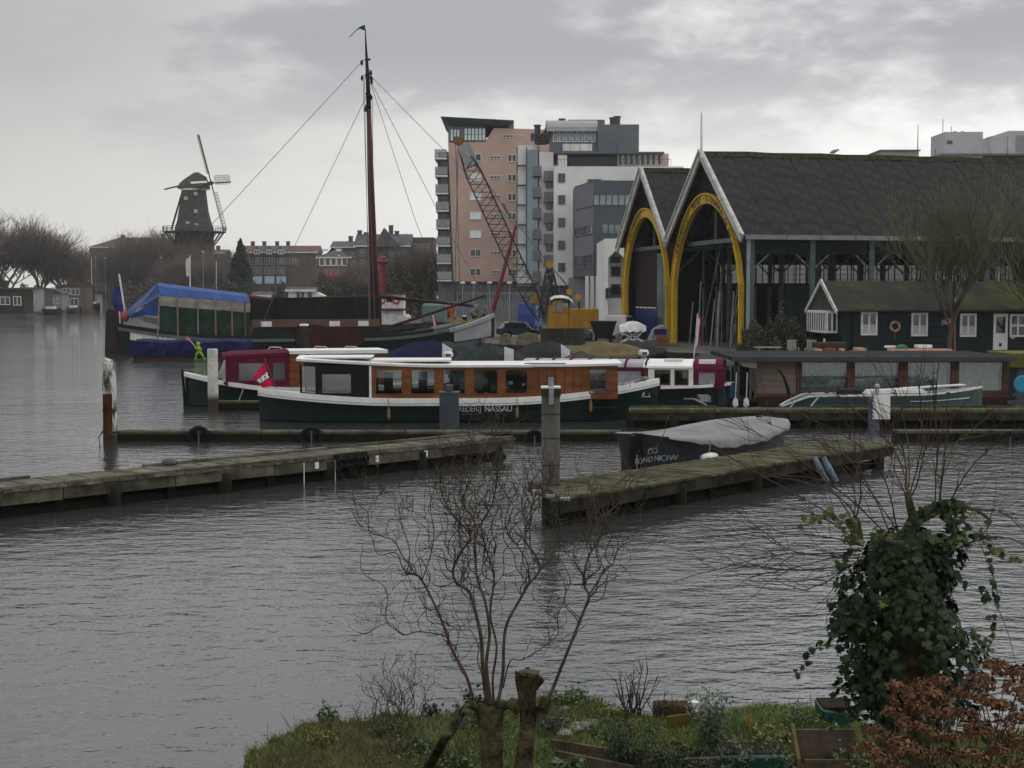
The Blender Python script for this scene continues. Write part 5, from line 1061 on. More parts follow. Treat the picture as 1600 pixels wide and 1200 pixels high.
# ---------------------------------------------------------------- the saloon boat in front
Yn = 51.2; t, L = frame_boat('saloon_boat', 'long dark green saloon boat with varnished wooden cabin and white rail lettering on its side', 'canal boat', axp(406,Yn-.3), axp(1029,Yn+.3))
lx = lambda px, Y=49.9: (X(px,Y)-X(406,Yn))
hz_ = lambda f: .80+.30*max(0,(.35-f)/.35)**1.6+.60*max(0,(f-.55)/.45)**2.0
hb = Hull(L, 3.0, hz_, ent=.38, run=.30, stern=.25, depth=.4, flare=.9); hb.build(t, HULLG, 44); hb.deck(t, WHITE, 40, .02)
hb.rail(t, WHITE, [(-.07,-.19),(.07,-.19),(.07,.02),(-.07,.02)], 50, name='white_strake'); hb.rail(t, mat('strake_shadow', (.25,.25,.24), .5, .1), [(-.085,-.125),(.085,-.125),(.085,-.105),(-.085,-.105)], 50, name='strake_shade_line'); hb.rail(t, WHITE, [(-.055,.021),(.055,.021),(.055,.07),(-.055,.07)], 50, name='toe_rail')  # thin grey strip on the strake paints the shade of a groove
b = MB(); b.tube([(L-.06,0,-.3),(L+.02,0,.6),(L+.06,0,1.55)], .05, 6); b.build('stem_post', BLACK, t, local=True)
hz0, hz1 = .80, 1.99; ch = 1.16
W1, W2 = lx(576), lx(963)
wins = [(lx(a),lx(c)) for a, c in ((581,624),(636,675),(687,723),(735,774),(784,821))]
for y, far in ((-ch,False),(ch,True)): cabin_side(t, W1, lx(823), y, hz0, hz1, wins, VARN, GLASS, .97, 1.88, far=far)
for y, far in ((-ch,False),(ch,True)): cabin_side(t, lx(905), W2-.1, y, hz0, hz1, [(lx(917),lx(946))], VARN, GLASS, .99, 1.88, far=far, name='galley_side')
for i, (a, c) in enumerate(((823,837),(837,850),(850,864),(864,878),(878,892),(892,905))):
    for y in (-ch-.01,ch): b = MB(); b.box((lx(a)+.008,y-.035-(i == 3)*.03,hz0+.02),(lx(c)-.008,y+.035,hz1-.02)); b.build('door_panel', VARN, t, local=True)
b = MB(); b.box((W2-.1,-ch-.03,hz0),(W2,-.35,hz1)); b.box((W2-.1,.35,hz0),(W2,ch+.03,hz1)); b.build('forward_bulkhead', VARN, t, local=True)
b = MB(); b.box((W1-.09,-ch-.07,hz0-.05),(W1-.01,-ch+.02,hz1)); b.build('white_trim', WHITE, t, local=True)
# dark aft cabin of canvas and soft windows
D0 = lx(464)
cabin_side(t, lx(490), W1-.1, -ch, hz0+.0, 2.0, [(lx(497),lx(545))], BLACK, VINYL, 1.0, 1.74, name='aft_canvas'); cabin_side(t, lx(490), W1-.1, ch, hz0, 2.0, [(lx(497),lx(545))], BLACK, VINYL, 1.0, 1.74, far=True, name='aft_canvas')
b = MB(); b.beam((D0,-.8,.95), (D0-.02,-.8,2.02), .07); b.beam((D0,.8,.95), (D0-.02,.8,2.02), .07); b.beam((D0,-.8,1.0), (lx(490),-ch,.95), .07,.12); b.beam((D0,.8,1.0), (lx(490),ch,.95), .07,.12); b.beam((lx(490),-ch,.9), (lx(490),-ch,2.0), .09); b.build('aft_post', BLACK, t, local=True)
for s in (-1,1): g = MB(); g.add([(D0,s*.8,1.06),(lx(490),s*ch,1.02),(lx(490),s*ch,1.96),(D0,s*.8,1.98)], [(0,1,2,3)]); g.build('soft_window', VINYL, t, local=True)
# roof: white edge with dark seams, slight sheer
def rz(x): f = (x-D0)/(W2+.5-D0); return 2.02+.23*max(0,(.4-f)/.4)**1.3+.05*max(0,(f-.8)/.2)
for a, c, dz in ((D0-.12, lx(830), 0), (lx(826), W2+.12, .015)):
    b = MB(); n = 16; rows = []
    for i in range(n+1):
        x = a+(c-a)*i/n; z = rz(x)+dz; h = ch+.14; rows.append([(x,-h,z-.08),(x,-h-.01,z+.0),(x,-h*.6,z+.05),(x,0,z+.07),(x,h*.6,z+.05),(x,h+.01,z),(x,h,z-.08)])
    b.grid(rows, True); b.f += [tuple(range(7)), tuple(range(n*7,n*7+7))[::-1]]; b.build('roof', WHITE, t, local=True)
b = MB(); b.box((lx(575),-1.0,2.13),(lx(700),.9,2.19)); b.box((lx(470),-1.0,2.25),(lx(575),.9,2.3)); b.build('sliding_hatch', WHITE, t, local=True)
b = MB(); b.box((lx(815),-1.32,2.055),(lx(880),-1.27,2.09)); b.build('roof_rail', DSTEEL, t, local=True)
# inside: benches, table, galley with glasses, floor
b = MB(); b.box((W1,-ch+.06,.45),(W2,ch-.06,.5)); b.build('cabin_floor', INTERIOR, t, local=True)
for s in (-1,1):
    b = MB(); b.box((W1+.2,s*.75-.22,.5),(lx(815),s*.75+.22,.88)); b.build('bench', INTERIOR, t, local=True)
for px in (600,655,706,757,806): b = MB(); b.box((lx(px)-.16,-.25,.9),(lx(px)+.16,-.1,1.72)); b.build('seat_back', mat('black_leather', (.015,.014,.013), .5, .2, 4), t, local=True)
b = MB(); b.box((lx(600),-.35,1.1),(lx(790),.35,1.14)); b.build('table', VARND, t, local=True)
for z in (1.16,1.4,1.62): b = MB(); b.box((lx(915),-.6,z),(lx(948),-.2,z+.02)); b.build('shelf', VARND, t, local=True)
for i in range(6):
    for z in (1.18,1.42): b = MB(); b.lathe([(.03,0),(.035,.15)], (lx(919)+i*.12,-.42,z), 8); b.build('glass', OFFWHITE, t, local=True)
# fenders, name, details
for px in (603,803,920,686):
    x = lx(px); f = x/L; b = MB(); b.lathe([(.02,.0),(.055,.06),(.06,.2),(.05,.34),(.02,.4)], (x,-hb.half(f)-.09,hz_(f)-.66), 8); fd = b.build('fender', mat('rope_fender', (.20,.12,.06), .9, .3, 12), t, local=True); b = MB(); b.tube([(x,-hb.half(f)-.08,hz_(f)-.27),(x,-hb.half(f)-.09,hz_(f)+.05)], .012, 4); b.build('line', ROPE, fd, local=True)
def hull_text(s, px0, h, zc, m, hull, xs=1, bold=0, name='lettering', pxf=None, dy=.012, gap=.05):
    mb = MB(); flat_text(mb, s, Matrix.Identity(4), h, xs, bold, gap); x0 = pxf if pxf is not None else lx(px0); out = []
    for v in mb.v:
        x = x0+v[0]; f = x/hull.L; z = zc+v[2]; hh = hull.half(f); zz = hull.sheer(f); k = min(1, max(0, (zz-z)/(zz*.5))); y = hh+(hh*hull.flare-hh)*k; out.append((x,-y-dy,z))
    mb.v = out; mb.build(name, m, t, local=True)
LET = mat('silver_letters', (.55,.56,.56), .4, .05, bump=0)
hull_text('REDERIJ', 711.5, .20, .39, LET, hb, .88, .0); hull_text('NASSAU', 752.5, .20, .39, mat('white_letters', (.75,.75,.74), .4, .05, bump=0), hb, .92, .010)
hull_text('SALONBOTEN', 716, .07, .27, mat('dim_letters', (.09,.10,.10), .5, .05, bump=0), hb, 1.0, 0)
# handwritten style name near the bow
mb = MB(); xb = lx(1006); 
def hull_curve(pts):
    out = []
    for x, z in pts:
        f = min(.99,(xb+x)/L); zz = hz_(f); h = hb.half(f); k = min(1,max(0,(zz-z)/(zz*.5))); out.append((xb+x,-(h+(h*.9-h)*k)-.02,z))
    return out
mb.tube(hull_curve([(0,.80),(.03,.92),(.08,.99),(.10,.93),(.05,.88),(.10,.80)]), .012, 4); mb.tube(hull_curve([(.14,.80),(.18,.86),(.16,.80),(.22,.82)]), .01, 4); mb.tube(hull_curve([(.25,.80),(.29,.95),(.27,.80),(.33,.81)]), .01, 4); mb.build('script_name', LET, t, local=True)
for x, s in ((lx(487),-1),(lx(975),-1),(lx(868),-1),(lx(980),1)):
    f = x/L; y = s*(hb.half(f)-.12); b = MB(); b.beam((x-.09,y,hz_(f)+.1), (x+.09,y,hz_(f)+.1), .03); b.beam((x,y,hz_(f)), (x,y,hz_(f)+.1), .03); b.build('cleat', STEEL, t, local=True)
b = MB()
for s in (-1,1): b.tube([(lx(985),s*.75,1.1+.1),(lx(985),s*.75,1.42),(lx(1012),s*.35,1.5),(lx(1018),0,1.5)], .016, 5)
b.build('bow_rail', STEEL, t, local=True)
b = MB(); b.tube([(lx(994),-.5,hz_(.95)+.05),(lx(1004),-.2,hz_(.95)+.12),(lx(1012),-.3,hz_(.97)+.1),(lx(1018),0,hz_(.98)+.14)], .035, 6); b.build('mooring_line', GREYROPE, t, local=True)
# Amsterdam flag on the stern
def ams_flag():
    p, q = P(432,606,50.9), P(413,560,50.9); t = thing('stern_flag', 'red flag with black band and three white crosses on the stern of the saloon boat', 'flag', p)
    b = MB(); b.tube([p, q], .02, 6); b.build('staff', VARN, t)
    A, B_, C, D = P(413,566,50.9), P(428,603,50.9), P(410,606,50.7), P(394.5,589,50.7)   # hoist top, hoist bottom, fly bottom, fly top
    def f(u, v):  # u along the fly, v down the hoist
        a = A.lerp(B_, v); c = D.lerp(C, v); r = a.lerp(c, u); r.y += .07*math.sin(u*5+v*3)*u-.0; return r
    def band(v0, v1, m, nm):
        b = MB(); rows = [[f(i/8, v0+(v1-v0)*j/3) for i in range(9)] for j in range(4)]; back = [[p_+Vector((0,.012,0)) for p_ in r] for r in rows]; b.grid(rows); b.grid(back[::-1]); return b.build(nm, m, t, smooth=True)
    red = mat('flag_scarlet', (.40,.012,.045), .75, .1); band(0,.34,red,'red_band'); band(.66,1,red,'red_band'); bb = band(.34,.66,mat('flag_black', (.018,.014,.016), .8, .1),'black_band')
    for k in range(3):
        b = MB(); uc, vc = .2+.3*k, .5
        for sg in (-1,1):
            pts = [f(uc+a, vc+sg*a*1.15)-Vector((0,.015,0)) for a in (-.10,.10)]; b.beam(pts[0], pts[1], .07, .012, (0,1,0))
        b.build('white_cross', WHITE, bb)
ams_flag()
# ---------------------------------------------------------------- red canopy boat behind, left
Yr = 57.8; t, L = frame_boat('canal_boat', 'green hulled boat with maroon canopy and white rail moored behind the saloon boat stern', 'canal boat', axp(288,Yr-.5), axp(700,Yr+2.2))
lx = lambda px, Y=56.9: (X(px,Y)-X(288,Yr-.5))/math.cos(t.rotation_euler.z if hasattr(t,'rotation_euler') else 0)
lx = lambda px, Y=56.9: X(px,Y)-X(288,Yr-.5)
hr_ = lambda f: .72+.62*max(0,(.4-f)/.4)**1.8+.2*max(0,(f-.6)/.4)**2
hh_ = Hull(L, 2.9, hr_, ent=.3, run=.36, stern=.02, depth=.4); hh_.build(t, HULLG, 36); hh_.deck(t, WHITE, 30, .03)
hh_.rail(t, WHITE, [(-.06,-.13),(.06,-.13),(.06,.04),(-.06,.04)], 44, name='white_strake'); b = MB(); b.tube([(-.02,0,-.3),(-.06,0,.7),(-.12,0,1.5)], .06, 6); b.build('stem_post', BLACK, t, local=True)
c0, c1 = lx(337), lx(444); cw = 1.05
cabin_side(t, c0+.2, c1, -cw, .80, 2.08, [(lx(364),lx(407)),(lx(417),lx(438))], MAROON, VINYL, 1.0, 1.78, name='canopy_side'); cabin_side(t, c0+.2, c1, cw, .80, 2.08, [(lx(364),lx(407)),(lx(417),lx(438))], MAROON, VINYL, 1.0, 1.78, far=True, name='canopy_side')
for s in (-1,1):
    g = MB(); g.add([(c0-.1,s*.5,1.2),(c0+.2,s*cw,1.05),(c0+.35,s*cw,1.8),(c0+.2,s*.5,1.95)], [(0,1,2,3)]); g.build('soft_window', VINYL, t, local=True); b = MB(); b.beam((c0-.1,s*.5,1.0), (c0+.3,s*.5,2.05), .07); b.beam((c0-.1,s*.5,1.1), (c0+.2,s*cw,.95), .1); b.build('canopy_edge', MAROON, t, local=True)
b = MB(); rows = [[(x,-cw-.06,z-.12),(x,-cw-.05,z),(x,-.5,z+.1),(x,.5,z+.1),(x,cw+.05,z),(x,cw+.06,z-.12)] for x, z in ((c0+.12,2.02),(c0+.6,2.1),(c0+1.5,2.12),(c1,2.16))]
b.grid(rows, True); b.f += [tuple(range(6)), tuple(range(18,24))[::-1]]; b.build('canopy', MAROON, t, local=True)
for s in (-cw,cw): b = MB(); b.box((c1+.0,s-.05,.8),(lx(461),s+.05,2.1)); b.build('wooden_post', VARN, t, local=True)
b = MB(); b.box((c1,-cw-.12,2.1),(lx(600),cw+.12,2.24)); b.build('roof', WHITE, t, local=True)
cabin_side(t, lx(461), lx(600), -cw, .8, 2.1, [(lx(470),lx(500)),(lx(510),lx(540)),(lx(550),lx(590))], VARN, GLASS, 1.0, 1.8); cabin_side(t, lx(461), lx(600), cw, .8, 2.1, [(lx(470),lx(500)),(lx(510),lx(540)),(lx(550),lx(590))], VARN, GLASS, 1.0, 1.8, far=True)
b = MB(); x = lx(371); b.tube([(lx(372),-1.3,.78),(lx(365),-1.35,.35),(lx(362),-1.5,.05)], .03, 5); b.build('mooring_line', ROPE, t, local=True)
b = MB(); b.tube([(.05,-.12,1.2),(.04,-.14,.1)], .025, 5); b.build('bow_chain', BLACK, t, local=True)
# upturned white dinghy on deck further along and low white skiff
# ---------------------------------------------------------------- red and white boat behind, right
Yw = 57.6; t, L = frame_boat('canal_boat', 'green hulled boat with white cabin between maroon framed clear canopies', 'canal boat', axp(800,Yw+1.2), axp(1146,Yw-.6))
ox = X(800,Yw+1.2); lx = lambda px, Y=56.7: X(px,Y)-ox
hw_ = lambda f: .80+.16*max(0,(f-.5)/.5)**1.5+.1*max(0,(.3-f)/.3)
hv = Hull(L, 2.9, hw_, ent=.16, run=.22, stern=.4, depth=.4); hv.build(t, HULLG, 34); hv.deck(t, WHITE, 30, .03); hv.rail(t, WHITE, [(-.05,-.07),(.05,-.07),(.05,.04),(-.05,.04)], 40, name='white_strake')
MILKY = mat('hazy_vinyl', (.22,.22,.25), .25, .25, 1.5, (.30,.30,.34), 0); k0, k1, k2, k3 = lx(822), lx(1024), lx(1096), lx(1142)
for s, far in ((-1,False),(1,True)):
    y = s*1.12
    cabin_side(t, lx(966), lx(1025), y, .8, 1.6, [(lx(972),lx(1016))], MAROON, VINYL if far else MILKY, .9, 1.5, far=far, name='canopy_side')
    cabin_side(t, k0, lx(964), y, .8, 1.6, [(lx(832),lx(890)),(lx(898),lx(958))], MAROON, VINYL, .9, 1.5, far=far, name='canopy_side')
    cabin_side(t, lx(1026), k2, y, .8, 1.64, [(lx(1036),lx(1061)),(lx(1067),lx(1089))], WHITE, DGLASS, .90, 1.52, far=far)
    b = MB(); b.beam((lx(1026),y-.03*s*0,.9), (lx(1020),y,1.6), .16, .08); b.build('wooden_post', VARND, t, local=True)
    if not far:
        for a, c in ((1036,1061),(1067,1089)): m = MB(); yy = y-.06; m.box((lx(a),yy,.90),(lx(a)+.05,yy+.03,1.52)); m.box((lx(c)-.05,yy,.90),(lx(c),yy+.03,1.52)); m.box((lx(a)+.05,yy,.90),(lx(c)-.05,yy+.03,.95)); m.box((lx(a)+.05,yy,1.47),(lx(c)-.05,yy+.03,1.52)); m.build('brown_window_frame', VARND, t, local=True)
def arched(x0, x1, z0, h, w, m, name, n=10, p=6):
    b = MB(); rows = []
    for i in range(p+1): x = x0+(x1-x0)*i/p; rows.append([(x,-w*math.cos(a),z0+h*max(0,math.sin(a))**.8) for a in [math.pi*j/n for j in range(n+1)]])
    b.grid(rows); b.grid([[(x,y,z-.02) for x, y, z in r] for r in rows[::-1]]); return b.build(name, m, t, local=True, smooth=True)
ca = arched(k0, lx(1024), 1.56, .32, 1.16, mat('milky_vinyl', (.32,.32,.34), .35, .12, 2), 'clear_canopy_top')
for px in (822,846,872,900,930,962,990,1022): 
    b = MB(); b.tube([(lx(px),-1.17*math.cos(a),1.56+.34*max(0,math.sin(a))**.8) for a in [math.pi*j/10 for j in range(11)]], .05, 5); b.build('maroon_hoop', MAROON, ca, local=True)
for s in (-1,1): b = MB(); b.box((k0,s*1.16-.03,1.5),(lx(1026),s*1.16+.03,1.6)); b.build('maroon_hem', MAROON, ca, local=True)
b = MB(); rows = [[(x,-1.2,1.58),(x,-1.18,1.66),(x,-.8,1.83),(x,0,1.90),(x,.8,1.83),(x,1.18,1.66),(x,1.2,1.58)] for x in (lx(1018),lx(1050),lx(1095))]; b.grid(rows, True); b.f += [tuple(range(7)), tuple(range(14,21))[::-1]]; b.build('roof', WHITE, t, local=True)
b = MB(); b.box((lx(1050),-.8,1.84),(lx(1078),-.2,1.92)); b.build('roof_hatch', WHITE, t, local=True)
aft = arched(k2, k3, 1.56, .38, 1.16, MAROON, 'aft_canopy')
for s, far in ((-1,False),(1,True)): cabin_side(t, k2, k3, s*1.12, .8, 1.58, [(lx(1103),lx(1131))], MAROON, VINYL if far else MILKY, .92, 1.46, far=far, name='aft_canopy_side')
b = MB(); b.grid([[(x,-1.19*math.cos(a),1.575+.40*max(0,math.sin(a))**.8) for a in [math.pi*(.12+.2*j/4) for j in range(5)]] for x in (lx(1104),lx(1130))]); b.build('soft_window', MT['milky_vinyl'], aft, local=True)
b = MB(); b.box((k3-.02,-1.12,.8),(k3+.04,1.12,1.6)); b.build('aft_curtain', MAROON, t, local=True)
# ---------------------------------------------------------------- houseboat
Yh = 57.5; t, L = frame_boat('houseboat', 'flat roofed brown timber houseboat with four large glass windows', 'houseboat', axp(1146,Yh), axp(1583,Yh)); ox = X(1146,Yh); hx = lambda px, Y=57.5: X(px,Y)-ox; hzz = lambda py, Y=57.5: Z(py,Y)
HBW = mat('brown_stained_timber', (.085,.042,.026), .6, .3, 1.5, (.12,.062,.04), .15, 30, stretch=(.4,1,3)); TAUPE = mat('taupe_panel', (.16,.125,.10), .75, .15, 1.5); HBR = mat('dark_felt_roof', (.05,.053,.058), .85, .25, 1.5)
b = MB(); b.box((hx(1185),0,-.4),(L,6,.32)); b.build('hull', mat('hull_brown_black', (.03,.02,.016), .7, .3, 2), t, local=True)
zb0, zt0 = .34, hzz(563)
b = MB(); b.box((hx(1180),.0,zb0),(hx(1246),.1,hzz(615))); b.box((hx(1246),0.0,zb0),(hx(1578),.1,hzz(613))); b.build('lower_cladding', HBW, t, local=True)
for i in range(5): z0 = hzz(615)+i*(zt0-hzz(615))/5; b = MB(); b.box((hx(1182),.01,z0+.006),(hx(1245.5),.09,z0+(zt0-hzz(615))/5-.006)); b.build('wall_panel', TAUPE, t, local=True)
for a, c in ((1246,1254),(1325,1337),(1406,1420),(1488,1500),(1569,1578)): b = MB(); xm = hx(a), hx(c); b.box((xm[0],-.05,hzz(613)+.002),((xm[0]+xm[1])/2-.01,.1,zt0)); b.box(((xm[0]+xm[1])/2+.01,-.03,hzz(613)+.002),(xm[1],.1,zt0)); b.build('mullion', HBW, t, local=True)
for a, c in ((1254,1325),(1337,1406),(1420,1488),(1500,1569)):
    g = MB(); g.box((hx(a),.03,hzz(613)+.02),(hx(c),.05,zt0-.05)); w = g.build('window_pane', HGLASS, t, local=True)
    b = MB(); b.box((hx(a),-.02,hzz(613)+.002),(hx(c),.09,hzz(613)+.07)); b.box((hx(a),-.02,zt0-.09),(hx(c),.09,zt0)); b.build('window_frame', HBW, w, local=True)
b = MB(); b.box((hx(1182),5.4,zb0),(hx(1578),5.5,zt0)); b.box((hx(1182),.1,zb0-.02),(hx(1578),5.4,zb0+.2)); b.box((hx(1574),.101,zb0),(hx(1578),5.39,zt0)); b.box((hx(1182),.101,zb0),(hx(1185),5.39,zt0)); b.build('inner_wall', mat('pale_inner_wall', (.20,.225,.225), .8, .15, 1), t, local=True)
for px, w, h, m in ((1268,1.0,1.1,WHITE),(1300,.8,.8,PALE),(1360,1.2,.7,DSTEEL),(1388,.5,1.2,PALE),(1440,1.0,.9,TEALR),(1470,.7,1.3,PALE),(1520,.9,1.2,TEALR),(1548,.8,1.0,PALE)):
    b = MB(); b.box((hx(px)-w/2,2.6,zb0+.2),(hx(px)+w/2,3.2,zb0+.2+h)); b.build('cabinet', m, t, local=True, bevel=.03)
for a, c in ((1254,1325),(1338,1405),(1421,1486),(1501,1568)):
    b = MB(); n = 24; b.grid([[(hx(a)+(hx(c)-hx(a))*i/n,.35+.04*(-1)**i,z) for i in range(n+1)] for z in (zb0+.25,zt0-.1)]); b.build('curtain', mat('sheer_curtain', (.42,.47,.475), .9, .15, 4), t, local=True)
b = MB(); b.box((hx(1143),-.55,zt0),(hx(1577),6.0,1.985)); b.build('roof', HBR, t, local=True)
b = MB(); b.box((hx(1141),-.62,zt0-.02),(hx(1579),-.551,1.999)); b.box((hx(1579.1),-.62,zt0-.02),(hx(1582),6.0,1.995)); b.build('roof_fascia', mat('grey_fascia', (.095,.10,.105), .6, .15, 2), t, local=True)
b = MB(); b.add([(hx(1150),-.5,zt0-.01),(hx(1180),-.5,zt0-.01),(hx(1180),-.45,zt0-.32),(hx(1158),-.45,zt0-.22)], [(0,1,2,3)]); b.build('porch_valance', BEIGET, t, local=True)
for px in (1152,1171,1179): b = MB(); b.beam((hx(px),-.35,.2), (hx(px),-.35,zt0), .1); b.build('porch_post', mat('grey_brown_post', (.075,.06,.05), .8, .3, 3), t, local=True)
b = MB(); b.box((hx(1158),1.5,.3),(hx(1181),1.6,zt0)); b.build('porch_wall', HULLG, t, local=True); b = MB(); b.box((hx(1128),-.6,.18),(hx(1185),3,.3)); b.build('porch_deck', DARKWOOD, t, local=True)
q = P(1141,610,56.9); t2_ = thing('blue_bundle', 'blue and red bundle hanging by the houseboat porch', 'bundle', q); b = MB(); b.lathe([(.05,-.35),(.17,-.25),(.2,.05),(.14,.3),(.05,.38)], q, 10); b.build('bag', mat('bundle_blue', (.02,.05,.13), .8, .3, 6), t2_); b = MB(); b.sphere(q+Vector((-.25,0,-.1)), .12, 8, 6, (1,1,1.7)); b.build('red_pouch', MAROON, t2_)
b = MB(); b.tube([q+Vector((.02,0,.38)), q+Vector((.05,.3,1.0))], .015, 4); b.build('strap', ROPE, t2_)
for px, l in ((1149,'paddle with pale blade leaning at the houseboat porch, left'),(1166,'paddle with pale blade leaning at the houseboat porch, right')):
    q = P(px,625,56.7); t2_ = thing('paddle', l, 'paddle', q, 0, 'paddles at the porch'); b = MB(); b.tube([q, q+Vector((.03,0,1.1))], .02, 6); b.build('shaft', OFFWHITE, t2_); b = MB(); b.lathe([(.03,-.3),(.12,-.22),(.10,0),(.03,.1)], q, 8, Matrix.Diagonal((1,.25,1))); b.build('blade', OFFWHITE, t2_)
b = MB(); rows=[[ (X(px,55.6),55.6+dy,.32+zz) for dy, zz in ((-.4,0),(-.35,.22+.05*math.sin(px)),(.35,.25+.04*math.cos(px)),(.4,0))] for px in range(1092,1112,3)]; b.grid(rows); tag(b.build('folded_tarp', mat('grey_tarp2', (.15,.16,.17), .8, .3, 4), bevel=.02), 'folded grey tarpaulin at the end of the back jetty', 'tarpaulin')
# ---------------------------------------------------------------- green sailing boat in front of the houseboat
t, L = frame_boat('sailing_boat', 'green sailing boat with white deck and tall dark rudder lying before the houseboat', 'sailing boat', axp(1222,54.6), axp(1537,54.6)); ox = X(1222,54.6); sx = lambda px: X(px,53.9)-ox
hs = lambda f: .62+.10*f+.22*max(0,(f-.7)/.3)**1.4-.40*max(0,(.13-f)/.13)**1.1
GRN = mat('sea_green_hull', (.022,.055,.046), .3, .2, 1.5, spec=.5, bump=.03); DGRN = mat('dark_sea_green', (.012,.04,.034), .3, .2, 1.5, spec=.5, bump=.03)
hg = Hull(L, 1.35, hs, ent=.5, run=.2, stern=.25, depth=.3, flare=.85); hg.build(t, GRN, 36); hg.deck(t, TEALR, 30, .0); hg.rail(t, OFFWHITE, [(-.03,-.03),(.03,-.03),(.03,.04),(-.03,.04)], 40, name='white_toe_rail')
def hull_patch(hull, f0, f1, k0, k1, m, name, n=8, dy=.012, skew=0):
    b = MB(); rows = []
    for i in range(n+1):
        r = []
        for k in (k0, (k0+k1)/2, k1):
            f = min(1,max(0,f0+(f1-f0)*i/n+skew*k)); z = hull.sheer(f); h = hull.half(f); y = h+(h*hull.flare-h)*min(1,k*2); r.append((hull.X(f),-y-dy,z*(1-k)))
        rows.append(r)
    b.grid(rows); b.build(name, m, t, local=True)
hull_patch(hg, .07, .16, .02, .9, DGRN, 'dark_stripe', skew=-.06); hull_patch(hg, .165, .175, .02, .95, WHITE, 'white_stripe', skew=-.06, dy=.016); hull_patch(hg, .055, .065, .02, .95, WHITE, 'white_stripe', skew=-.05, dy=.016)
hull_patch(hg, .62, .93, .34, .39, OFFWHITE, 'white_line', 12); hull_patch(hg, .2, .98, .5, .98, DGRN, 'boot_top', 24, .008)
b = MB(); pts = [(sx(1218),0,1.62),(sx(1224),0,1.60),(sx(1231),0,1.35),(sx(1238),0,.9),(sx(1240),0,.62)]; b.tube(pts, [.02,.05,.06,.07,.08], 6); b.build('rudder_head', BLACK, t, local=True)
b = MB(); b.box((sx(1318),-.5,.62),(sx(1352),.4,.90)); b.build('cockpit_cover', mat('black_cover', (.02,.02,.022), .8, .3, 3), t, local=True, bevel=.06)
b = MB(); b.prism([(sx(1360),-.4,.70),(sx(1455),-.32,.74),(sx(1450),-.30,.88),(sx(1365),-.36,.84)], (0,.7,0)); b.build('coachroof', OFFWHITE, t, local=True)
b = MB(); b.tube([(sx(1400),0,.86),(sx(1520),0,1.02)], .04, 6); b.tube([(sx(1420),.1,.9),(sx(1516),.1,1.04)], .03, 6); b.build('lowered_spar', OFFWHITE, t, local=True)
for px in (1268,1295,1400,1486): b = MB(); b.beam((sx(px)-.08,-.5,.75), (sx(px)+.08,-.5,.75), .04); b.build('cleat', BLACK, t, local=True)
# ---------------------------------------------------------------- grey covered sloop with lettering
A, B_ = P(998,700,35.6), P(1222,660,41.2); t, L = frame_boat('sloop', 'dark grey sloop under a light grey cover, lettered BOARD NOW, tied to the mossy jetty', 'sloop', A, B_)
Mi = wmx(t).inverted(); BN = mat('slate_hull', (.028,.033,.040), .45, .25, 1.5, bump=.04); COVER = mat('light_grey_cover', (.165,.165,.165), .75, .15, 1.2, (.215,.215,.215), .35, 5)
hs2 = lambda f: .72+.12*(1-f)+.10*max(0,(.25-f)/.25)+.16*max(0,(f-.5)/.5)
hq = Hull(L, 2.3, hs2, ent=.40, run=.16, stern=.55, depth=.3, flare=.86); hq.build(t, BN, 36); hq.rail(t, BLACK, [(-.04,-.05),(.04,-.05),(.04,.03),(-.04,.03)], 40, name='rubbing_strake')
rows = []; n = 40
for i in range(n+1):
    f = .015+.985*i/n; h = hq.half(f)+.085; z = hs2(f); x = hq.X(f); cr = .02+.30*max(0,math.sin(math.pi*min(1,f*.95+.08)))**.8*(.35+.95*f)-.16*math.exp(-((f-.22)/.13)**2); hang = .10+.16*math.exp(-((f-.4)/.22)**2)+.025*math.sin(f*23+1)+.02*math.sin(f*57)
    if f < .12: hang *= f/.12; 
    rows.append([(x,-h-.02,z-hang),(x,-h-.025,z-hang*.4),(x,-h*.97,z+.035),(x,-h*.55,z+cr*.75+.012*math.sin(f*40)),(x,0,z+cr+.02),(x,h*.55,z+cr*.75),(x,h*.97,z+.035),(x,h+.025,z-hang*.4),(x,h+.02,z-hang)])
b = MB(); b.grid(rows); b.f.append(tuple(range(9))); cv = b.build('cover', COVER, t, local=True, smooth=True)
for f, yy in ((.74,-.35),(.88,-.3)): z = hs2(f)+.02+.30*.75*(.35+.95*f)*.8; b = MB(); b.box((hq.X(f)-.16,yy-.03,z+.05),(hq.X(f)+.16,yy+.03,z+.09)); b.build('cover_strap', BLACK, cv, local=True)
b = MB(); b.box((-.10,-.12,-.3),(.03,.12,1.02)); b.build('stern_post', BLACK, t, local=True); b = MB(); b.box((-.34,-.05,-.3),(-.14,.05,.98)); b.build('rudder', BLACK, t, local=True); b = MB(); b.beam((-.2,-.09,.1), (-.2,-.09,.5), .03); b.build('rudder_fitting', STEEL, t, local=True)
pf = None
def x_for(px, hull):
    x = 1.0
    for _ in range(40):
        w = wmx(t) @ Vector((x,-hull.half(x/hull.L)*.95,.5)); x += (px-(800+F*w.x/w.y))*w.y/F*1.2
    return x
hull_text('BOARD NOW', 0, .14, .36, mat('grey_letters', (.19,.205,.22), .5, .05, bump=0), hq, 1.15, .014, pxf=x_for(996,hq))
mb = MB(); xa = x_for(1022,hq); pts = []
for k in range(25):
    a = 2*math.pi*k/24; x = xa+.18*math.cos(a)/(1+math.sin(a)**2)*1.1; z = .63+.15*math.sin(a)*math.cos(a)/(1+math.sin(a)**2)*1.3; f = x/L; zz = hs2(f); h = hq.half(f); kk = min(1,max(0,(zz-z)/(zz*.5))); pts.append((x,-(h+(h*.86-h)*kk)-.012,z))
mb.tube(pts, .014, 4, False); mb.build('loop_emblem', MT['grey_letters'], t, local=True)
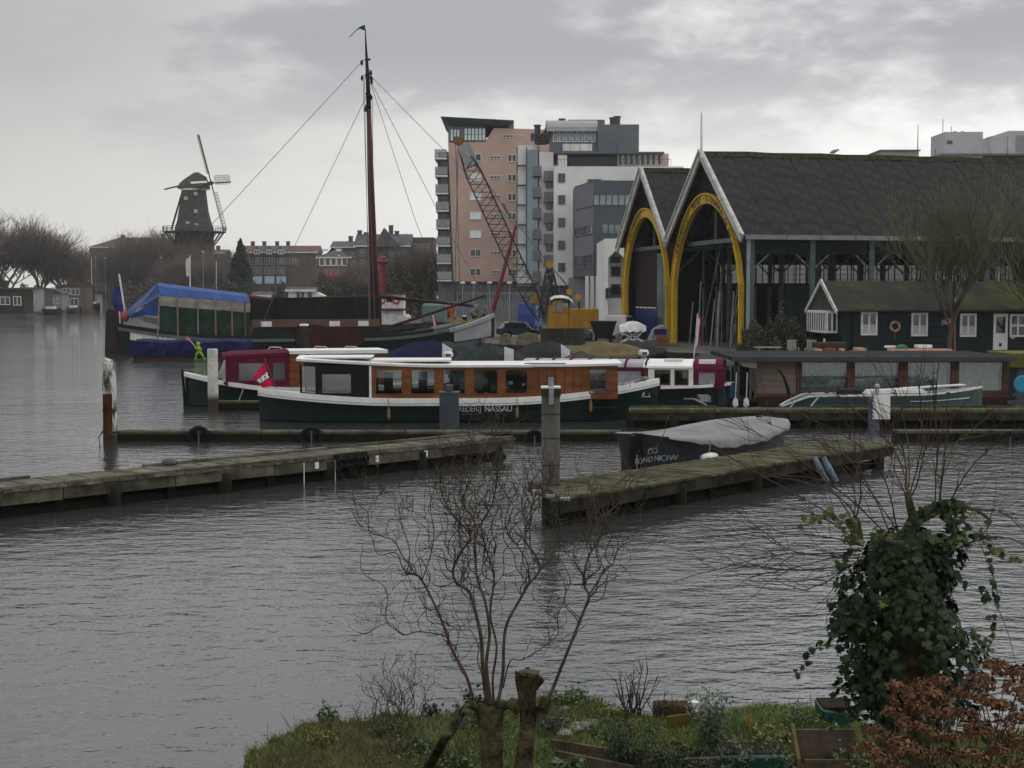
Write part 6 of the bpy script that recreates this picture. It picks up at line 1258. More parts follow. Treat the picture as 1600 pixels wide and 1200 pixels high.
w = wmx(t) @ Vector((x_for(1096,hq),-hq.half(.45)-.2,.40)); tf = thing('fender', 'plump white fender hanging on the grey sloop side', 'fender', w); b = MB(); b.lathe([(.02,-.3),(.10,-.25),(.13,0),(.10,.25),(.02,.3)], w, 12, Matrix.Rotation(R(45),4,'Z') @ Matrix.Rotation(R(90),4,'Y')); b.build('body', OFFWHITE, tf, smooth=True); b = MB(); b.tube([w+Vector((0,0,.12)), w+Vector((.05,.1,.45))], .015, 4); b.build('line', ROPE, tf)
# ---------------------------------------------------------------- small covered boats between saloon boat and barge
def covered_boat(px0, px1, Y, ztop, label, cover, hullm=None, peak=.55, rub=None, window=None, turn=0, beam=2.2, zg=.7, name='covered_boat'):
    t, L = frame_boat(name, label, 'boat', axp(px0,Y), (X(px1,Y),Y+turn,0), 'boats moored between the saloon boat and the barge'); sh = lambda f: zg+.12*max(0,(f-.6)/.4)
    h = Hull(L, beam, sh, ent=.4, run=.2, stern=.6, depth=.3); h.build(t, hullm or BLACK, 20)
    if rub: h.rail(t, rub, [(-.05,-.06),(.05,-.06),(.05,.05),(-.05,.05)], 24)
    rows = []; n = 18
    for i in range(n+1):
        f = i/n; a = f/peak if f < peak else (1-f)/(1-peak); cr = (ztop-zg)*max(.04,max(0,a)**.55)*(1+.05*math.sin(f*19)); w = h.half(f)+.04; z = sh(f); x = h.X(f)
        rows.append([(x,-w,z-.12-.04*math.sin(f*25)),(x,-w*.96,z+.05),(x,-w*.5,z+cr*.6),(x,0,z+cr),(x,w*.5,z+cr*.6),(x,w*.96,z+.05),(x,w,z-.12)])
    b = MB(); b.grid(rows); c = b.build('cover', cover, t, local=True, smooth=False)
    if window:
        i0, i1 = int(window*n), int(window*n)+2; b = MB(); b.grid([[Vector(rows[i][k])+Vector((0,-.03,.03)) for k in (1,2,3)] for i in (i0,i1)]); b.build('soft_window', MT['milky_vinyl'], c, local=True)
    return t
DG = mat('dark_green_cover', (.022,.03,.027), .8, .35, 1.2, bump=.3, bscale=5); GB = mat('black_grey_cover', (.022,.024,.026), .75, .35, 1.2, bump=.3, bscale=5); OLV = mat('olive_tan_cover', (.105,.085,.042), .85, .3, 1.0, (.14,.115,.06), .3, 5); BRN = mat('brown_grey_cover', (.065,.055,.045), .85, .3, 1.0, bump=.3, bscale=5); CREAMR = mat('cream_rub_rail', (.40,.38,.30), .6, .15, 3)
covered_boat(584, 722, 80, 1.98, 'navy covered boat with cream rubbing rail left of the dark green covers', NAVYT, OFFWHITE, .62, CREAMR, .78)
covered_boat(700, 832, 76, 1.92, 'dark green covered boat with pale rail behind the saloon boat roof', DG, BLACK, .5, CREAMR, .7, zg=.62)
covered_boat(776, 905, 79, 2.0, 'black covered boat with small clear window right of the dark green one', GB, BLACK, .62, None, .8, zg=.6)
covered_boat(846, 985, 72, 1.62, 'brown grey covered boat lying in front of the olive cover', BRN, BLACK, .45, None, None, zg=.6)
covered_boat(868, 1016, 84, 1.78, 'large olive tan covered boat below the white trestle', OLV, BLACK, .5, None, None, beam=3.0, zg=.9)
covered_boat(1062, 1150, 72, 1.62, 'dark grey ridged cover behind the maroon aft canopy', mat('charcoal_cover', (.045,.048,.05), .8, .3, 1.5), BLACK, .55, None, None, zg=.8)
covered_boat(930, 1044, 88, 1.7, 'low charcoal covered boat tied under the quay behind the olive cover', GB, BLACK, .55, None, None, zg=.8)
covered_boat(640, 760, 90, 1.55, 'dark covered boat squeezed below the barge bow', DG, BLACK, .5, None, None, zg=.7)
covered_boat(560, 700, 72, 1.0, 'low white open boat with orange edge behind the saloon boat roof', OFFWHITE, WHITE, .3, mat('orange_edge', (.35,.10,.03), .6, .2), None, zg=.75)
covered_boat(1040, 1102, 66, 1.25, 'pale grey open boat with outboard between olive cover and red white boat', mat('pale_grey_alu', (.28,.32,.35), .5, .15, 2), TEALR, .4, None, None, zg=.8)
def outboard(px, py, Y, label):
    q = P(px, py, Y); t = thing('outboard_motor', label, 'outboard motor', q); b = MB(); b.box((-.28,-.2,-.12),(.25,.2,.22)); b.build('cowling', OFFWHITE, t, local=True, bevel=.09); b = MB(); b.box((-.14,-.12,-.9),(.12,.12,-.121)); b.build('leg', STEEL, t, local=True); b = MB(); b.box((-.1,-.21,-.02),(.14,-.201,.1)); b.build('panel', DSTEEL, t, local=True)
outboard(1006, 553, 74, 'white outboard motor tilted up beside the olive covered boat'); outboard(700, 556, 70, 'small dark grey outboard motor behind the saloon boat roof')
def rib(px0, px1, Y, label, seats):
    t, L = frame_boat('inflatable_boat', label, 'boat', axp(px0,Y), axp(px1,Y), 'dark inflatable boats beside the barge'); pts = []
    for i in range(17): a = math.pi*i/16; pts.append((L*.62+L*.36*math.sin(a), -.75*math.cos(a), .62+.12*math.sin(a)))
    pts = [(.1,-.75,.60)]+pts+[(.1,.75,.60)]; b = MB(); b.tube(pts, .24, 10); b.build('tube', mat('black_hypalon', (.018,.024,.028), .5, .25, 2), t, local=True, smooth=True)
    b = MB(); b.prism([(.1,-.6,.2),(L*.8,-.6,.2),(L*.93,-.1,.6),(L*.8,-.6,.45),(.1,-.6,.45)], (0,1.2,0)); b.build('hull', BLACK, t, local=True)
    for px in seats:
        x = X(px,Y)-X(px0,Y); b = MB(); b.tube([(x-.55,-.5,.85),(x-.35,-.5,1.12),(x+.3,-.5,1.1),(x+.55,-.5,.9)], .035, 6); b.build('grab_rail', OFFWHITE, t, local=True); b = MB(); b.box((x-.4,-.4,.45),(x+.4,.4,.9)); b.build('console', mat('black_hypalon', (.018,.024,.028)), t, local=True, bevel=.08)
rib(412, 470, 92, 'dark inflatable boat with white grab rail, left of the mooring pile', (432,)); rib(480, 566, 93, 'dark inflatable boat with two grab rails, right of the mooring pile', (503,550))
# ---------------------------------------------------------------- indigo covered barge and green figure
t, L = frame_boat('covered_barge', 'low barge wholly wrapped in indigo tarpaulin below the blue tent', 'barge', axp(209,98.5), axp(389,98.5)); b = MB(); b.box((.2,-1.1,-.3),(L-.1,1.1,.28)); b.build('hull', mat('rust_brown_hull', (.045,.025,.02), .8, .3, 2), t, local=True)
rows = []; n = 24
for i in range(n+1):
    x = L*i/n; s_ = .06*math.sin(i*1.3)+.04*math.sin(i*2.9); z = 1.34+.05*math.sin(i*.7)-(.25 if i in (0,) else 0); rows.append([(x,-1.25-s_*.5,.30+s_*.3),(x,-1.28+s_,.75),(x,-1.18,z-.08),(x,-.5,z+.05),(x,.5,z+.05),(x,1.18,z-.05),(x,1.25,.3)])
b = MB(); b.grid(rows); b.f += [tuple(range(7)), tuple(range(n*7,n*7+7))[::-1]]; b.build('tarpaulin', INDIGO, t, local=True)
LIME = mat('lime_plastic', (.28,.55,.02), .5, .1, 3); q = P(311,561,96.6); t = thing('figure_sign', 'lime green child shaped figure sign holding an orange flag in front of the indigo tarpaulin', 'figure sign', q); k = 96.6/F
def fp(px, py): return Vector((X(px,96.6), 96.6, Z(py,96.6)))
b = MB()
for pts, r_ in (([fp(309,541),fp(310,549)],[.14,.12]),([fp(310,549),fp(306,554),fp(305,560)],[.10,.08,.06]),([fp(310.5,549),fp(315,554),fp(318,560)],[.10,.08,.06]),([fp(309,543),fp(305,545),fp(304,541)],[.07,.06,.05]),([fp(310,543),fp(314,546),fp(314,549)],[.06,.055,.05]),([fp(309,541),fp(309,539.5)],[.05,.06])): b.tube(pts, r_, 8)
b.sphere(fp(309,538), .13, 10, 8); b.sphere(fp(305,560.6), .09, 8, 5, (1.4,1,.6)); b.sphere(fp(319,560.6), .09, 8, 5, (1.4,1,.6)); b.build('body', LIME, t, smooth=True)
b = MB(); b.lathe([(.16,0),(.14,.05),(.06,.12)], fp(309,537), 10); b.build('cap', LIME, t); b = MB(); b.tube([fp(304,541), fp(294,529)], .02, 5); b.build('flag_staff', OFFWHITE, t); b = MB(); b.prism([fp(297,532), fp(289,531), fp(292,524)], (0,.02,0)); b.build('orange_flag', mat('orange_cloth', (.5,.12,.05), .7, .1), t)
b = MB(); b.box((fp(303,562).x,96.3,-.1),(fp(325,562).x,97.0,.12)); b.build('float', mat('green_float', (.05,.09,.03), .7, .3), t)
# ---------------------------------------------------------------- the big sailing barge
S0, S1 = Vector((X(185,109),109,0)), Vector((X(772,119),119,0)); t, L = frame_boat('sailing_barge', 'large black sailing barge with tall red brown mast, leeboard and tented stern', 'sailing barge', S0, S1)
BM = wmx(t); dirb = (S1-S0).normalized()
def bx(px):
    s = .5
    for _ in range(30): w = S0+(S1-S0)*s; s += (px-(800+F*w.x/w.y))*w.y/F/30
    return s*L
def bz(px, py): w = S0+dirb*bx(px); return Z(py, w.y)
sh = lambda f: 1.0+.95*max(0,(.3-f)/.3)**1.8+1.9*max(0,(f-.62)/.38)**2.0
bh = Hull(L, 5.6, sh, ent=.2, run=.16, stern=.1, depth=.6, flare=.97, bilge=.8); bh.build(t, HULLB, 60); bh.deck(t, DARKWOOD, 50, .15)
bh.rail(t, TEALR, [(-.10,-.16),(.10,-.16),(.10,.06),(-.10,.06)], 70, name='rail_strake'); bh.rail(t, HULLB, [(-.06,.061),(.06,.061),(.06,.34),(-.06,.34)], 50, name='bulwark', f0=.0, f1=.8)
hull_t = t
def bpatch(f0, f1, k0, k1, m, name): hull_patch(bh, f0, f1, k0, k1, m, name, 16, .03)
bpatch(.025, .2, .02, .42, OFFWHITE, 'white_stern_panel'); bpatch(.86, .985, .05, .62, mat('grey_white_bow', (.34,.35,.36), .5, .15, 1), 'bow_panel'); bpatch(.87, .985, .66, .98, mat('blue_grey_bow', (.10,.125,.15), .5, .2, 1), 'lower_bow_panel')
bh.rail(t, mat('bow_rail_grey', (.30,.31,.32), .5, .15, 1), [(-.16,-.22),(.12,-.22),(.12,.10),(-.16,.10)], 20, name='bow_strake', f0=.845, f1=.995)
# hatch / deckhouse
xa, xb = bx(388), bx(584)
for i in range(20): x0 = xa+(xb-xa)*i/20; b = MB(); b.prism([(x0+.01,-1.9,2.55),(x0+(xb-xa)/20-.01,-1.9,2.55),(x0+(xb-xa)/20-.01,-1.2,4.25),(x0+.01,-1.2,4.25)], (0,2.9,0)); b.build('hatch_board', mat('tarred_hatch', (.016,.015,.013), .8, .35, 1.2, rnd=.3), t, local=True)
b = MB(); b.box((xa,-2.2,1.95),(xb,2.2,2.549)); b.build('coaming', mat('brown_coaming', (.105,.06,.052), .7, .2, 1.2), t, local=True); b = MB(); b.box((xa,-2.1,.9),(xb,2.1,1.949)); b.build('hold_side', HULLB, t, local=True)
for px in (409,514,558): b = MB(); x = bx(px); b.box((x-.42,-2.24,2.0),(x+.42,-2.201,2.4)); b.build('white_panel', WHITE, t, local=True)
# leeboard
b = MB(); pl = [(453,506),(462,503),(480,503.5),(505,507),(535,509),(555,512),(556,530),(545,538),(525,543),(505,545),(485,542),(465,537),(451,534),(450,518)]
b.prism([(bx(px),-3.05,bz(px,py)-.1) for px, py in pl], (0,.14,0)); b.build('leeboard', LEE, t, local=True, bevel=.04)
# rudder
b = MB(); b.prism([(bx(165)-.1,-.1,-.4),(bx(190),-.1,-.4),(bx(189),-.1,bz(189,485)),(bx(170),-.1,bz(170,482)),(bx(166),-.1,bz(166,488))], (0,.2,0)); b.build('rudder', mat('rudder_brown', (.032,.022,.02), .7, .3, 1.5), t, local=True, bevel=.06); b = MB(); b.tube([(bx(189),-.35,.0),(bx(187),-.3,3.2)], .06, 6); b.build('rudder_stock', OFFWHITE, t, local=True)
# mast and spars
mx_ = bx(586); zt = lambda py: bz(586, py)
def mp_(px, py, y=0): return (bx(px), y, bz(px,py))
b = MB(); b.tube([mp_(587,508),mp_(584,400),mp_(581,290),mp_(578.5,170)], [.34,.33,.27,.19], 14); ms = b.build('mast', SPAR, t, local=True, smooth=True); b = MB(); b.tube([mp_(578.5,170),mp_(577,120),mp_(574.5,66),mp_(574,45)], [.2,.16,.07,.035], 10); b.build('topmast', BLACK, ms, local=True, smooth=True)
b = MB(); b.box((mx_-.45,-.5,1.0),(mx_+.45,.5,bz(586,462))); b.build('tabernacle', mat('tabernacle_brown', (.03,.018,.014), .7, .3, 2), t, local=True, bevel=.05)
b = MB(); 
for py in (93,116,121,147,165): b.lathe([(.22,-.06),(.24,0),(.22,.06)], mp_(577.5,py), 12); 
for px, py in ((568,98),(568.5,122),(582,114),(583,123),(583,128),(582,152),(573,171)): b.sphere(mp_(px,py), .15, 8, 6, (.8,.8,1.5)); b.beam(mp_(px,py-4), mp_(577.5,py-4), .05)
b.build('mast_fitting', BLACK, ms, local=True)
b = MB(); rows = []
for i in range(9): f = i/8; px = 573.5-16*f if f < .5 else 565.5-32*(f-.5); py = 43+(.6*f if f < .5 else .3+34*(f-.5)**1.2); hgt = (4.2-4.2*min(1,f*1.6)*.8)*.055; x, y, z = mp_(px, py); rows.append([(x,.08*math.sin(i),z+hgt),(x,.08*math.sin(i),z-hgt)])
b.grid(rows); b.build('pennant', mat('pennant_navy', (.02,.025,.07), .8, .1), ms, local=True)
b = MB()
for pts, r_ in (([(345,470),(460,468),(584,464)],.16),): b.tube([mp_(px,py,.6) for px, py in pts], r_, 8)
b.tube([mp_(520,470,-.3),mp_(575,469,-.3)], .07, 8); b.build('gaff', mat('dark_spar', (.028,.018,.016), .6, .3, 2), t, local=True); b = MB(); b.tube([mp_(383,464,-1.2),mp_(470,475,-.9),mp_(578,489,-.5)], [.2,.24,.22], 10); b.build('boom', SPAR, t, local=True)
b = MB(); b.tube([mp_(592,463),mp_(740,478)], [.16,.11], 8); b.build('sprit', MT['dark_spar'], t, local=True); b = MB(); b.tube([mp_(605,511,-.5),mp_(758,462)], [.13,.09], 8); b.build('boathook_spar', MT['dark_spar'], t, local=True); b = MB(); b.tube([mp_(769,490),mp_(806,352)], [.2,.11], 10); b.build('raised_bowsprit', mat('crimson_spar', (.12,.012,.018), .45, .2, 2), t, local=True)
b = MB()
for pts in (((567,98),(345,338),(205,488)),((575,150),(463,382),(400,510)),((581,128),(650,345),(700,505)),((583,130),(680,320),(772,492)),((583,120),(700,240),(806,354)),((570,125),(568,500)),((575,170),(575,500)),((584,150),(586,480)),((572,120),(566,500))): b.tube([mp_(*p, y=(-2.4 if p[1] > 480 and 300 < p[0] < 760 else 0)) for p in pts], .022, 4, False)
b.build('rigging', GREYROPE, t, local=True)
b = MB(); b.tube([mp_(806,352),mp_(772,470)], .02, 4); b.tube([mp_(758,462),mp_(762,492)], .03, 4); b.build('bow_rigging', GREYROPE, t, local=True)
for px, r_ in ((726,.22),(742,.24)): b = MB(); q = mp_(px,496 if px < 730 else 494); b.lathe([(r_,-.35),(r_,-.02),(r_*.8,.08),(.02,.12)], q, 12); b.build('bollard', BLACK, t, local=True); b = MB(); b.lathe([(r_*.85,.085),(r_*.4,.16)], q, 12); b.build('bollard_cap', WHITE, t, local=True)
b = MB(); b.tube([mp_(700,506,-1.2),mp_(712,498,-.8),mp_(724,503,-.9),mp_(738,499,-.5),mp_(748,496,-.3)], .07, 5); b.build('yellow_chain', mat('yellow_line', (.33,.22,.02), .7, .2, 6), t, local=True)
b = MB(); 
for px, py, r_ in ((748,484,.45),(760,487,.4),(741,488,.3)): b.lathe([(r_*.4,-.5),(r_,-.5),(r_,.5),(r_*.4,.5)], mp_(px,py), 10, Matrix.Rotation(R(90),4,'X'))
b.build('windlass', mat('windlass_grey', (.16,.16,.155), .7, .3, 4), t, local=True)
# tent over the stern
T0, T1 = bx(245), bx(384); yn, yf, zr_ = -2.5, 2.5, lambda x: bz(245,446)+(bz(384,463)-bz(245,446))*(x-T0)/(T1-T0)
zs = lambda x: bz(245,462)+(bz(384,473)-bz(245,462))*(x-T0)/(T1-T0); zl = lambda x: bz(245,522)+(bz(384,528)-bz(245,522))*(x-T0)/(T1-T0)
te = thing('tent_cover', 'blue and green tarpaulin tent rigged over the stern of the sailing barge', 'tarpaulin tent', BM @ Vector((T0,0,1.5)), t.rotation_euler.z if False else math.atan2(dirb.y,dirb.x)); tw = lambda x, y, z: BM @ Vector((x,y,z))
n = 24; b = MB(); rows = []
for i in range(n+1):
    x = T0+(T1-T0)*i/n; w = .05*math.sin(i*1.9); rows.append([tw(x,yn-.05,zs(x)+.06-.12*abs(math.sin(math.pi*i/4.8))*.4),tw(x,yn*.72,zr_(x)-.05+w*.4),tw(x,-.6,zr_(x)+.22),tw(x,.6,zr_(x)+.2),tw(x,yf,zs(x))])
b.grid(rows); b.build('roof_sheet', BLUETARP, te, smooth=False)
def curtain(z_top, z_bot, m, name, off, amp):
    b = MB(); rows = []
    for j in range(9):
        r = []
        for i in range(49):
            x = T0+(T1-T0)*i/48; a, c = z_top(x), z_bot(x); fj = j/8; r.append(tw(x, yn-off+amp*(math.sin(i*.9+j*.35)+.6*math.sin(i*.37-j*.6))*(.3+fj)+amp*.6*math.sin(j*1.1+i*.12), a+(c-a)*fj-(.10*abs(math.sin(i*.45)) if j == 8 and name == 'green_side' else 0)))
        rows.append(r)
    b.grid(rows); b.build(name, m, te, smooth=True)
curtain(zs, lambda x: zs(x)-.75, BEIGET, 'beige_strip', .06, .02); curtain(lambda x: zs(x)-.7, zl, GREENTARP, 'green_side', .0, .06)
b = MB(); b.grid([[tw(T0-.0,yn,zs(T0)),tw(T0,-.6,zr_(T0)+.2),tw(T0,yf,zs(T0))],[tw(T0-1.4,yn*.85,bz(222,480)),tw(T0-1.4,0,bz(222,470)),tw(T0-1.4,yf*.85,bz(222,480))],[tw(bx(199),-1.5,bz(199,494)),tw(bx(197),0,bz(199,488)),tw(bx(199),1.5,bz(199,494))]]); b.build('stern_flap', BLUETARP, te)
b = MB(); b.grid([[tw(T0,yn-.03,zs(T0)),tw(T0-1.2,yn*.9,bz(225,482)),tw(bx(200),-1.55,bz(200,494))],[tw(T0,yn-.03,bz(245,494)),tw(T0-1.0,yn*.92,bz(225,492)),tw(bx(205),-1.6,bz(205,497))]]); b.build('side_flap', BLUETARP, te)
b = MB(); b.beam(tw(bx(241),-1.2,bz(241,449)+.05), tw(bx(216),-1.2,bz(216,479)+.15), .25, .03, (0,0,1)); b.build('orange_strap', mat('tan_strap', (.32,.18,.12), .7, .15), te)
for i, px in enumerate((245,272,303,330,355,375)): x = bx(px); b = MB(); b.tube([tw(x,yn-.22,zs(x)+.1),tw(x-.2*(i == 0),yn-.3,zl(x)-(.35 if i < 5 else .0))], .06, 6); b.build('side_pole', mat('tent_pole', (.20,.15,.10), .8, .25, 3) if i < 5 else VARN, te)
for px in (225,229,233,236,240): pass
b = MB(); b.tube([tw(bx(199),.3,2.2), tw(bx(188),.2,bz(188,428))], .07, 6); fl = thing('stern_staff', 'leaning white staff with furled dark blue flag at the barge stern', 'flagpole', BM @ Vector((bx(199),.3,2.2))); b.build('staff', WHITE, fl); b = MB(); b.grid([[tw(bx(192)+.12*math.sin(j*1.7)-.35*i,.2+.1*math.sin(j+i),bz(192,447)-.36*j) for i in range(3)] for j in range(9)]); b.build('flag', mat('dark_blue_flag', (.03,.03,.12), .8, .2), fl)
b = MB(); b.sphere(tw(bx(195),-.6,bz(195,494)), .35, 10, 7, (1,.8,1.2)); tag(b.build('red_buoy', mat('buoy_red', (.30,.05,.05), .6, .2, 4), smooth=True), 'faded red buoy hung on the barge stern under the blue tent', 'buoy')
# ---------------------------------------------------------------- second ship and things behind the barge
t, L = frame_boat('work_boat', 'dark hulled work boat with white wheelhouse lying behind the barge mast', 'boat', axp(560,131), axp(765,131)); ox = X(560,131); ux = lambda px: X(px,131)-ox; uz = lambda py: Z(py,131)
hw2 = Hull(L, 4.0, lambda f: 1.7+.3*f+.5*max(0,(f-.7)/.3)**2, ent=.25, run=.2, stern=.3, depth=.4); hw2.build(t, mat('brown_violet_hull', (.05,.034,.038), .6, .3, 1), 26); hw2.deck(t, DARKWOOD, 20)
b = MB(); b.box((ux(589),-1.4,1.6),(ux(632),1.4,uz(460))); wh = b.build('wheelhouse', OFFWHITE, t, local=True)
for px in (599,621): 
    b = MB(); x, z = ux(px), uz(469); b.tube([(x+.28*math.cos(a),-1.47,z+.28*math.sin(a)) for a in [k_*math.pi/8 for k_ in range(17)]], .08, 6, False); b.build('life_ring', mat('ring_red', (.38,.06,.05), .6, .15, 3), wh, local=True)
b = MB(); b.box((ux(606),-1.42,uz(472)),(ux(615),-1.401,uz(464))); b.build('window', PANE, wh, local=True); b = MB(); b.box((ux(588),-1.6,uz(460)),(ux(634),1.6,uz(457.5))); b.build('roof', mat('brown_roof', (.08,.06,.05), .8, .2), wh, local=True)
b = MB(); rows = [[(ux(px),-1.75,uz(485)),(ux(px),-1.85,uz(483)),(ux(px),-1.7,uz(481.5)),(ux(px),-1.5,uz(482))] for px in (590,610,635,642)]; b.grid(rows, True); b.f += [(0,1,2,3), (12,13,14,15)]; b.build('furled_sail', mat('wine_canvas', (.11,.03,.05), .8, .2), t, local=True)
b = MB(); b.box((ux(660),-1.2,1.8),(ux(698),1.2,uz(474))); b.build('deck_cover', mat('grey_teal_cover', (.13,.17,.17), .8, .2, 2), t, local=True, bevel=.2); b = MB(); b.box((ux(606),-1.3,1.7),(ux(642),1.0,uz(491))); b.build('white_cover', OFFWHITE, t, local=True, bevel=.25)
for k_, (m_, nm) in enumerate(((MT['flag_crimson'],'red_stripe'),(WHITE,'white_stripe'),(MT['flag_crimson'],'red_stripe'))): b = MB(); b.grid([[(ux(675)+.12*k_+.35*j_*.25,-2.05,uz(492)-j_*.42+.0) for _k in (0,)]+[(ux(675)+.12*k_+.35*j_*.25+.13,-2.06,uz(492)-j_*.42)] for j_ in range(4)]); b.build(nm, m_, t, local=True)
q = P(706,495,121.5); to = thing('orange_marker', 'orange funnel shaped marker standing by the barge bow', 'marker', q); b = MB(); b.lathe([(.12,-1.0),(.12,.0),(.30,.5),(.42,.95),(.38,1.0)], q, 10); b.build('cone', mat('signal_orange', (.50,.12,.04), .6, .15, 3), to)
# ================================================================ jetties, piles, tyres
DZ = .58
PLM = mat('jetty_plank', (.088,.08,.057), .9, .45, 2.2, (.15,.137,.10), .5, 45, rnd=.28); PLMOSS = mat('mossy_jetty_plank', (.046,.047,.021), .92, .5, 1.6, (.10,.094,.055), .5, 40, rnd=.25)
FASC = mat('jetty_fascia', (.055,.052,.033), .9, .5, 1.8, (.11,.102,.07), .5, 35, rnd=.2); FASCD = mat('dark_fascia', (.026,.026,.016), .85, .5, 1.8, (.055,.052,.034), .5, 35, rnd=.2); FLOAT = mat('algae_float', (.016,.016,.010), .85, .5, 2, (.05,.048,.025), .5, 25, rnd=.2, tide=(.0,.28,(.012,.013,.008)))  # FASCD is a darker tone of the jetty fascia
def jetty(label, n0, n1, f0, f1, pitch, plankm, posts, kerb=True, name='jetty', fas=.25, seg=2.6, width=None, fm=None, skew=0):
    n0, n1, f0, f1 = [Vector((*p[:2], DZ)) for p in (n0, n1, f0, f1)]; d = (n1-n0).normalized(); L = (n1-n0).length
    if width: pv = Vector((-d.y,d.x,0))*width; f0, f1 = n0+pv, n1+pv
    t = thing(name, label, 'jetty', (n0.x, n0.y, 0), 0); n = int(L/pitch); rr_ = random.Random(len(label))
    for i in range(n):
        a, c = i/n, (i+1)/n-.010/(pitch*n)*1.6; e = rr_.uniform(-.03,.03); dz = rr_.uniform(-.008,.008); v = (f0-n0).normalized()
        q = [n0.lerp(n1,a)-v*(.03+e), n0.lerp(n1,c)-v*(.03+e), f0.lerp(f1,c)+v*(.03-e), f0.lerp(f1,a)+v*(.03-e)]
        
        if skew: ka, kc = (min(1, max(.06, u*L/skew)) for u in (a, c)); q[2] = q[1].lerp(q[2], kc); q[3] = q[0].lerp(q[3], ka)
        b = MB(); b.prism([p+Vector((0,0,dz-.05)) for p in q], (0,0,.05)); b.build('plank', plankm, t)
    v = ((f0-n0)+(f1-n1)).normalized(); k = max(1, int(L/seg))
    for i in range(k):
        for (A, B_, s) in ((n0,n1,1),(f0+d*skew,f1,-1)):
            p, q = A.lerp(B_, i/k)+v*.05*s, A.lerp(B_, (i+1)/k)+v*.05*s; dd = (q-p).normalized()*.012
            b = MB(); b.beam(p+dd+Vector((0,0,-.055-fas/2+rr_.uniform(-.01,.01))), q-dd+Vector((0,0,-.055-fas/2+rr_.uniform(-.01,.01))), .08, fas); b.build('fascia_beam', fm or FASC, t)
            if kerb and not (s < 0 and i == k//3): b = MB(); b.beam(p+dd*3+Vector((0,0,.035)), q-dd*3+Vector((0,0,.035)), .10, .05); b.build('kerb_board', plankm, t)
            b = MB(); p2, q2 = p+v*.12*s, q+v*.12*s; b.tube([p2+v*.22*s+dd*6+Vector((0,0,-DZ+.03)), q2+v*.22*s-dd*6+Vector((0,0,-DZ+.02))], .15, 8); b.build('float', FLOAT, t)
            b = MB(); b.beam(p2+Vector((0,0,-DZ-.4)), p2+Vector((0,0,-.06)), .15); b.build('post', DARKWOOD, t)
    for f in posts: p = n0.lerp(n1,f)+v*.10; b = MB(); b.tube([p+Vector((0,0,-DZ-.5)), p+Vector((0,0,-.12))], .16, 10); b.build('pile', DARKWOOD, t)
    return t, n0, n1, v
j1, a0, a1, v1 = jetty('long weathered plank jetty running from the left edge towards the saloon boat', PZ(-330,801,DZ), PZ(804,684,DZ), PZ(-330,787,DZ), PZ(806,675.5,DZ), .2, PLM, (.05,.2,.35,.5,.66,.82,.97), width=1.45); a0 = PZ(-70,774,DZ)
j2, b0, b1, v2 = jetty('mossy plank jetty running from the tall square pile to the back jetty', PZ(876,779,DZ), PZ(1397,694,DZ), PZ(852,752,DZ), PZ(1393,678,DZ), .2, PLMOSS, (.08,.3,.52,.75,.95), False, width=1.75, fm=FASCD, skew=1.5)
b = MB(); q0, q1 = PZ(829,760,DZ-.1), PZ(888,781,DZ-.1); b.beam(q0, q1, .12, .22); b.build('end_beam', FASC, j2)
for px, py in ((838,768),(860,775),(883,780)): b = MB(); q = PZ(px,py,DZ-.02); b.box(q-Vector((.09,.06,.02)), q+Vector((.09,.06,.03))); b.build('bolt_plate', STEEL, j2)
j3, c0_, c1_, v3 = jetty('dark back jetty running right in front of the houseboat', (X(984,47.6),47.6,0), (X(1680,47.6),47.6,0), (X(984,49.3),49.3,0), (X(1680,49.3),49.3,0), .22, PLMOSS, (.1,.4,.6), True, fm=FASCD)
for i in range(6): x = X(1010+i*22,48.6); b = MB(); b.box((x-.2,48.2,DZ+.01),(x+.19,48.8,DZ+.06)); 
# tags and bits on the left jetty
for i, f in enumerate((.565,.685,.79)): p = a0.lerp(a1,f)-v1*.0+Vector((0,0,-.17)); b = MB(); Mx = face(p, math.atan2((a1-a0).y,(a1-a0).x)); b.box((-.055,-.03,-.08),(.055,-.008,.08), Mx); b.build('number_plate', WHITE, j1)
for f in (.54,.6): p = a0.lerp(a1,f)-v1*.03; b = MB(); b.tube([p+Vector((0,0,-.08)),p+Vector((0,0,-.62))], .012, 4); b.build('white_line', WHITE, j1)
b = MB(); p = a0.lerp(a1,.36)+v1*1.3; b.sphere(p+Vector((0,0,.08)), .12, 8, 6, (1.6,.8,.8)); b.build('rope_coil', GREYROPE, j1)
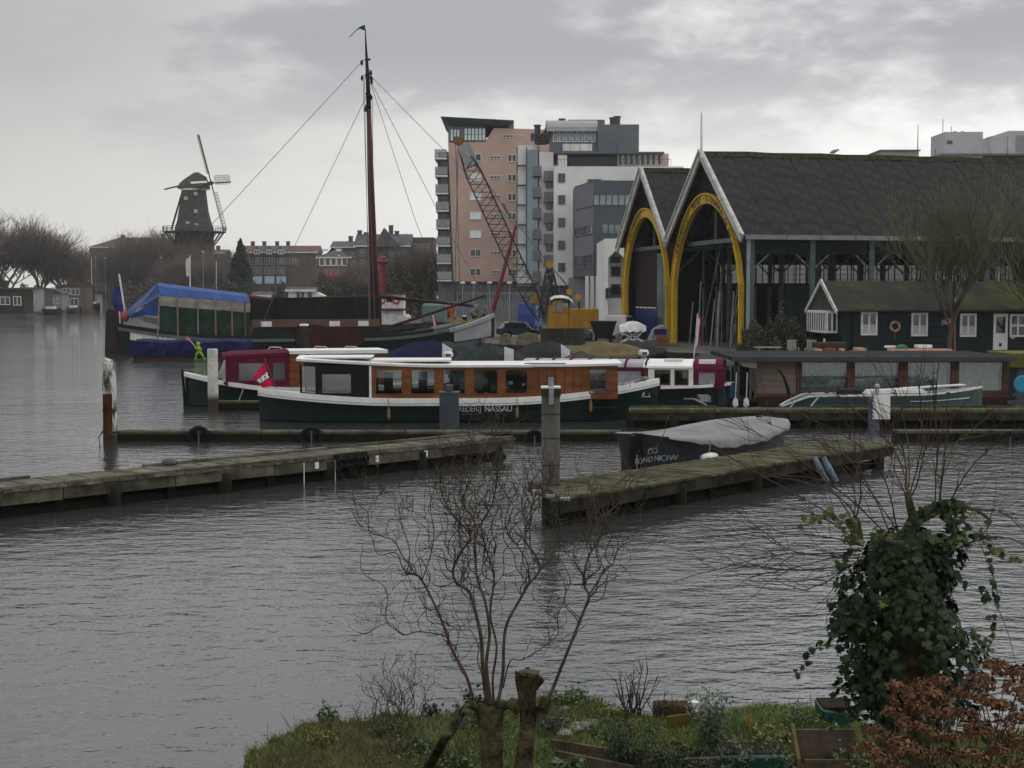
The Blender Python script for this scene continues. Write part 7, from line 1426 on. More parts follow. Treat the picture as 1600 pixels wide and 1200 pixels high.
# floating beams
def float_beam(label, px0, px1, Y, z, w=.42, n=5):
    t = thing('floating_beam', label, 'floating beam', (X(px0,Y),Y,0)); x0, x1 = X(px0,Y), X(px1,Y)
    for i in range(n):
        a, c = x0+(x1-x0)*i/n, x0+(x1-x0)*(i+1)/n; b = MB(); b.box((a+.015,Y-w/2,z-.10),(c-.015,Y+w/2,z)); b.build('beam', FASC, t, bevel=.02); b = MB(); b.box((a+.02,Y-w/2+.04,z-.34),(c-.02,Y+w/2-.04,z-.105)); b.build('lower_beam', FLOAT, t)
    return t
float_beam('long floating beam with tyres between the painted pile and the square pile', 181, 972, 43.6, .32, .5, 7); float_beam('floating beam on the right, reaching from the mossy jetty to the edge', 1398, 1690, 43.6, .34, .5, 3); float_beam('short brown floating beam beside the white painted pile', 323, 432, 55.4, .36, .5, 2)
def tyre(px, py, Y, R_, label, rot=0, tilt=0, w=.17, z=None):
    q = P(px,py,Y); t = thing('tyre', label, 'tyre', q, 0, 'tyre fenders'); Mx = Matrix.Rotation(rot,4,'Z') @ Matrix.Rotation(tilt,4,'Y') @ Matrix.Rotation(R(90),4,'X')
    b = MB(); r0 = R_*.62; prof = [(r0,-w*.4),(R_*.8,-w*.55),(R_*.96,-w*.4),(R_,0),(R_*.96,w*.4),(R_*.8,w*.55),(r0,w*.4),(r0-.01,0),(r0,-w*.4)]; n = 22; rows = []
    for r_, zz in prof: rows.append([q+Mx @ Vector((r_*math.cos(2*math.pi*j/n), r_*math.sin(2*math.pi*j/n), zz)) for j in range(n)])
    b.grid(rows, True); b.build('tread', RUBBER, t, smooth=True)
    b = MB()
    for j in range(n): a = 2*math.pi*j/n; b.beam(q+Mx @ Vector((R_*1.0*math.cos(a),R_*1.0*math.sin(a),-w*.36)), q+Mx @ Vector((R_*1.0*math.cos(a+.1),R_*1.0*math.sin(a+.1),w*.36)), .03, .02)
    b.build('tread_block', RUBBER, t); b = MB(); b.tube([q+Vector((0,-.06,.5*R_)), q+Vector((.01,-.08,-R_*.8))], .022, 5); b.build('chain', GREYROPE, t)
tyre(311,684,43.2,.36,'tyre hung on the floating beam, nearest the painted pile'); tyre(487,684,43.2,.36,'tyre hung on the floating beam, just beyond the plank jetty'); tyre(835,688,43.1,.33,'tyre half hidden behind the tall square pile',R(20)); tyre(1577,692,43.1,.36,'tyre hung on the right floating beam')
p = a0.lerp(a1,.628)-v1*.14+Vector((0,0,-.02)); t = thing('tyre', 'flattened ribbed tyre laid over the edge of the plank jetty', 'tyre', p, 0, 'tyre fenders'); ang = math.atan2((a1-a0).y,(a1-a0).x); Mx = face(p, ang)
for i in range(9): b = MB(); x = -.42+i*.105; b.tube([Mx @ Vector((x,.12,.03)),Mx @ Vector((x+.02,-.0,.05)),Mx @ Vector((x+.03,-.07,-.06)),Mx @ Vector((x+.02,-.06,-.2)),Mx @ Vector((x,.03,-.26))], .05, 6); b.build('tread_rib', RUBBER, t)
b = MB(); b.box((-.46,-.03,-.24),(.5,.06,.03), Mx); b.build('casing', RUBBER, t)
# piles
PAINTP = mat('flaking_white_pile', (.40,.40,.36), .85, .3, 3.5, (.52,.51,.47), .5, 30, tide=(.35,.62,(.05,.042,.025)), thr=(.3,.6)); PEEL = mat('peeling_pile', (.10,.075,.05), .85, .5, 4, (.46,.45,.41), .5, 30, stretch=(1,1,.35), thr=(.44,.54), tide=(.15,.5,(.04,.03,.02)))
RUSTPLATE = mat('rust_stain_plate', (.06,.03,.018), .85, .5, 3, (.20,.075,.02), .3, 20, stretch=(1,1,.4))
def pile(px, pyt, Y, r, label, m, n=10, sq=False, lean=0, name='mooring_pile'):
    q = P(px, pyt, Y); t = thing(name, label, 'mooring pile', (q.x,Y,0)); b = MB()
    if sq: b.box((q.x-r,Y-r,-1.5),(q.x+r,Y+r,q.z))
    else: b.tube([(q.x+lean,Y,-1.5),(q.x+lean*.5,Y,q.z*.5),(q.x,Y,q.z-.05),(q.x,Y,q.z)], [r*1.02,r*1.02,r,r*.93], n)
    b.build('shaft', m, t, bevel=.015 if sq else 0); return t, q
t, q = pile(170, 566, 42.3, .20, 'peeling white and rusty mooring pile at the left end of the floating beam', PEEL)
b = MB(); b.box((q.x-.13,42.05,.35),(q.x+.13,42.12,1.55)); b.build('rust_plate', RUSTPLATE, t); b = MB(); b.tube([(q.x+.2*math.cos(a),42.3+.2*math.sin(a)*1.05,1.05) for a in [math.pi*k/8 for k in range(17)]], .022, 5); b.tube([(q.x+.21*math.cos(a),42.3+.22*math.sin(a),.42+.02*math.sin(3*a)) for a in [math.pi*k/8 for k in range(17)]], .03, 5); b.tube([(q.x-.2,42.2,.42),(q.x-.28,42.1,.25),(q.x-.25,42.1,.0)], .02, 4); b.build('mooring_ring', BLACK, t)
b = MB(); b.tube([(q.x+.06,42.3,q.z-.02),(q.x-.14,42.35,q.z+.12)], [.12,.03], 7); b.build('split_top', PEEL, t)
t, q = pile(332, 545, 55.0, .20, 'white painted mooring pile before the maroon canopy', PAINTP)
t, q = pile(475, 509, 88, .27, 'dark mooring pile with white cap among the inflatable boats', DARKWOOD); b = MB(); b.tube([(q.x,88,q.z+.002),(q.x,88,q.z+.12)], [.3,.26], 10); b.build('cap', WHITE, t)
t, q = pile(702, 612, 47.8, .32, 'blue grey steel box pile in front of the saloon boat', mat('blue_grey_steel', (.035,.045,.055), .45, .2, 2), sq=True); b = MB(); b.box((q.x-.13,47.7,q.z+.002),(q.x+.13,47.9,q.z+.24)); b.build('head', DSTEEL, t, bevel=.03); b = MB(); b.box((q.x-.345,47.45,q.z-.04),(q.x+.345,48.15,q.z+.0015)); b.build('top_plate', DSTEEL, t)
GREYP = mat('silver_grey_timber', (.13,.125,.105), .88, .4, 2, (.20,.19,.165), .5, 35, stretch=(1,1,.3), tide=(.1,.9,(.045,.042,.025)))
t, q = pile(860.5, 606, 29.2, .185, 'tall square grey timber pile at the end of the mossy jetty', GREYP, sq=True)
b = MB(); b.box((q.x-.20,28.99,q.z-.16),(q.x+.20,29.40,q.z-.002)); b.build('dark_band', DARKWOOD, t); b = MB(); b.box((q.x-.20,28.98,q.z),(q.x+.20,29.41,q.z+.03)); b.build('cap', OFFWHITE, t); b = MB(); b.box((q.x-.045,28.93,q.z-.32),(q.x+.055,28.975,q.z+.01)); b.tube([(q.x+.0,29.1,q.z+.03),(q.x+.0,29.1,q.z+.22)], .055, 8); b.build('iron_strap', STEEL, t)
for z in (.6,1.0,1.55,2.05): b = MB(); b.box((q.x-.19,29.0,z),(q.x+.19,29.012,z+.012)); b.build('check_crack', BLACK, t)
t = thing('sign_post', 'grey service post with a blank white board on the back jetty', 'sign post', (X(1372,46.9),46.9,0)); b = MB(); x = X(1370,46.9); b.box((x-.18,46.8,-.6),(x+.12,47.1,Z(622,46.9))); b.build('post', mat('violet_grey_post', (.10,.10,.13), .6, .25, 3), t); b = MB(); b.box((X(1366,46.7),46.68,Z(655,46.7)),(X(1393,46.7),46.72,Z(618,46.7))); b.build('board', WHITE, t)
b = MB(); b.tube([(X(1372,46.9),46.9,Z(622,46.9)),(X(1372,46.9),46.9,Z(605,46.9))], [.09,.07], 8); b.sphere((X(1372,46.9),46.9,Z(604,46.9)), .1, 8, 6); b.build('lamp_head', STEEL, t)
b = MB()
for i in range(6): b.beam((X(1365,46.67),46.66,Z(619+i*6,46.67)), (X(1368,46.67),46.66,Z(622+i*6,46.67)), .05, .02)
b.build('blue_tie', mat('blue_tie', (.05,.09,.30), .6, .2), t)
t = thing('hanging_fender', 'blue grey kayak-like fender hanging off the mossy jetty', 'fender', b0.lerp(b1,.69)); p = b0.lerp(b1,.685)-v2*.12
for k in (0,.22): b = MB(); b.tube([p+Vector((k,0,.03)), p+Vector((k+.12,-.06,-.25)), p+Vector((k+.3,-.08,-.55))], [.05,.09,.06], 8); b.build('tube', mat('blue_grey_vinyl', (.10,.125,.17), .5, .25, 3), t)
b = MB(); b.tube([Vector((X(1105,49),49,DZ+.1)), Vector((X(1085,51),51,.75)), Vector((X(1070,53),53,.6))], .03, 5); tag(b.build('mooring_rope', ROPE), 'pale mooring rope from the back jetty to the red and white boat', 'rope')
q = P(1597,600,57); t = thing('round_tub', 'bright blue round tub among gear past the right end of the houseboat', 'tub', q); b = MB(); b.lathe([(.12,-.06),(.34,-.02),(.36,.05),(.3,.08)], q, 16, Matrix.Rotation(R(90),4,'X')); b.build('tub', mat('turquoise_plastic', (.02,.20,.32), .4, .1), t); b = MB(); b.beam(q+Vector((-.3,.2,-.5)), q+Vector((.2,.2,-.1)), .08); b.beam(q+Vector((-.5,.2,-.75)), q+Vector((.9,.2,-.75)), .12); b.build('support', DSTEEL, t)
slab(1580, 1640, 552, 575, 60, 3, mat('yellow_green_trim', (.09,.085,.02), .7, .2), 'neighbour_boat', 'yellow trimmed grey boat end past the houseboat', 'boat'); slab(1590, 1650, 575, 640, 60.2, 3, DSTEEL, 'gear_box', 'dark grey locker past the houseboat', 'locker')
# ================================================================ garden in the foreground
GZ = .5
shore = [PZ(*p, GZ) for p in ((366,1156),(395,1136),(440,1122),(500,1108),(560,1103),(620,1094),(700,1092),(780,1086),(850,1080),(900,1076),(960,1086),(1040,1096),(1100,1100),(1170,1096),(1240,1100),(1330,1116),(1450,1126),(1560,1128),(1780,1130))]
poly = [(p.x,p.y) for p in shore]+[(7.5,4.5),(-1.4,4.5),(PZ(380,1420,GZ).x,PZ(380,1420,GZ).y),(PZ(369,1220,GZ).x,PZ(369,1220,GZ).y)]
PA = np.array(poly)
def sdist(Q):
    """signed distance to the garden outline, positive inside"""
    a, b_ = PA, np.roll(PA, -1, 0); d = b_-a; out = np.full(len(Q), 1e9); ins = np.zeros(len(Q), bool)
    for i in range(len(a)):
        w = Q-a[i]; tt = np.clip((w @ d[i])/(d[i] @ d[i]), 0, 1); out = np.minimum(out, np.linalg.norm(w-tt[:,None]*d[i], axis=1))
        c = ((a[i,1] > Q[:,1]) != (b_[i,1] > Q[:,1])); xx = a[i,0]+(Q[:,1]-a[i,1])/(d[i,1] if abs(d[i,1]) > 1e-9 else 1e-9)*d[i,0]; ins ^= (c & (Q[:,0] < xx))
    return np.where(ins, out, -out)
def gz(Q):
    Q = np.asarray(Q, float).reshape(-1,2); s = sdist(Q)+.05*np.sin(Q[:,0]*9)+.04*np.sin(Q[:,0]*23+Q[:,1]*5); e = np.clip((s+.03)/.16, 0, 1); e = e*e*(3-2*e)
    b = .05*np.sin(Q[:,0]*2.1+1)*np.sin(Q[:,1]*1.9)+.025*np.sin(Q[:,0]*6.3)*np.sin(Q[:,1]*5.7+2)+.012*np.sin(Q[:,0]*17)*np.sin(Q[:,1]*15)
    m = .20*np.exp(-(((Q[:,0]-2.55)/.75)**2+((Q[:,1]-13.0)/.55)**2)); rise = .32*np.clip((10.2-Q[:,1])/2.5, 0, 1)
    return -.5+e*(GZ+.42+b+m+rise)
def g1(x, y): return float(gz([(x,y)])[0])
def GP(px, py):
    """pixel -> point on the garden ground"""
    z = GZ
    for _ in range(6): p = PZ(px, py, z); z = g1(p.x, p.y)
    return p
gx, gy = np.arange(-3.0, 7.6, .06), np.arange(4.4, 14.8, .06); GX, GY = np.meshgrid(gx, gy); Q = np.stack([GX.ravel(),GY.ravel()],1); V = np.column_stack([Q, gz(Q)+np.random.default_rng(1).normal(0,.008,len(Q))]); w_ = len(gx)
i_ = (np.arange(len(gy)-1)[:,None]*w_+np.arange(w_-1)[None]).ravel(); Fq = np.stack([i_,i_+1,i_+w_+1,i_+w_],1)
SOIL = mat('garden_soil', (.040,.036,.018), .95, .5, 2.2, (.065,.075,.025), .6, 25)
npobj('garden_ground', V, Fq, SOIL, kind='structure', label='low grassy garden bank in the foreground')
# grass, dead stalks, ground cover
def scatter(n, seed, dens):
    rng = np.random.default_rng(seed); Q = np.column_stack([rng.uniform(-2.7,6.5,n), rng.uniform(6.5,14.6,n)]); Q = Q[dens(Q, rng)]; return np.column_stack([Q, gz(Q)]), rng
def blades(P0, rng, h, w, lean):
    m = len(P0); az = rng.uniform(0,2*math.pi,m); s = np.stack([np.cos(az),np.sin(az),np.zeros(m)],1)*w/2; l = rng.normal(size=(m,3))*lean; l[:,2] = 1; l /= np.linalg.norm(l,axis=1,keepdims=True); hh = (h*rng.uniform(.4,1.3,m))[:,None]
    mid = P0+l*hh*.55; l2 = l.copy(); l2[:,2] *= .6; tip = mid+l2*hh*.5
    V = np.stack([P0-s,P0+s,mid+s*.7,mid-s*.7,tip],1).reshape(-1,3); k = np.arange(m)[:,None]*5; F4 = np.concatenate([np.stack([k+0,k+1,k+2,k+3],2).reshape(-1,4), np.stack([k+3,k+2,k+4,k+4],2).reshape(-1,4)]); return V, F4
GRASSM = leafmat('grass_green', (.055,.09,.012), (.15,.19,.035), .6, .25); DRYM = leafmat('dry_grass', (.075,.055,.028), (.15,.115,.06), .8, .15); COVERM = leafmat('ground_leaves', (.02,.035,.012), (.06,.08,.03), .55, .3)
pat = lambda Q, k: np.sin(Q[:,0]*2.3*k+1)*np.sin(Q[:,1]*2.1*k+.5)+.6*np.sin(Q[:,0]*5.1*k+2)*np.sin(Q[:,1]*4.3*k)
P0, rng = scatter(150000, 2, lambda Q, r: (sdist(Q) > -.02) & (pat(Q,1)+r.normal(size=len(Q))*.5+(Q[:,0]+.9)*.62 > -.2)); V, Fq = blades(P0, rng, .05, .008, .45)
def tri(nm, V, Fq, m, **k): npobj(nm, V, Fq, m, **k)
def blade_obj(nm, P0, rng, h, w, lean, m, label):
    V, _ = blades(P0, rng, h, w, lean); k = np.arange(len(P0))[:,None]*5; Fq = np.concatenate([k+np.array([[0,1,2,3]])]); V = V.copy().reshape(-1,5,3); Vq = np.concatenate([V[:,:4]], 1); tip = V[:,4]; Vq[:,2] = tip+(V[:,1]-V[:,0])*.12; Vq[:,3] = tip-(V[:,1]-V[:,0])*.12
    npobj(nm, Vq.reshape(-1,3), np.arange(len(P0)*4).reshape(-1,4), m, kind='stuff', label=label)
blade_obj('grass', P0, rng, .075, .008, .55, GRASSM, 'short green winter grass over the garden bank')
P0, rng = scatter(120000, 3, lambda Q, r: (sdist(Q) > -.04) & (pat(Q,1)+r.normal(size=len(Q))*.5+(Q[:,0]+.9)*.62 < -.05)); blade_obj('dry_grass', P0, rng, .10, .006, .55, DRYM, 'dry brown grass on the left tip of the bank')
P0, rng = scatter(16000, 4, lambda Q, r: (sdist(Q) > .0) & (pat(Q,.7)+r.normal(size=len(Q))*.4 > .35)); P0[:,2] += rng.uniform(.0,.07,len(P0)); V, Fq = leaves_np(P0, .035, rng, 1.2, .7); npobj('ground_cover', V, Fq, COVERM, kind='stuff', label='low leafy weeds between the grass')
P0, rng = scatter(2600, 5, lambda Q, r: (sdist(Q) > -.05) & (sdist(Q) < .5)); S = np.column_stack([P0, P0+np.column_stack([rng.normal(0,.06,len(P0)),rng.normal(0,.06,len(P0)),rng.uniform(.05,.22,len(P0))]), np.full(len(P0),.0028), np.full(len(P0),.0015)]); V, Fq = segs_np(S, 3); npobj('dead_stalks', V, Fq, mat('dead_stalk', (.06,.045,.028), .9, .4, 8, bump=0), kind='stuff', label='thin dead stalks along the water edge')
# ---- curly willow
WB = mat('willow_bark', (.055,.042,.030), .85, .5, 9, (.11,.088,.062), .4, 40); WBR = mat('willow_twig_brown', (.045,.036,.029), .7, .4, 3, (.10,.075,.055), 0); WRED = mat('willow_red_twig', (.085,.045,.034), .7, .35, 4, bump=0); TRUNKM = mat('mossy_trunk', (.022,.019,.012), .95, .6, 9, (.095,.082,.045), 1.0, 30)
WY = 11.0; rngw = np.random.default_rng(77)
def w3(px, py, dy=0): return np.array(P(px, py, WY+dy))
def smooth(pts, n=6):
    pts = np.array(pts); out = []
    for i in range(len(pts)-1):
        p0, p1, p2, p3 = pts[max(i-1,0)], pts[i], pts[i+1], pts[min(i+2,len(pts)-1)]
        for k in range(n): u = k/n; out.append(.5*((2*p1)+(-p0+p2)*u+(2*p0-5*p1+4*p2-p3)*u*u+(-p0+3*p1-3*p2+p3)*u**3))
    out.append(pts[-1]); return np.array(out)
def wig(p, d, L, r, rng, curl=.5, up=.35, step=.028):
    """a curly twig"""
    n = max(4, int(L/step)); pts = [p]; d = d/np.linalg.norm(d); ph = rng.uniform(0,6.28,3); fr = rng.uniform(.35,.75); a = rng.normal(size=3); a -= a.dot(d)*d; a /= np.linalg.norm(a); c = np.cross(d,a)
    for i in range(n):
        t = i*fr; dd = d+curl*(a*math.sin(t+ph[0])+c*math.cos(t*.8+ph[1]))+rng.normal(size=3)*.10; dd[2] += up*i/n; dd /= np.linalg.norm(dd); pts.append(pts[-1]+dd*step)
    return pts
def to_segs(pts, r0, r1):
    n = len(pts)-1; return [(*pts[i],*pts[i+1],r0+(r1-r0)*i/n,r0+(r1-r0)*(i+1)/n) for i in range(n)]
LIMBS = [([(745,1110),(737,1083),(727,1053),(707,1017),(693,977),(680,947),(663,913),(650,897),(634,897)], .018,.009,0,1),
 ([(650,897),(630,870),(615,845),(598,838),(580,825),(560,805)], .008,.003,.1,0), ([(660,905),(672,870),(678,830),(672,790),(680,760)], .007,.003,-.1,0), ([(636,896),(640,860),(628,820),(622,790),(612,768),(590,775)], .006,.003,.1,0),
 ([(762,1105),(755,1050),(752,1000),(745,965),(733,925),(714,912),(708,890),(722,860),(735,838),(705,800),(690,770),(686,735)], .022,.006,.1,0),
 ([(768,1105),(760,1040),(765,990),(758,940),(745,900),(742,840),(740,810),(722,785),(732,755),(728,720),(735,700)], .018,.004,-.1,0),
 ([(772,1105),(770,1060),(776,1010),(766,960),(772,900),(760,860),(752,820),(768,790),(776,750),(770,722)], .014,.004,.2,0),
 ([(778,1100),(786,1050),(787,1010),(792,975),(812,937),(826,913),(842,893),(838,870),(820,843),(828,820),(832,790),(850,768),(862,745)], .018,.005,0,0),
 ([(827,913),(824,880),(810,855),(795,835),(789,815),(795,790),(788,760)], .008,.003,.1,0), ([(842,893),(860,870),(872,840),(868,805),(880,785),(902,775)], .007,.003,-.1,0),
 ([(695,993),(680,990),(652,987),(628,992),(608,973),(580,985)], .009,.003,.1,0), ([(786,1075),(797,1033),(815,1031),(843,1015),(867,997),(873,983),(867,965)], .008,.003,-.1,0),
 ([(755,1060),(746,1030),(748,1010),(735,985),(720,985),(700,975)], .007,.003,0,0), ([(732,1060),(718,1045),(716,1020),(702,1000)], .006,.003,.1,0),
 ([(848,1106),(858,1090),(872,1055),(886,1020),(904,975),(918,940),(920,929),(912,912),(914,890),(922,865),(936,845),(941,825)], .019,.007,-.1,0),
 ([(920,930),(932,912),(944,893),(958,880),(964,862),(976,850),(1002,842),(1030,844)], .009,.003,-.1,0), ([(940,830),(952,800),(968,785),(975,760),(985,745)], .007,.003,0,0), ([(934,850),(925,825),(918,800),(925,770)], .006,.003,.1,0), ([(914,905),(898,880),(885,865)], .006,.003,0,0), ([(936,900),(950,885),(970,883),(978,890)], .005,.0025,0,0)]
def willow():
    t = thing('curly_willow', 'bare curly willow with many twisted stems sprouting from a low pollard head', 'tree', (w3(768,1110)[0],WY,g1(w3(768,1110)[0],WY)))
    red, brown, fine = [], [], []
    for pts, r0, r1, dy, isred in LIMBS:
        c = smooth([w3(px,py,dy*(.3+i/len(pts))) for i, (px,py) in enumerate(pts)], 5); b = MB(); n = len(c); b.tube([Vector(p) for p in c], [.78*(r0+(r1-r0)*i/(n-1)) for i in range(n)], 8); b.build('limb', WRED if isred else WB, t, smooth=True)
        L = np.sum(np.linalg.norm(np.diff(c,axis=0),axis=1)); k = int(L*15)
        for j in range(k):
            f = .3+.7*(j+rngw.uniform(0,1))/k; i = min(n-2,int(f*(n-1))); p = c[i]; tg = c[i+1]-c[i]; tg /= np.linalg.norm(tg); o = rngw.normal(size=3); d = tg*.6+o*.6; d[2] = abs(d[2])*.6+.35
            LL = rngw.uniform(.12,.62)*(.5+.7*f); lng = rngw.random() < (.45 if 4 <= LIMBS.index((pts,r0,r1,dy,isred)) <= 8 else .12); LL = rngw.uniform(.6,1.15)*(1.25-.6*f) if lng else LL; d[2] += .7*lng; tw_ = wig(p, d, LL, 0, rngw, .75, .4); rr_ = min(r1*.9,.0062)*rngw.uniform(.6,1.1) if not lng else .0052; (red if rngw.random() < .1 else brown).extend(to_segs(tw_, rr_, .0022))
            for _ in range(int(LL*7)):
                q = int(rngw.integers(1,len(tw_)-1)); o = rngw.normal(size=3); o[2] = abs(o[2])*.7; fine.extend(to_segs(wig(tw_[q], o+.4*(np.array(tw_[q])-np.array(tw_[q-1]))/.028, rngw.uniform(.06,.26), 0, rngw, .85, .3), .0024, .0013))
        tip = c[-1]
        for _ in range(3): fine.extend(to_segs(wig(tip, (c[-1]-c[-4])+rngw.normal(size=3)*.03, rngw.uniform(.1,.35), 0, rngw, .8, .4), .003, .0016))
    for nm, S, m in (('brown_twigs',brown,WBR),('red_twigs',red,WRED),('fine_twigs',fine,WBR)):
        V, Fq = segs_np(S, 3); npobj(nm, V, Fq, m, t, kind='stuff')
    # pollard head and trunk
    x, y = w3(770,1150)[0], WY; z0 = g1(x,y)-.1; zt = w3(770,1102)[2]; b = MB(); rows = []
    for i in range(11):
        f = i/10; z = z0+(zt-z0)*f; rr_ = .095*(1-.22*(1-f)+.18*max(0,f-.8)/.2); rows.append([(x-.02*f+rr_*(1+.09*math.sin(3*a+f*4)+.05*math.sin(7*a+f*9))*math.cos(a), y+rr_*(1+.08*math.sin(4*a+2))*math.sin(a), z+(.03*math.sin(3*a) if i == 10 else 0)) for a in [2*math.pi*j/18 for j in range(18)]])
    b.grid(rows, True); b.f.append(tuple(range(180,198))); b.build('trunk', TRUNKM, t, smooth=True)
    b = MB()
    for px, py, r_ in ((750,1106,.055),(738,1102,.045),(786,1102,.05),(765,1098,.055),(776,1105,.055)): q = Vector(w3(px,py,rngw.uniform(-.1,.1))); b.sphere(q, r_, 9, 6, (1.2,1,.8))
    b.build('pollard_knob', TRUNKM, t)
    C = np.array([w3(738,1100)+rngw.normal(size=3)*np.array([.06,.08,.05]) for _ in range(140)]); V, Fq = leaves_np(C, .045, rngw, .5, .8); npobj('ivy_sprig', V, Fq, leafmat('dull_ivy', (.018,.026,.010), (.05,.06,.022), .5, .3), t, kind='stuff')
willow()
def stump(label, axis, rad, cut=True, extra=()):
    p0 = axis[0]; t = thing('tree_stump', label, 'tree stump', p0); b = MB(); c = smooth([np.array(a) for a in axis], 5); n = len(c); rows = []
    for i, p in enumerate(c):
        f = i/(n-1); k = f*(len(rad)-1); j = min(int(k),len(rad)-2); r_ = rad[j]+(rad[j+1]-rad[j])*(k-j); rows.append([(p[0]+r_*(1+.16*math.sin(3*a+f*5)+.09*math.sin(7*a+f*13)+.06*math.sin(13*a+f*4))*math.cos(a), p[1]+r_*(1+.1*math.sin(5*a))*math.sin(a), p[2]+(.03*math.sin(4*a+1) if f > .99 else 0)) for a in [2*math.pi*q/16 for q in range(16)]])
    b.grid(rows, True); b.f.append(tuple(range((n-1)*16,n*16))); b.build('trunk', TRUNKM, t, smooth=True)
    top = c[-1]; b = MB(); b.lathe([(rad[-1]*.93,.0),(rad[-1]*.9,.012)], top+np.array([0,0,.002]) if False else Vector(top)+Vector((0,0,.001)), 16); b.build('cut_face', mat('sawn_wood', (.075,.058,.036), .9, .35, 12), t)
    for e0, e1, r_ in extra: b = MB(); b.tube([Vector(e0), Vector(e1)], [r_,r_*.85], 8); b.build('branch_stub', TRUNKM, t)
    return t
x0 = w3(815,1200)[0]
stump('tall sawn off pollard stump with flared head right of the curly willow', [(x0-.03,WY,g1(x0,WY)-.05), w3(818,1180), w3(824,1130), w3(824,1085), w3(826,1052)], [.08,.07,.062,.058,.072,.092], True, ((w3(842,1120),w3(856,1090),.05),(w3(812,1110),w3(795,1096),.05),(w3(832,1072),w3(845,1058),.05)))
q0, q1 = GP(668,1200), w3(722,1112,.5); stump('broken branch stump leaning left of the willow', [tuple(q0), w3(690,1160,.4), w3(710,1135,.45), tuple(q1)], [.05,.045,.04,.035])
# ---- small twig shrubs on the bank
def twig_shrub(label, px, py, h, n, m, curl, spread, seed, r=.0042, name='bare_shrub', kids=5, up=.4):
    q = GP(px, py); rng = np.random.default_rng(seed); S, Fs = [], []; t = thing(name, label, 'shrub', q)
    for i in range(n):
        d = np.array([rng.normal()*spread, rng.normal()*spread, 1.]); tw_ = wig(np.array(q)+rng.normal(size=3)*np.array([.06,.06,0]), d, h*rng.uniform(.5,1.05), 0, rng, curl, up); S += to_segs(tw_, r, r*.35)
        for _ in range(kids): k = int(rng.integers(len(tw_)//3,len(tw_)-1)); o = rng.normal(size=3); o[2] = abs(o[2])+.3; Fs += to_segs(wig(tw_[k], o, h*rng.uniform(.12,.35), 0, rng, curl, up), r*.5, r*.22)
    V, Fq = segs_np(S, 5); npobj('stems', V, Fq, m, t, kind='stuff'); V, Fq = segs_np(Fs, 3); npobj('twigs', V, Fq, m, t, kind='stuff'); return t, q
twig_shrub('wispy curled shrub of thin twigs at the left of the garden bank', 622, 1128, .78, 13, WBR, .55, .5, 91, .0058, kids=8); twig_shrub('small curled twigs standing left of the willow', 655, 1130, .7, 5, WBR, .5, .35, 92, .005, kids=6); twig_shrub('low thin twigs on the left tip of the bank', 560, 1135, .5, 6, WBR, .55, .6, 93, .0042, kids=5)
twig_shrub('stiff dark pruned shrub with upright stubs in the middle of the garden', 985, 1120, .56, 14, mat('dark_stub', (.035,.028,.024), .85, .3, 6, bump=0), .10, .35, 94, .009, kids=3, up=.7); twig_shrub('second small pruned shrub with dark stubs, right of the first', 1030, 1125, .34, 7, MT['dark_stub'], .10, .4, 95, .008, kids=2, up=.7); twig_shrub('single dark dry stem near the water beyond the grass', 912, 1085, .22, 2, MT['dark_stub'], .06, .1, 96, .007, kids=1, up=.8)
twig_shrub('thin weed stems before the willow trunk', 720, 1190, .55, 7, WRED, .18, .35, 97, .004, kids=2)
twig_shrub('thin stems right of the tall stump', 870, 1190, .6, 5, WRED, .12, .2, 98, .004, kids=2)
# ---- leafy plants
def leafy(label, px, py, h, w, n, m, size, seed, name='garden_plant', stems=12, aspect=.45, cat='plant'):
    q = GP(px, py); rng = np.random.default_rng(seed); t = thing(name, label, cat, q); S, C = [], []
    for i in range(stems):
        d = np.array([rng.normal()*w/h, rng.normal()*w/h, 1.]); L = h*rng.uniform(.6,1.05); tw_ = wig(np.array(q)+rng.normal(size=3)*np.array([w*.25,w*.25,0]), d, L, 0, rng, .12, .1); S += to_segs(tw_, .004, .0015)
        for _ in range(n//stems): k = int(len(tw_)*rng.uniform(.15,1)); C.append(np.array(tw_[min(k,len(tw_)-1)])+rng.normal(size=3)*size*.8)
    V, Fq = segs_np(S, 4); npobj('stems', V, Fq, mat('green_stem', (.04,.05,.02), .7, .3, 5, bump=0), t, kind='stuff'); V, Fq = leaves_np(np.array(C), size, rng, .3, aspect); npobj('leaves', V, Fq, m, t, kind='stuff'); return t
FENN = leafmat('silver_green_leaf', (.06,.085,.045), (.13,.165,.10), .6, .25); DEEP = leafmat('deep_green_leaf', (.012,.022,.010), (.035,.05,.02), .5, .3); YGR = leafmat('yellow_green_leaf', (.07,.085,.012), (.16,.15,.03), .55, .3); FRESH = leafmat('fresh_green_leaf', (.035,.06,.015), (.075,.11,.035), .5, .3)
leafy('tall feathery silver green artichoke plant near the shore', 1108, 1160, .50, .15, 1500, FENN, .045, 41, stems=16, aspect=.28); leafy('dense dark evergreen shrub under the pruned stubs', 985, 1195, .42, .28, 2600, DEEP, .035, 42, stems=24, aspect=.3, name='evergreen_shrub', cat='shrub'); leafy('dark shrub right of the dense evergreen', 1055, 1215, .34, .3, 1500, DEEP, .04, 43, stems=18, name='evergreen_shrub', cat='shrub')
leafy('fresh nettle clump at the left of the bank', 447, 1128, .16, .10, 260, FRESH, .045, 44, stems=9, aspect=.55); leafy('second fresh nettle clump right of the first', 515, 1125, .16, .10, 260, FRESH, .045, 45, stems=9, aspect=.55); leafy('dark leaved seedling left of the willow head', 672, 1120, .16, .07, 120, DEEP, .05, 46, stems=5, aspect=.7)
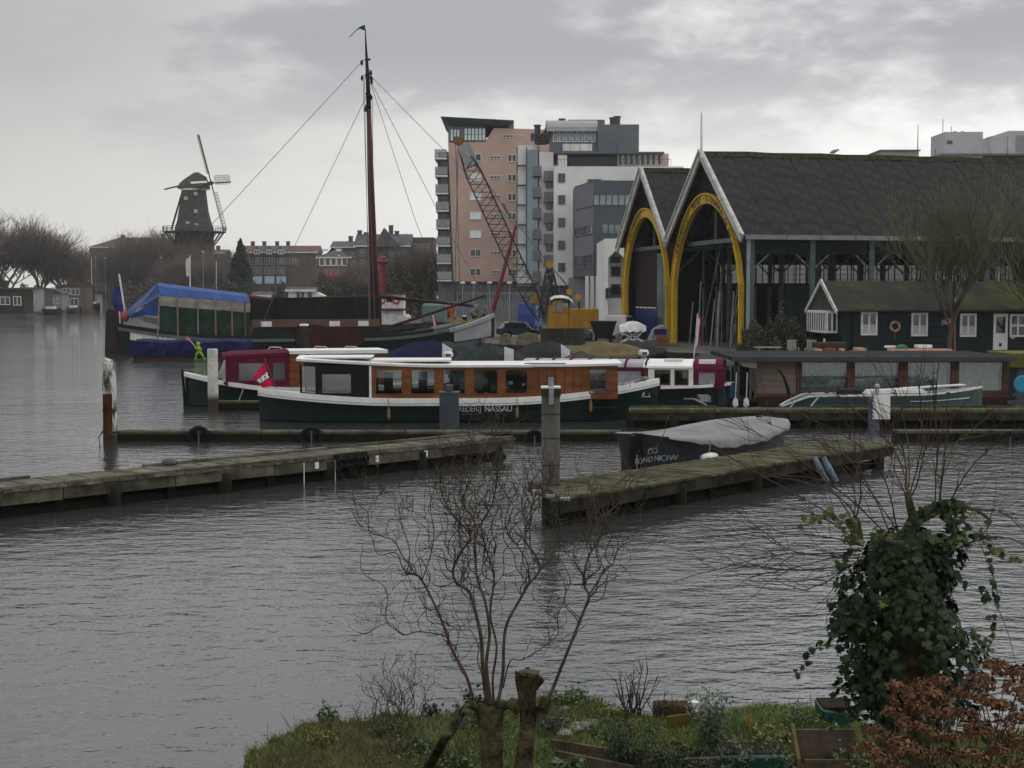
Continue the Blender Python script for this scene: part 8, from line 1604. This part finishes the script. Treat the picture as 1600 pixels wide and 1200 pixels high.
leafy('leafy green clump along the far shore behind the tall stump', 893, 1098, .12, .2, 500, FRESH, .045, 47, stems=14, aspect=.55); leafy('yellowing leafy clump on the mound', 1210, 1165, .18, .2, 420, YGR, .06, 48, stems=12, aspect=.4); leafy('grey green leafy clump at the foot of the mound', 1165, 1180, .16, .2, 420, FENN, .06, 49, stems=12, aspect=.4)
leafy('green weeds under the willow', 700, 1195, .2, .3, 700, FRESH, .045, 50, stems=20, aspect=.5); leafy('low green weeds left of the tall stump', 640, 1175, .14, .3, 600, COVERM, .04, 51, stems=20, aspect=.55); leafy('green nasturtium clump by the plank edging', 885, 1215, .16, .16, 420, FRESH, .05, 52, stems=10, aspect=.8); leafy('weedy green clump right of the mound', 1290, 1165, .2, .2, 420, FRESH, .045, 53, stems=12, aspect=.45)
leafy('grey green leaves drooping over the long planter tub', 1160, 1206, .27, .12, 420, FENN, .05, 56, stems=10, aspect=.35); leafy('second grey green plant in the long planter tub', 1212, 1206, .25, .12, 380, FENN, .05, 57, stems=10, aspect=.35); leafy('green leaves before the wooden planter', 1330, 1215, .3, .2, 420, FRESH, .05, 54, stems=12, aspect=.6)
for k_, (px, py, l_) in enumerate(((600,1150,'rough weeds between the curled shrubs and the willow'),(740,1140,'rough weeds left of the willow trunk'),(950,1120,'rough weeds behind the pruned shrub'),(1090,1190,'rough weeds in front of the artichoke plant'),(1250,1130,'rough weeds on the mossy mound'),(500,1165,'rough weeds on the left tip of the bank'),(860,1140,'rough weeds right of the tall stump'))):
    leafy(l_, px, py, .2, .22, 420, (DEEP, FRESH, YGR)[k_ % 3], .04, 60+k_, stems=16, aspect=.35, name='weed_clump')
leafy('small weed tuft in the stones', 930, 1150, .1, .1, 160, FRESH, .035, 55, stems=6)
# ---- stones, bale, planks, tubs, planter
rs = random.Random(12); STONE = mat('garden_stone', (.11,.105,.095), .85, .3, 5, (.20,.195,.18), .4, 20, rnd=.3)
SLAB = ['pale stone nearest the tall stump','flat grey stone beyond the stump','large pale stone in the middle of the stone scatter','small stone beside the large pale stone','grey stone at the right of the scatter','round stone close to the pruned shrub','low stone at the front of the scatter','pale stone on the shore side','small pinkish stone in the scatter','dark flat stone by the weeds','broken stone near the shore','small light stone right of the broken one','grey stone by the wall of weeds','light pebble sized stone beside the weeds']
for i in range(14):
    q = GP(870+rs.random()*95, 1108+rs.random()*38); r_ = rs.uniform(.04,.09); b = MB(); n = 9
    prof = [(.3,-.5),(.9,-.3),(1,.1),(.75,.5),(.3,.65)]; rows = []
    for a_, z in prof: rows.append([q+Vector((r_*a_*(1+.2*math.sin(3*k+i))*math.cos(2*math.pi*k/n), r_*a_*(1+.2*math.cos(2*k+i))*math.sin(2*math.pi*k/n), r_*z*.7)) for k in range(n)])
    b.grid(rows, True); b.f.append(tuple(range(36,45))); tag(b.build('stone', STONE), SLAB[i], 'stone', 'stones on the garden bank')
q = GP(1050,1118); t = thing('straw_bale', 'brown rotting straw bundle lying at the shore', 'straw bundle', q); rngb = np.random.default_rng(3); C = np.array(q)+np.column_stack([rngb.uniform(-.15,.17,2600),rngb.uniform(-.1,.1,2600),rngb.uniform(0,.12,2600)]); d = np.column_stack([rngb.uniform(.05,.1,2600),rngb.normal(0,.02,2600),rngb.normal(0,.015,2600)]); V, Fq = segs_np(np.column_stack([C-d/2,C+d/2,np.full(2600,.0025),np.full(2600,.0025)]),3); npobj('straw', V, Fq, mat('wet_straw', (.08,.055,.03), .95, .4, 8, (.14,.10,.06), 0), t, kind='stuff'); b = MB(); b.box(q+Vector((-.14,-.08,-.02)),q+Vector((.16,.08,.09))); b.build('core', SOIL, t)
q = GP(1083,1118); b = MB(); b.lathe([(.045,0),(.05,.13),(.052,.14)], q, 12); tag(b.build('plant_pot', OFFWHITE), 'small white pot beside the straw bundle', 'pot')
EDGE = mat('bed_plank', (.06,.045,.032), .9, .4, 3, (.11,.085,.06), .4, 30)
def edge_plank(label, pa, pb, h=.10, w=.035): q0, q1 = GP(*pa), GP(*pb); z = Vector((0,0,h/2)); b = MB(); b.beam(q0+z, q1+z, w, h); tag(b.build('bed_plank', EDGE), label, 'plank', 'planks edging the vegetable beds')
edge_plank('plank edging a bed, low right of the tall stump', (862,1172), (1005,1196)); edge_plank('plank edging a bed, in front of the first plank', (870,1190), (990,1215)); edge_plank('plank across the bottom right of the garden', (1010,1205), (1150,1200))
b = MB(); q0 = GP(1042,1140); q1 = GP(1110,1128); b.prism([q0+Vector((0,0,-.02)),q1+Vector((0,0,-.02)),q1+Vector((0,0,.10)),q0+Vector((0,0,.12))], (0,.03,0)); tag(b.build('bed_board', mat('ochre_board', (.085,.06,.018), .85, .35, 3)), 'ochre mossy board behind the artichoke plant', 'board')
q = GP(1172,1140); b = MB(); b.beam(q, q+Vector((0,0,.14)), .016); tag(b.build('stake', mat('orange_stake', (.26,.12,.02), .7, .2)), 'short orange stake in the mound', 'stake')
DKG = mat('dark_green_plastic', (.008,.045,.032), .45, .25, 2)
def tub(label, pa, pb, h): q0, q1 = GP(*pa), GP(*pb); t = thing('planter_tub', label, 'planter tub', q0); b = MB(); b.prism([q0+Vector((.03,0,-.05)),q1+Vector((-.03,0,-.05)),q1+Vector((0,-.02,h)),q0+Vector((0,-.02,h))], (0,.38,0)); b.build('tub', DKG, t, bevel=.015); b = MB(); b.box((q0.x+.02,q0.y+.02,q0.z+h-.02),(q1.x-.02,q0.y+.34,q0.z+h+.012)); b.build('soil', mat('potting_soil', (.018,.014,.009), .95, .4, 9), t)
tub('long dark green plastic planter tub at the bottom of the garden', (1128,1212), (1228,1212), .17); tub('dark green plastic planter tub behind the mound, by the shore', (1284,1130), (1330,1136), .13)
# wooden planter box with sloping end boards
q0, q1 = GP(1248,1215), GP(1350,1200); t = thing('wooden_planter', 'weathered wooden planter with a mossy corner post', 'planter', q0)
for i in range(3): b = MB(); b.box((q0.x+.03,q0.y+.32,q0.z+.02+i*.1),(q0.x+.55,q0.y+.345,q0.z+.112+i*.1)); b.build('board', EDGE, t)
for i in range(2): b = MB(); b.box((q0.x+.05,q0.y-.01,q0.z-.02+i*.09),(q0.x+.55,q0.y+.015,q0.z+.065+i*.09)); b.build('board', EDGE, t)
b = MB(); b.prism([(q0.x,q0.y,q0.z-.05),(q0.x+.025,q0.y+.33,q0.z-.05),(q0.x+.0,q0.y+.36,q0.z+.36),(q0.x-.015,q0.y,q0.z+.16)], (.03,0,0)); b.build('end_board', mat('mossy_board', (.085,.08,.02), .9, .4, 4, (.13,.12,.05)), t)
# ---- ivy grown pollard with long shoots
IY = 9.2; IVM = leafmat('ivy_leaf', (.006,.015,.005), (.028,.044,.013), .5, .14); IVY_Y = leafmat('ivy_young_leaf', (.03,.048,.010), (.07,.09,.022), .5, .25)
ip = lambda px, py, dy=0: np.array(P(px,py,IY+dy)); rngi = np.random.default_rng(21); xi, = [ip(1412,1000)[0]]
t = thing('ivy_pollard', 'thick pollard trunk smothered in dark ivy with long bare shoots on top', 'tree', (xi,IY,g1(xi,IY)))
b = MB(); zt = ip(1420,838)[2]; z0 = g1(xi,IY)-.1; rows = []
for i in range(13):
    f = i/12; z = z0+(zt-z0)*f; rr_ = .16+.03*max(0,f-.45)+.05*(1-f)**3; rows.append([(xi-.05+.10*f+rr_*(1+.12*math.sin(3*a+f*5))*math.cos(a), IY+rr_*math.sin(a), z) for a in [2*math.pi*j/16 for j in range(16)]])
b.grid(rows, True); b.f.append(tuple(range(192,208))); b.build('trunk', TRUNKM, t, smooth=True)
ARMS = [([(1400,860),(1418,835),(1432,812),(1462,795),(1480,790)],.06,.035),([(1428,815),(1422,790),(1418,768)],.03,.022),([(1340,850),(1338,830),(1335,812)],.045,.035),([(1460,880),(1480,862),(1492,840),(1488,820),(1470,805)],.045,.02),([(1478,792),(1500,790),(1530,800),(1550,815)],.02,.008)]
for pts, r0, r1 in ARMS: c = smooth([ip(*p) for p in pts], 5); n = len(c); b = MB(); b.tube([Vector(p) for p in c], [r0+(r1-r0)*i/(n-1) for i in range(n)], 9); b.build('arm', TRUNKM, t, smooth=True)
SHO = [((1345,850),(1250,800),(1045,795)),((1350,855),(1240,835),(1060,845)),((1340,830),(1230,770),(1100,700)),((1345,840),(1280,740),(1130,650)),((1400,850),(1330,720),(1185,655)),((1405,845),(1370,720),(1245,640)),((1418,770),(1390,700),(1300,610)),((1418,768),(1410,700),(1330,590)),((1420,770),(1415,690),(1390,600)),((1422,770),(1435,690),(1425,580)),((1425,775),(1450,690),(1470,560)),((1462,795),(1465,700),(1455,590)),((1465,795),(1490,700),(1560,640)),((1470,790),(1480,720),(1490,610)),((1480,790),(1520,720),(1600,665)),((1345,860),(1200,870),(1055,905)),((1350,870),(1230,855),(1150,800)),((1345,865),(1290,880),(1170,910)),((1335,815),(1335,760),(1300,710)),((1336,812),(1350,760),(1340,690)),((1340,812),(1290,770),(1160,740)),((1400,850),(1300,760),(1210,745)),((1350,880),(1240,890),(1090,870)),((1480,800),(1560,800),(1620,850)),((1485,860),(1560,840),(1640,870)),((1345,875),(1260,920),(1200,905)),((1410,845),(1370,790),(1280,690)),((1430,800),(1400,740),(1370,650))]
SHM = mat('shoot_brown', (.05,.034,.026), .7, .4, 4, (.085,.055,.042), 0); Sa, Sb = [], []
for k, pts in enumerate(SHO):
    dy = rngi.uniform(-.5,.6); c = smooth([ip(*pts[0]), ip(*pts[1], dy*.5), ip(*pts[2], dy)], 9); c = c+np.cumsum(rngi.normal(size=c.shape)*.004, 0); Sa += to_segs(c, .0056, .0022)
    for _ in range(int(rngi.integers(7,14))):
        i = int(rngi.integers(4,len(c)-2)); tg = c[i+1]-c[i]; tg /= np.linalg.norm(tg); d = tg+rngi.normal(size=3)*.45; d[2] += .15; Sb += to_segs(wig(c[i], d, rngi.uniform(.15,.55), 0, rngi, .14, .25, .04), .0028, .0014)
V, Fq = segs_np(Sa, 5); npobj('shoots', V, Fq, SHM, t, kind='stuff'); V, Fq = segs_np(Sb, 3); npobj('side_twigs', V, Fq, SHM, t, kind='stuff')
# ivy leaves
LT = np.array([(0,-.5,0),(.32,-.42,.05),(.5,-.08,.03),(.19,.06,.05),(.30,.32,.0),(.07,.20,.04),(0,.58,-.05),(-.07,.20,.04),(-.30,.32,.0),(-.19,.06,.05),(-.5,-.08,.03),(-.32,-.42,.05),(0,0,.09)]); LF = np.array([(12,i,(i+1) % 12) for i in range(12)])
def leaf_place(n_out, c, s, roll, droop):
    n_ = n_out/np.linalg.norm(n_out); dn = np.array([0,0,-1.])*droop+rngi.normal(size=3)*.35; y = dn-n_*dn.dot(n_); y /= np.linalg.norm(y); x = np.cross(y, n_); M = np.column_stack([x,y,n_])*s; return M, c
places = []
for _ in range(3000):
    f = rngi.random()**.85; a = rngi.uniform(0,2*math.pi); zc = ip(1412,1135-300*f)[2]; wid = .265+.13*math.sin(math.pi*min(1,f*1.05+.05))+.06*math.sin(a*3+f*9)+.04*math.sin(a*7+f*23); cx = xi+.03+(.07*math.sin(f*7)); rr_ = wid*rngi.uniform(.82,1.06); c = np.array([cx+rr_*math.cos(a), IY+rr_*math.sin(a)*.9, zc+rngi.normal()*.02]); n_ = np.array([math.cos(a)*1.0,math.sin(a),.45+rngi.normal()*.2])+rngi.normal(size=3)*.28
    if f > .93: n_[2] += 1.2
    if .20 < f < .42 and -2.1 < a-2*math.pi < -1.75 and False: continue
    if 4.25 < a < 4.62 and .18 < f < .50: continue
    places.append((*leaf_place(n_, c, rngi.uniform(.035,.08), 0, 1), 0))
for _ in range(260):   # side bulge on the left and lower hanging curtain
    c = ip(1335+rngi.normal()*14, 965+rngi.normal()*16, rngi.uniform(-.25,.1)); places.append((*leaf_place(np.array([-.4,-1,.5])+rngi.normal(size=3)*.4, c, rngi.uniform(.045,.075), 0, 1), 0))
for _ in range(330):
    c = ip(1352+rngi.normal()*24, 1070+rngi.normal()*32, rngi.uniform(-.2,.3)); places.append((*leaf_place(np.array([-.2,-1,.3])+rngi.normal(size=3)*.5, c, rngi.uniform(.035,.06), 0, 1), 0))
STR = [[(1418,835),(1432,812),(1462,795),(1480,790),(1500,792)],[(1470,868),(1482,858),(1492,838),(1488,818)],[(1490,800),(1520,830),(1540,870),(1555,910),(1558,945),(1548,985)],[(1470,800),(1500,800),(1540,830),(1556,860)],[(1440,900),(1480,880),(1500,905),(1530,925),(1548,935)],[(1338,850),(1320,835),(1300,800),(1275,815),(1258,818)],[(1330,980),(1300,1000),(1275,1015),(1258,1035),(1250,1055)],[(1500,985),(1530,1000),(1545,1010),(1556,990)],[(1500,1005),(1520,1030),(1530,1020)],[(1480,795),(1510,820),(1560,870),(1600,880)],[(1440,830),(1465,850),(1490,845),(1505,835)],[(1410,840),(1430,815),(1470,795),(1505,795)],[(1335,850),(1335,825),(1325,812)],[(1365,845),(1375,835),(1385,842)],[(1555,940),(1575,990),(1590,1050)],[(1330,860),(1318,880),(1308,890)]]
Ss = []
for k, pts in enumerate(STR):
    c = smooth([ip(*p, -.15) for p in pts], 6); Ss += to_segs(c, .003, .0015)
    if k == 14: continue
    for i in range(1, len(c)):
        for _ in range(3 if k < 2 else 2 if k in (11,12,13,10) else 1): places.append((*leaf_place(np.array([0,-1,.5])+rngi.normal(size=3)*.5, c[i]+rngi.normal(size=3)*.018, rngi.uniform(.035,.06), 0, 1), 1 if k in (3,5,7,8,9,10,12,13) else 0))
V, Fq = segs_np(Ss, 4); npobj('ivy_stem', V, Fq, SHM, t, kind='stuff')
places.sort(key=lambda p: p[1][1]); lm = MB(); lm.v = [tuple(v) for v in LT]; lm.f = [tuple(f) for f in LF]; leafA, leafB = lm.mesh('leaf', IVM), lm.mesh('leaf', IVY_Y); inv = wmx(t).inverted()
for M, c, yng in places[:300]:
    Mx = Matrix([[*M[0],c[0]],[*M[1],c[1]],[*M[2],c[2]],[0,0,0,1]]); inst('ivy_leaf', leafB if yng or rngi.random() < .05 else leafA, t, inv @ Mx)
for sel, m, nm in ((0,IVM,'ivy_leaves'),(1,IVY_Y,'young_ivy_leaves')):
    ps = [p for p in places[300:] if p[2] == sel]; V = np.concatenate([LT @ M.T+c for M, c, _ in ps]); Fq = (np.arange(len(ps))[:,None,None]*13+LF[None]).reshape(-1,3); npobj(nm, V, Fq, m, t, kind='stuff')
# ---- dried hydrangea
HYM = leafmat('dried_petal', (.045,.021,.010), (.17,.082,.038), .75, .2); rngh = np.random.default_rng(14); HP = MB
heads = []
for v in range(4):
    n = 190; d = rngh.normal(size=(n,3)); d[:,2] = np.abs(d[:,2])*.9-.15; d /= np.linalg.norm(d,axis=1,keepdims=True); C = d*np.array([1.1,1.1,.8])*rngh.uniform(.7,1.05,(n,1))*.072; V, Fq = leaves_np(C, .023, rngh, 0, .85, d); heads.append(npmesh('flower_head', V, Fq, HYM))
q = Vector((P(1530,1200,8.3).x, 8.3, 0)); q.z = g1(q.x, 8.3); t = thing('dried_hydrangea', 'hydrangea bush with dried russet flower heads in the bottom right corner', 'shrub', q); inv = wmx(t).inverted(); Sh = []
HPOS = [(1443,1068),(1470,1062),(1415,1085),(1395,1110),(1500,1080),(1530,1062),(1555,1035),(1572,1045),(1590,1075),(1540,1095),(1570,1100),(1440,1100),(1470,1110),(1510,1118),(1420,1130),(1385,1150),(1365,1140),(1450,1140),(1490,1150),(1530,1140),(1565,1135),(1595,1120),(1410,1165),(1440,1175),(1480,1180),(1520,1180),(1375,1180),(1560,1170),(1590,1160),(1400,1200),(1460,1210),(1510,1210),(1560,1205),(1600,1195),(1430,1080),(1460,1085),(1600,1050),(1352,1165),(1610,1090),(1400,1070)]
for k, (px, py) in enumerate(HPOS):
    Y_ = 8.0+rngh.uniform(-.45,.5)-(py-1120)*.003; c = P(px, py+6, Y_); s = rngh.uniform(.85,1.25); Mx = Matrix.Translation(c) @ Matrix.Rotation(rngh.uniform(0,6.28),4,'Z') @ Matrix.Rotation(rngh.normal()*.3,4,'X') @ Matrix.Diagonal((s,s,s,1)); inst('flower_head', heads[k % 4], t, inv @ Mx)
    base = np.array([q.x+rngh.normal()*.25, q.y+rngh.normal()*.25, q.z]); Sh += to_segs(smooth([base, (base+np.array(c))/2+np.array([0,0,.15]), np.array(c)], 5), .005, .003)
V, Fq = segs_np(Sh, 4); npobj('stems', V, Fq, mat('dry_stem', (.09,.06,.035), .85, .3, 6, bump=0), t, kind='stuff')
C = np.column_stack([rngh.uniform(P(1380,1150,8.2).x,P(1660,1150,8.2).x,900), 8.3+rngh.normal(0,.35,900), rngh.uniform(q.z+.2,2.0,900)]); V, Fq = leaves_np(C, .06, rngh, .2, .55); npobj('withered_leaves', V, Fq, leafmat('withered_leaf', (.035,.032,.014), (.07,.055,.028), .7, .2), t, kind='stuff')
q = GP(1585,1150); twig_shrub('hanging bramble canes between the ivy and the russet hydrangea', 1575, 1135, .75, 9, MT['dark_stub'], .10, .35, 99, .005, kids=5, up=-.6)
# ================================================================ winter haze
hm = bpy.data.materials.new('haze_air'); hm.use_nodes = True; N = hm.node_tree.nodes; N.remove(N['Principled BSDF']); v = N.new('ShaderNodeVolumePrincipled'); v.inputs['Color'].default_value = (.98,.98,.99,1); v.inputs['Density'].default_value = .00016; v.inputs['Anisotropy'].default_value = .2
hm.node_tree.links.new(v.outputs[0], N['Material Output'].inputs['Volume'])
b = MB(); b.box((-960,-80,-4),(960,1530,56)); hzb = b.build('haze', hm, kind='stuff', label='thin grey winter haze');
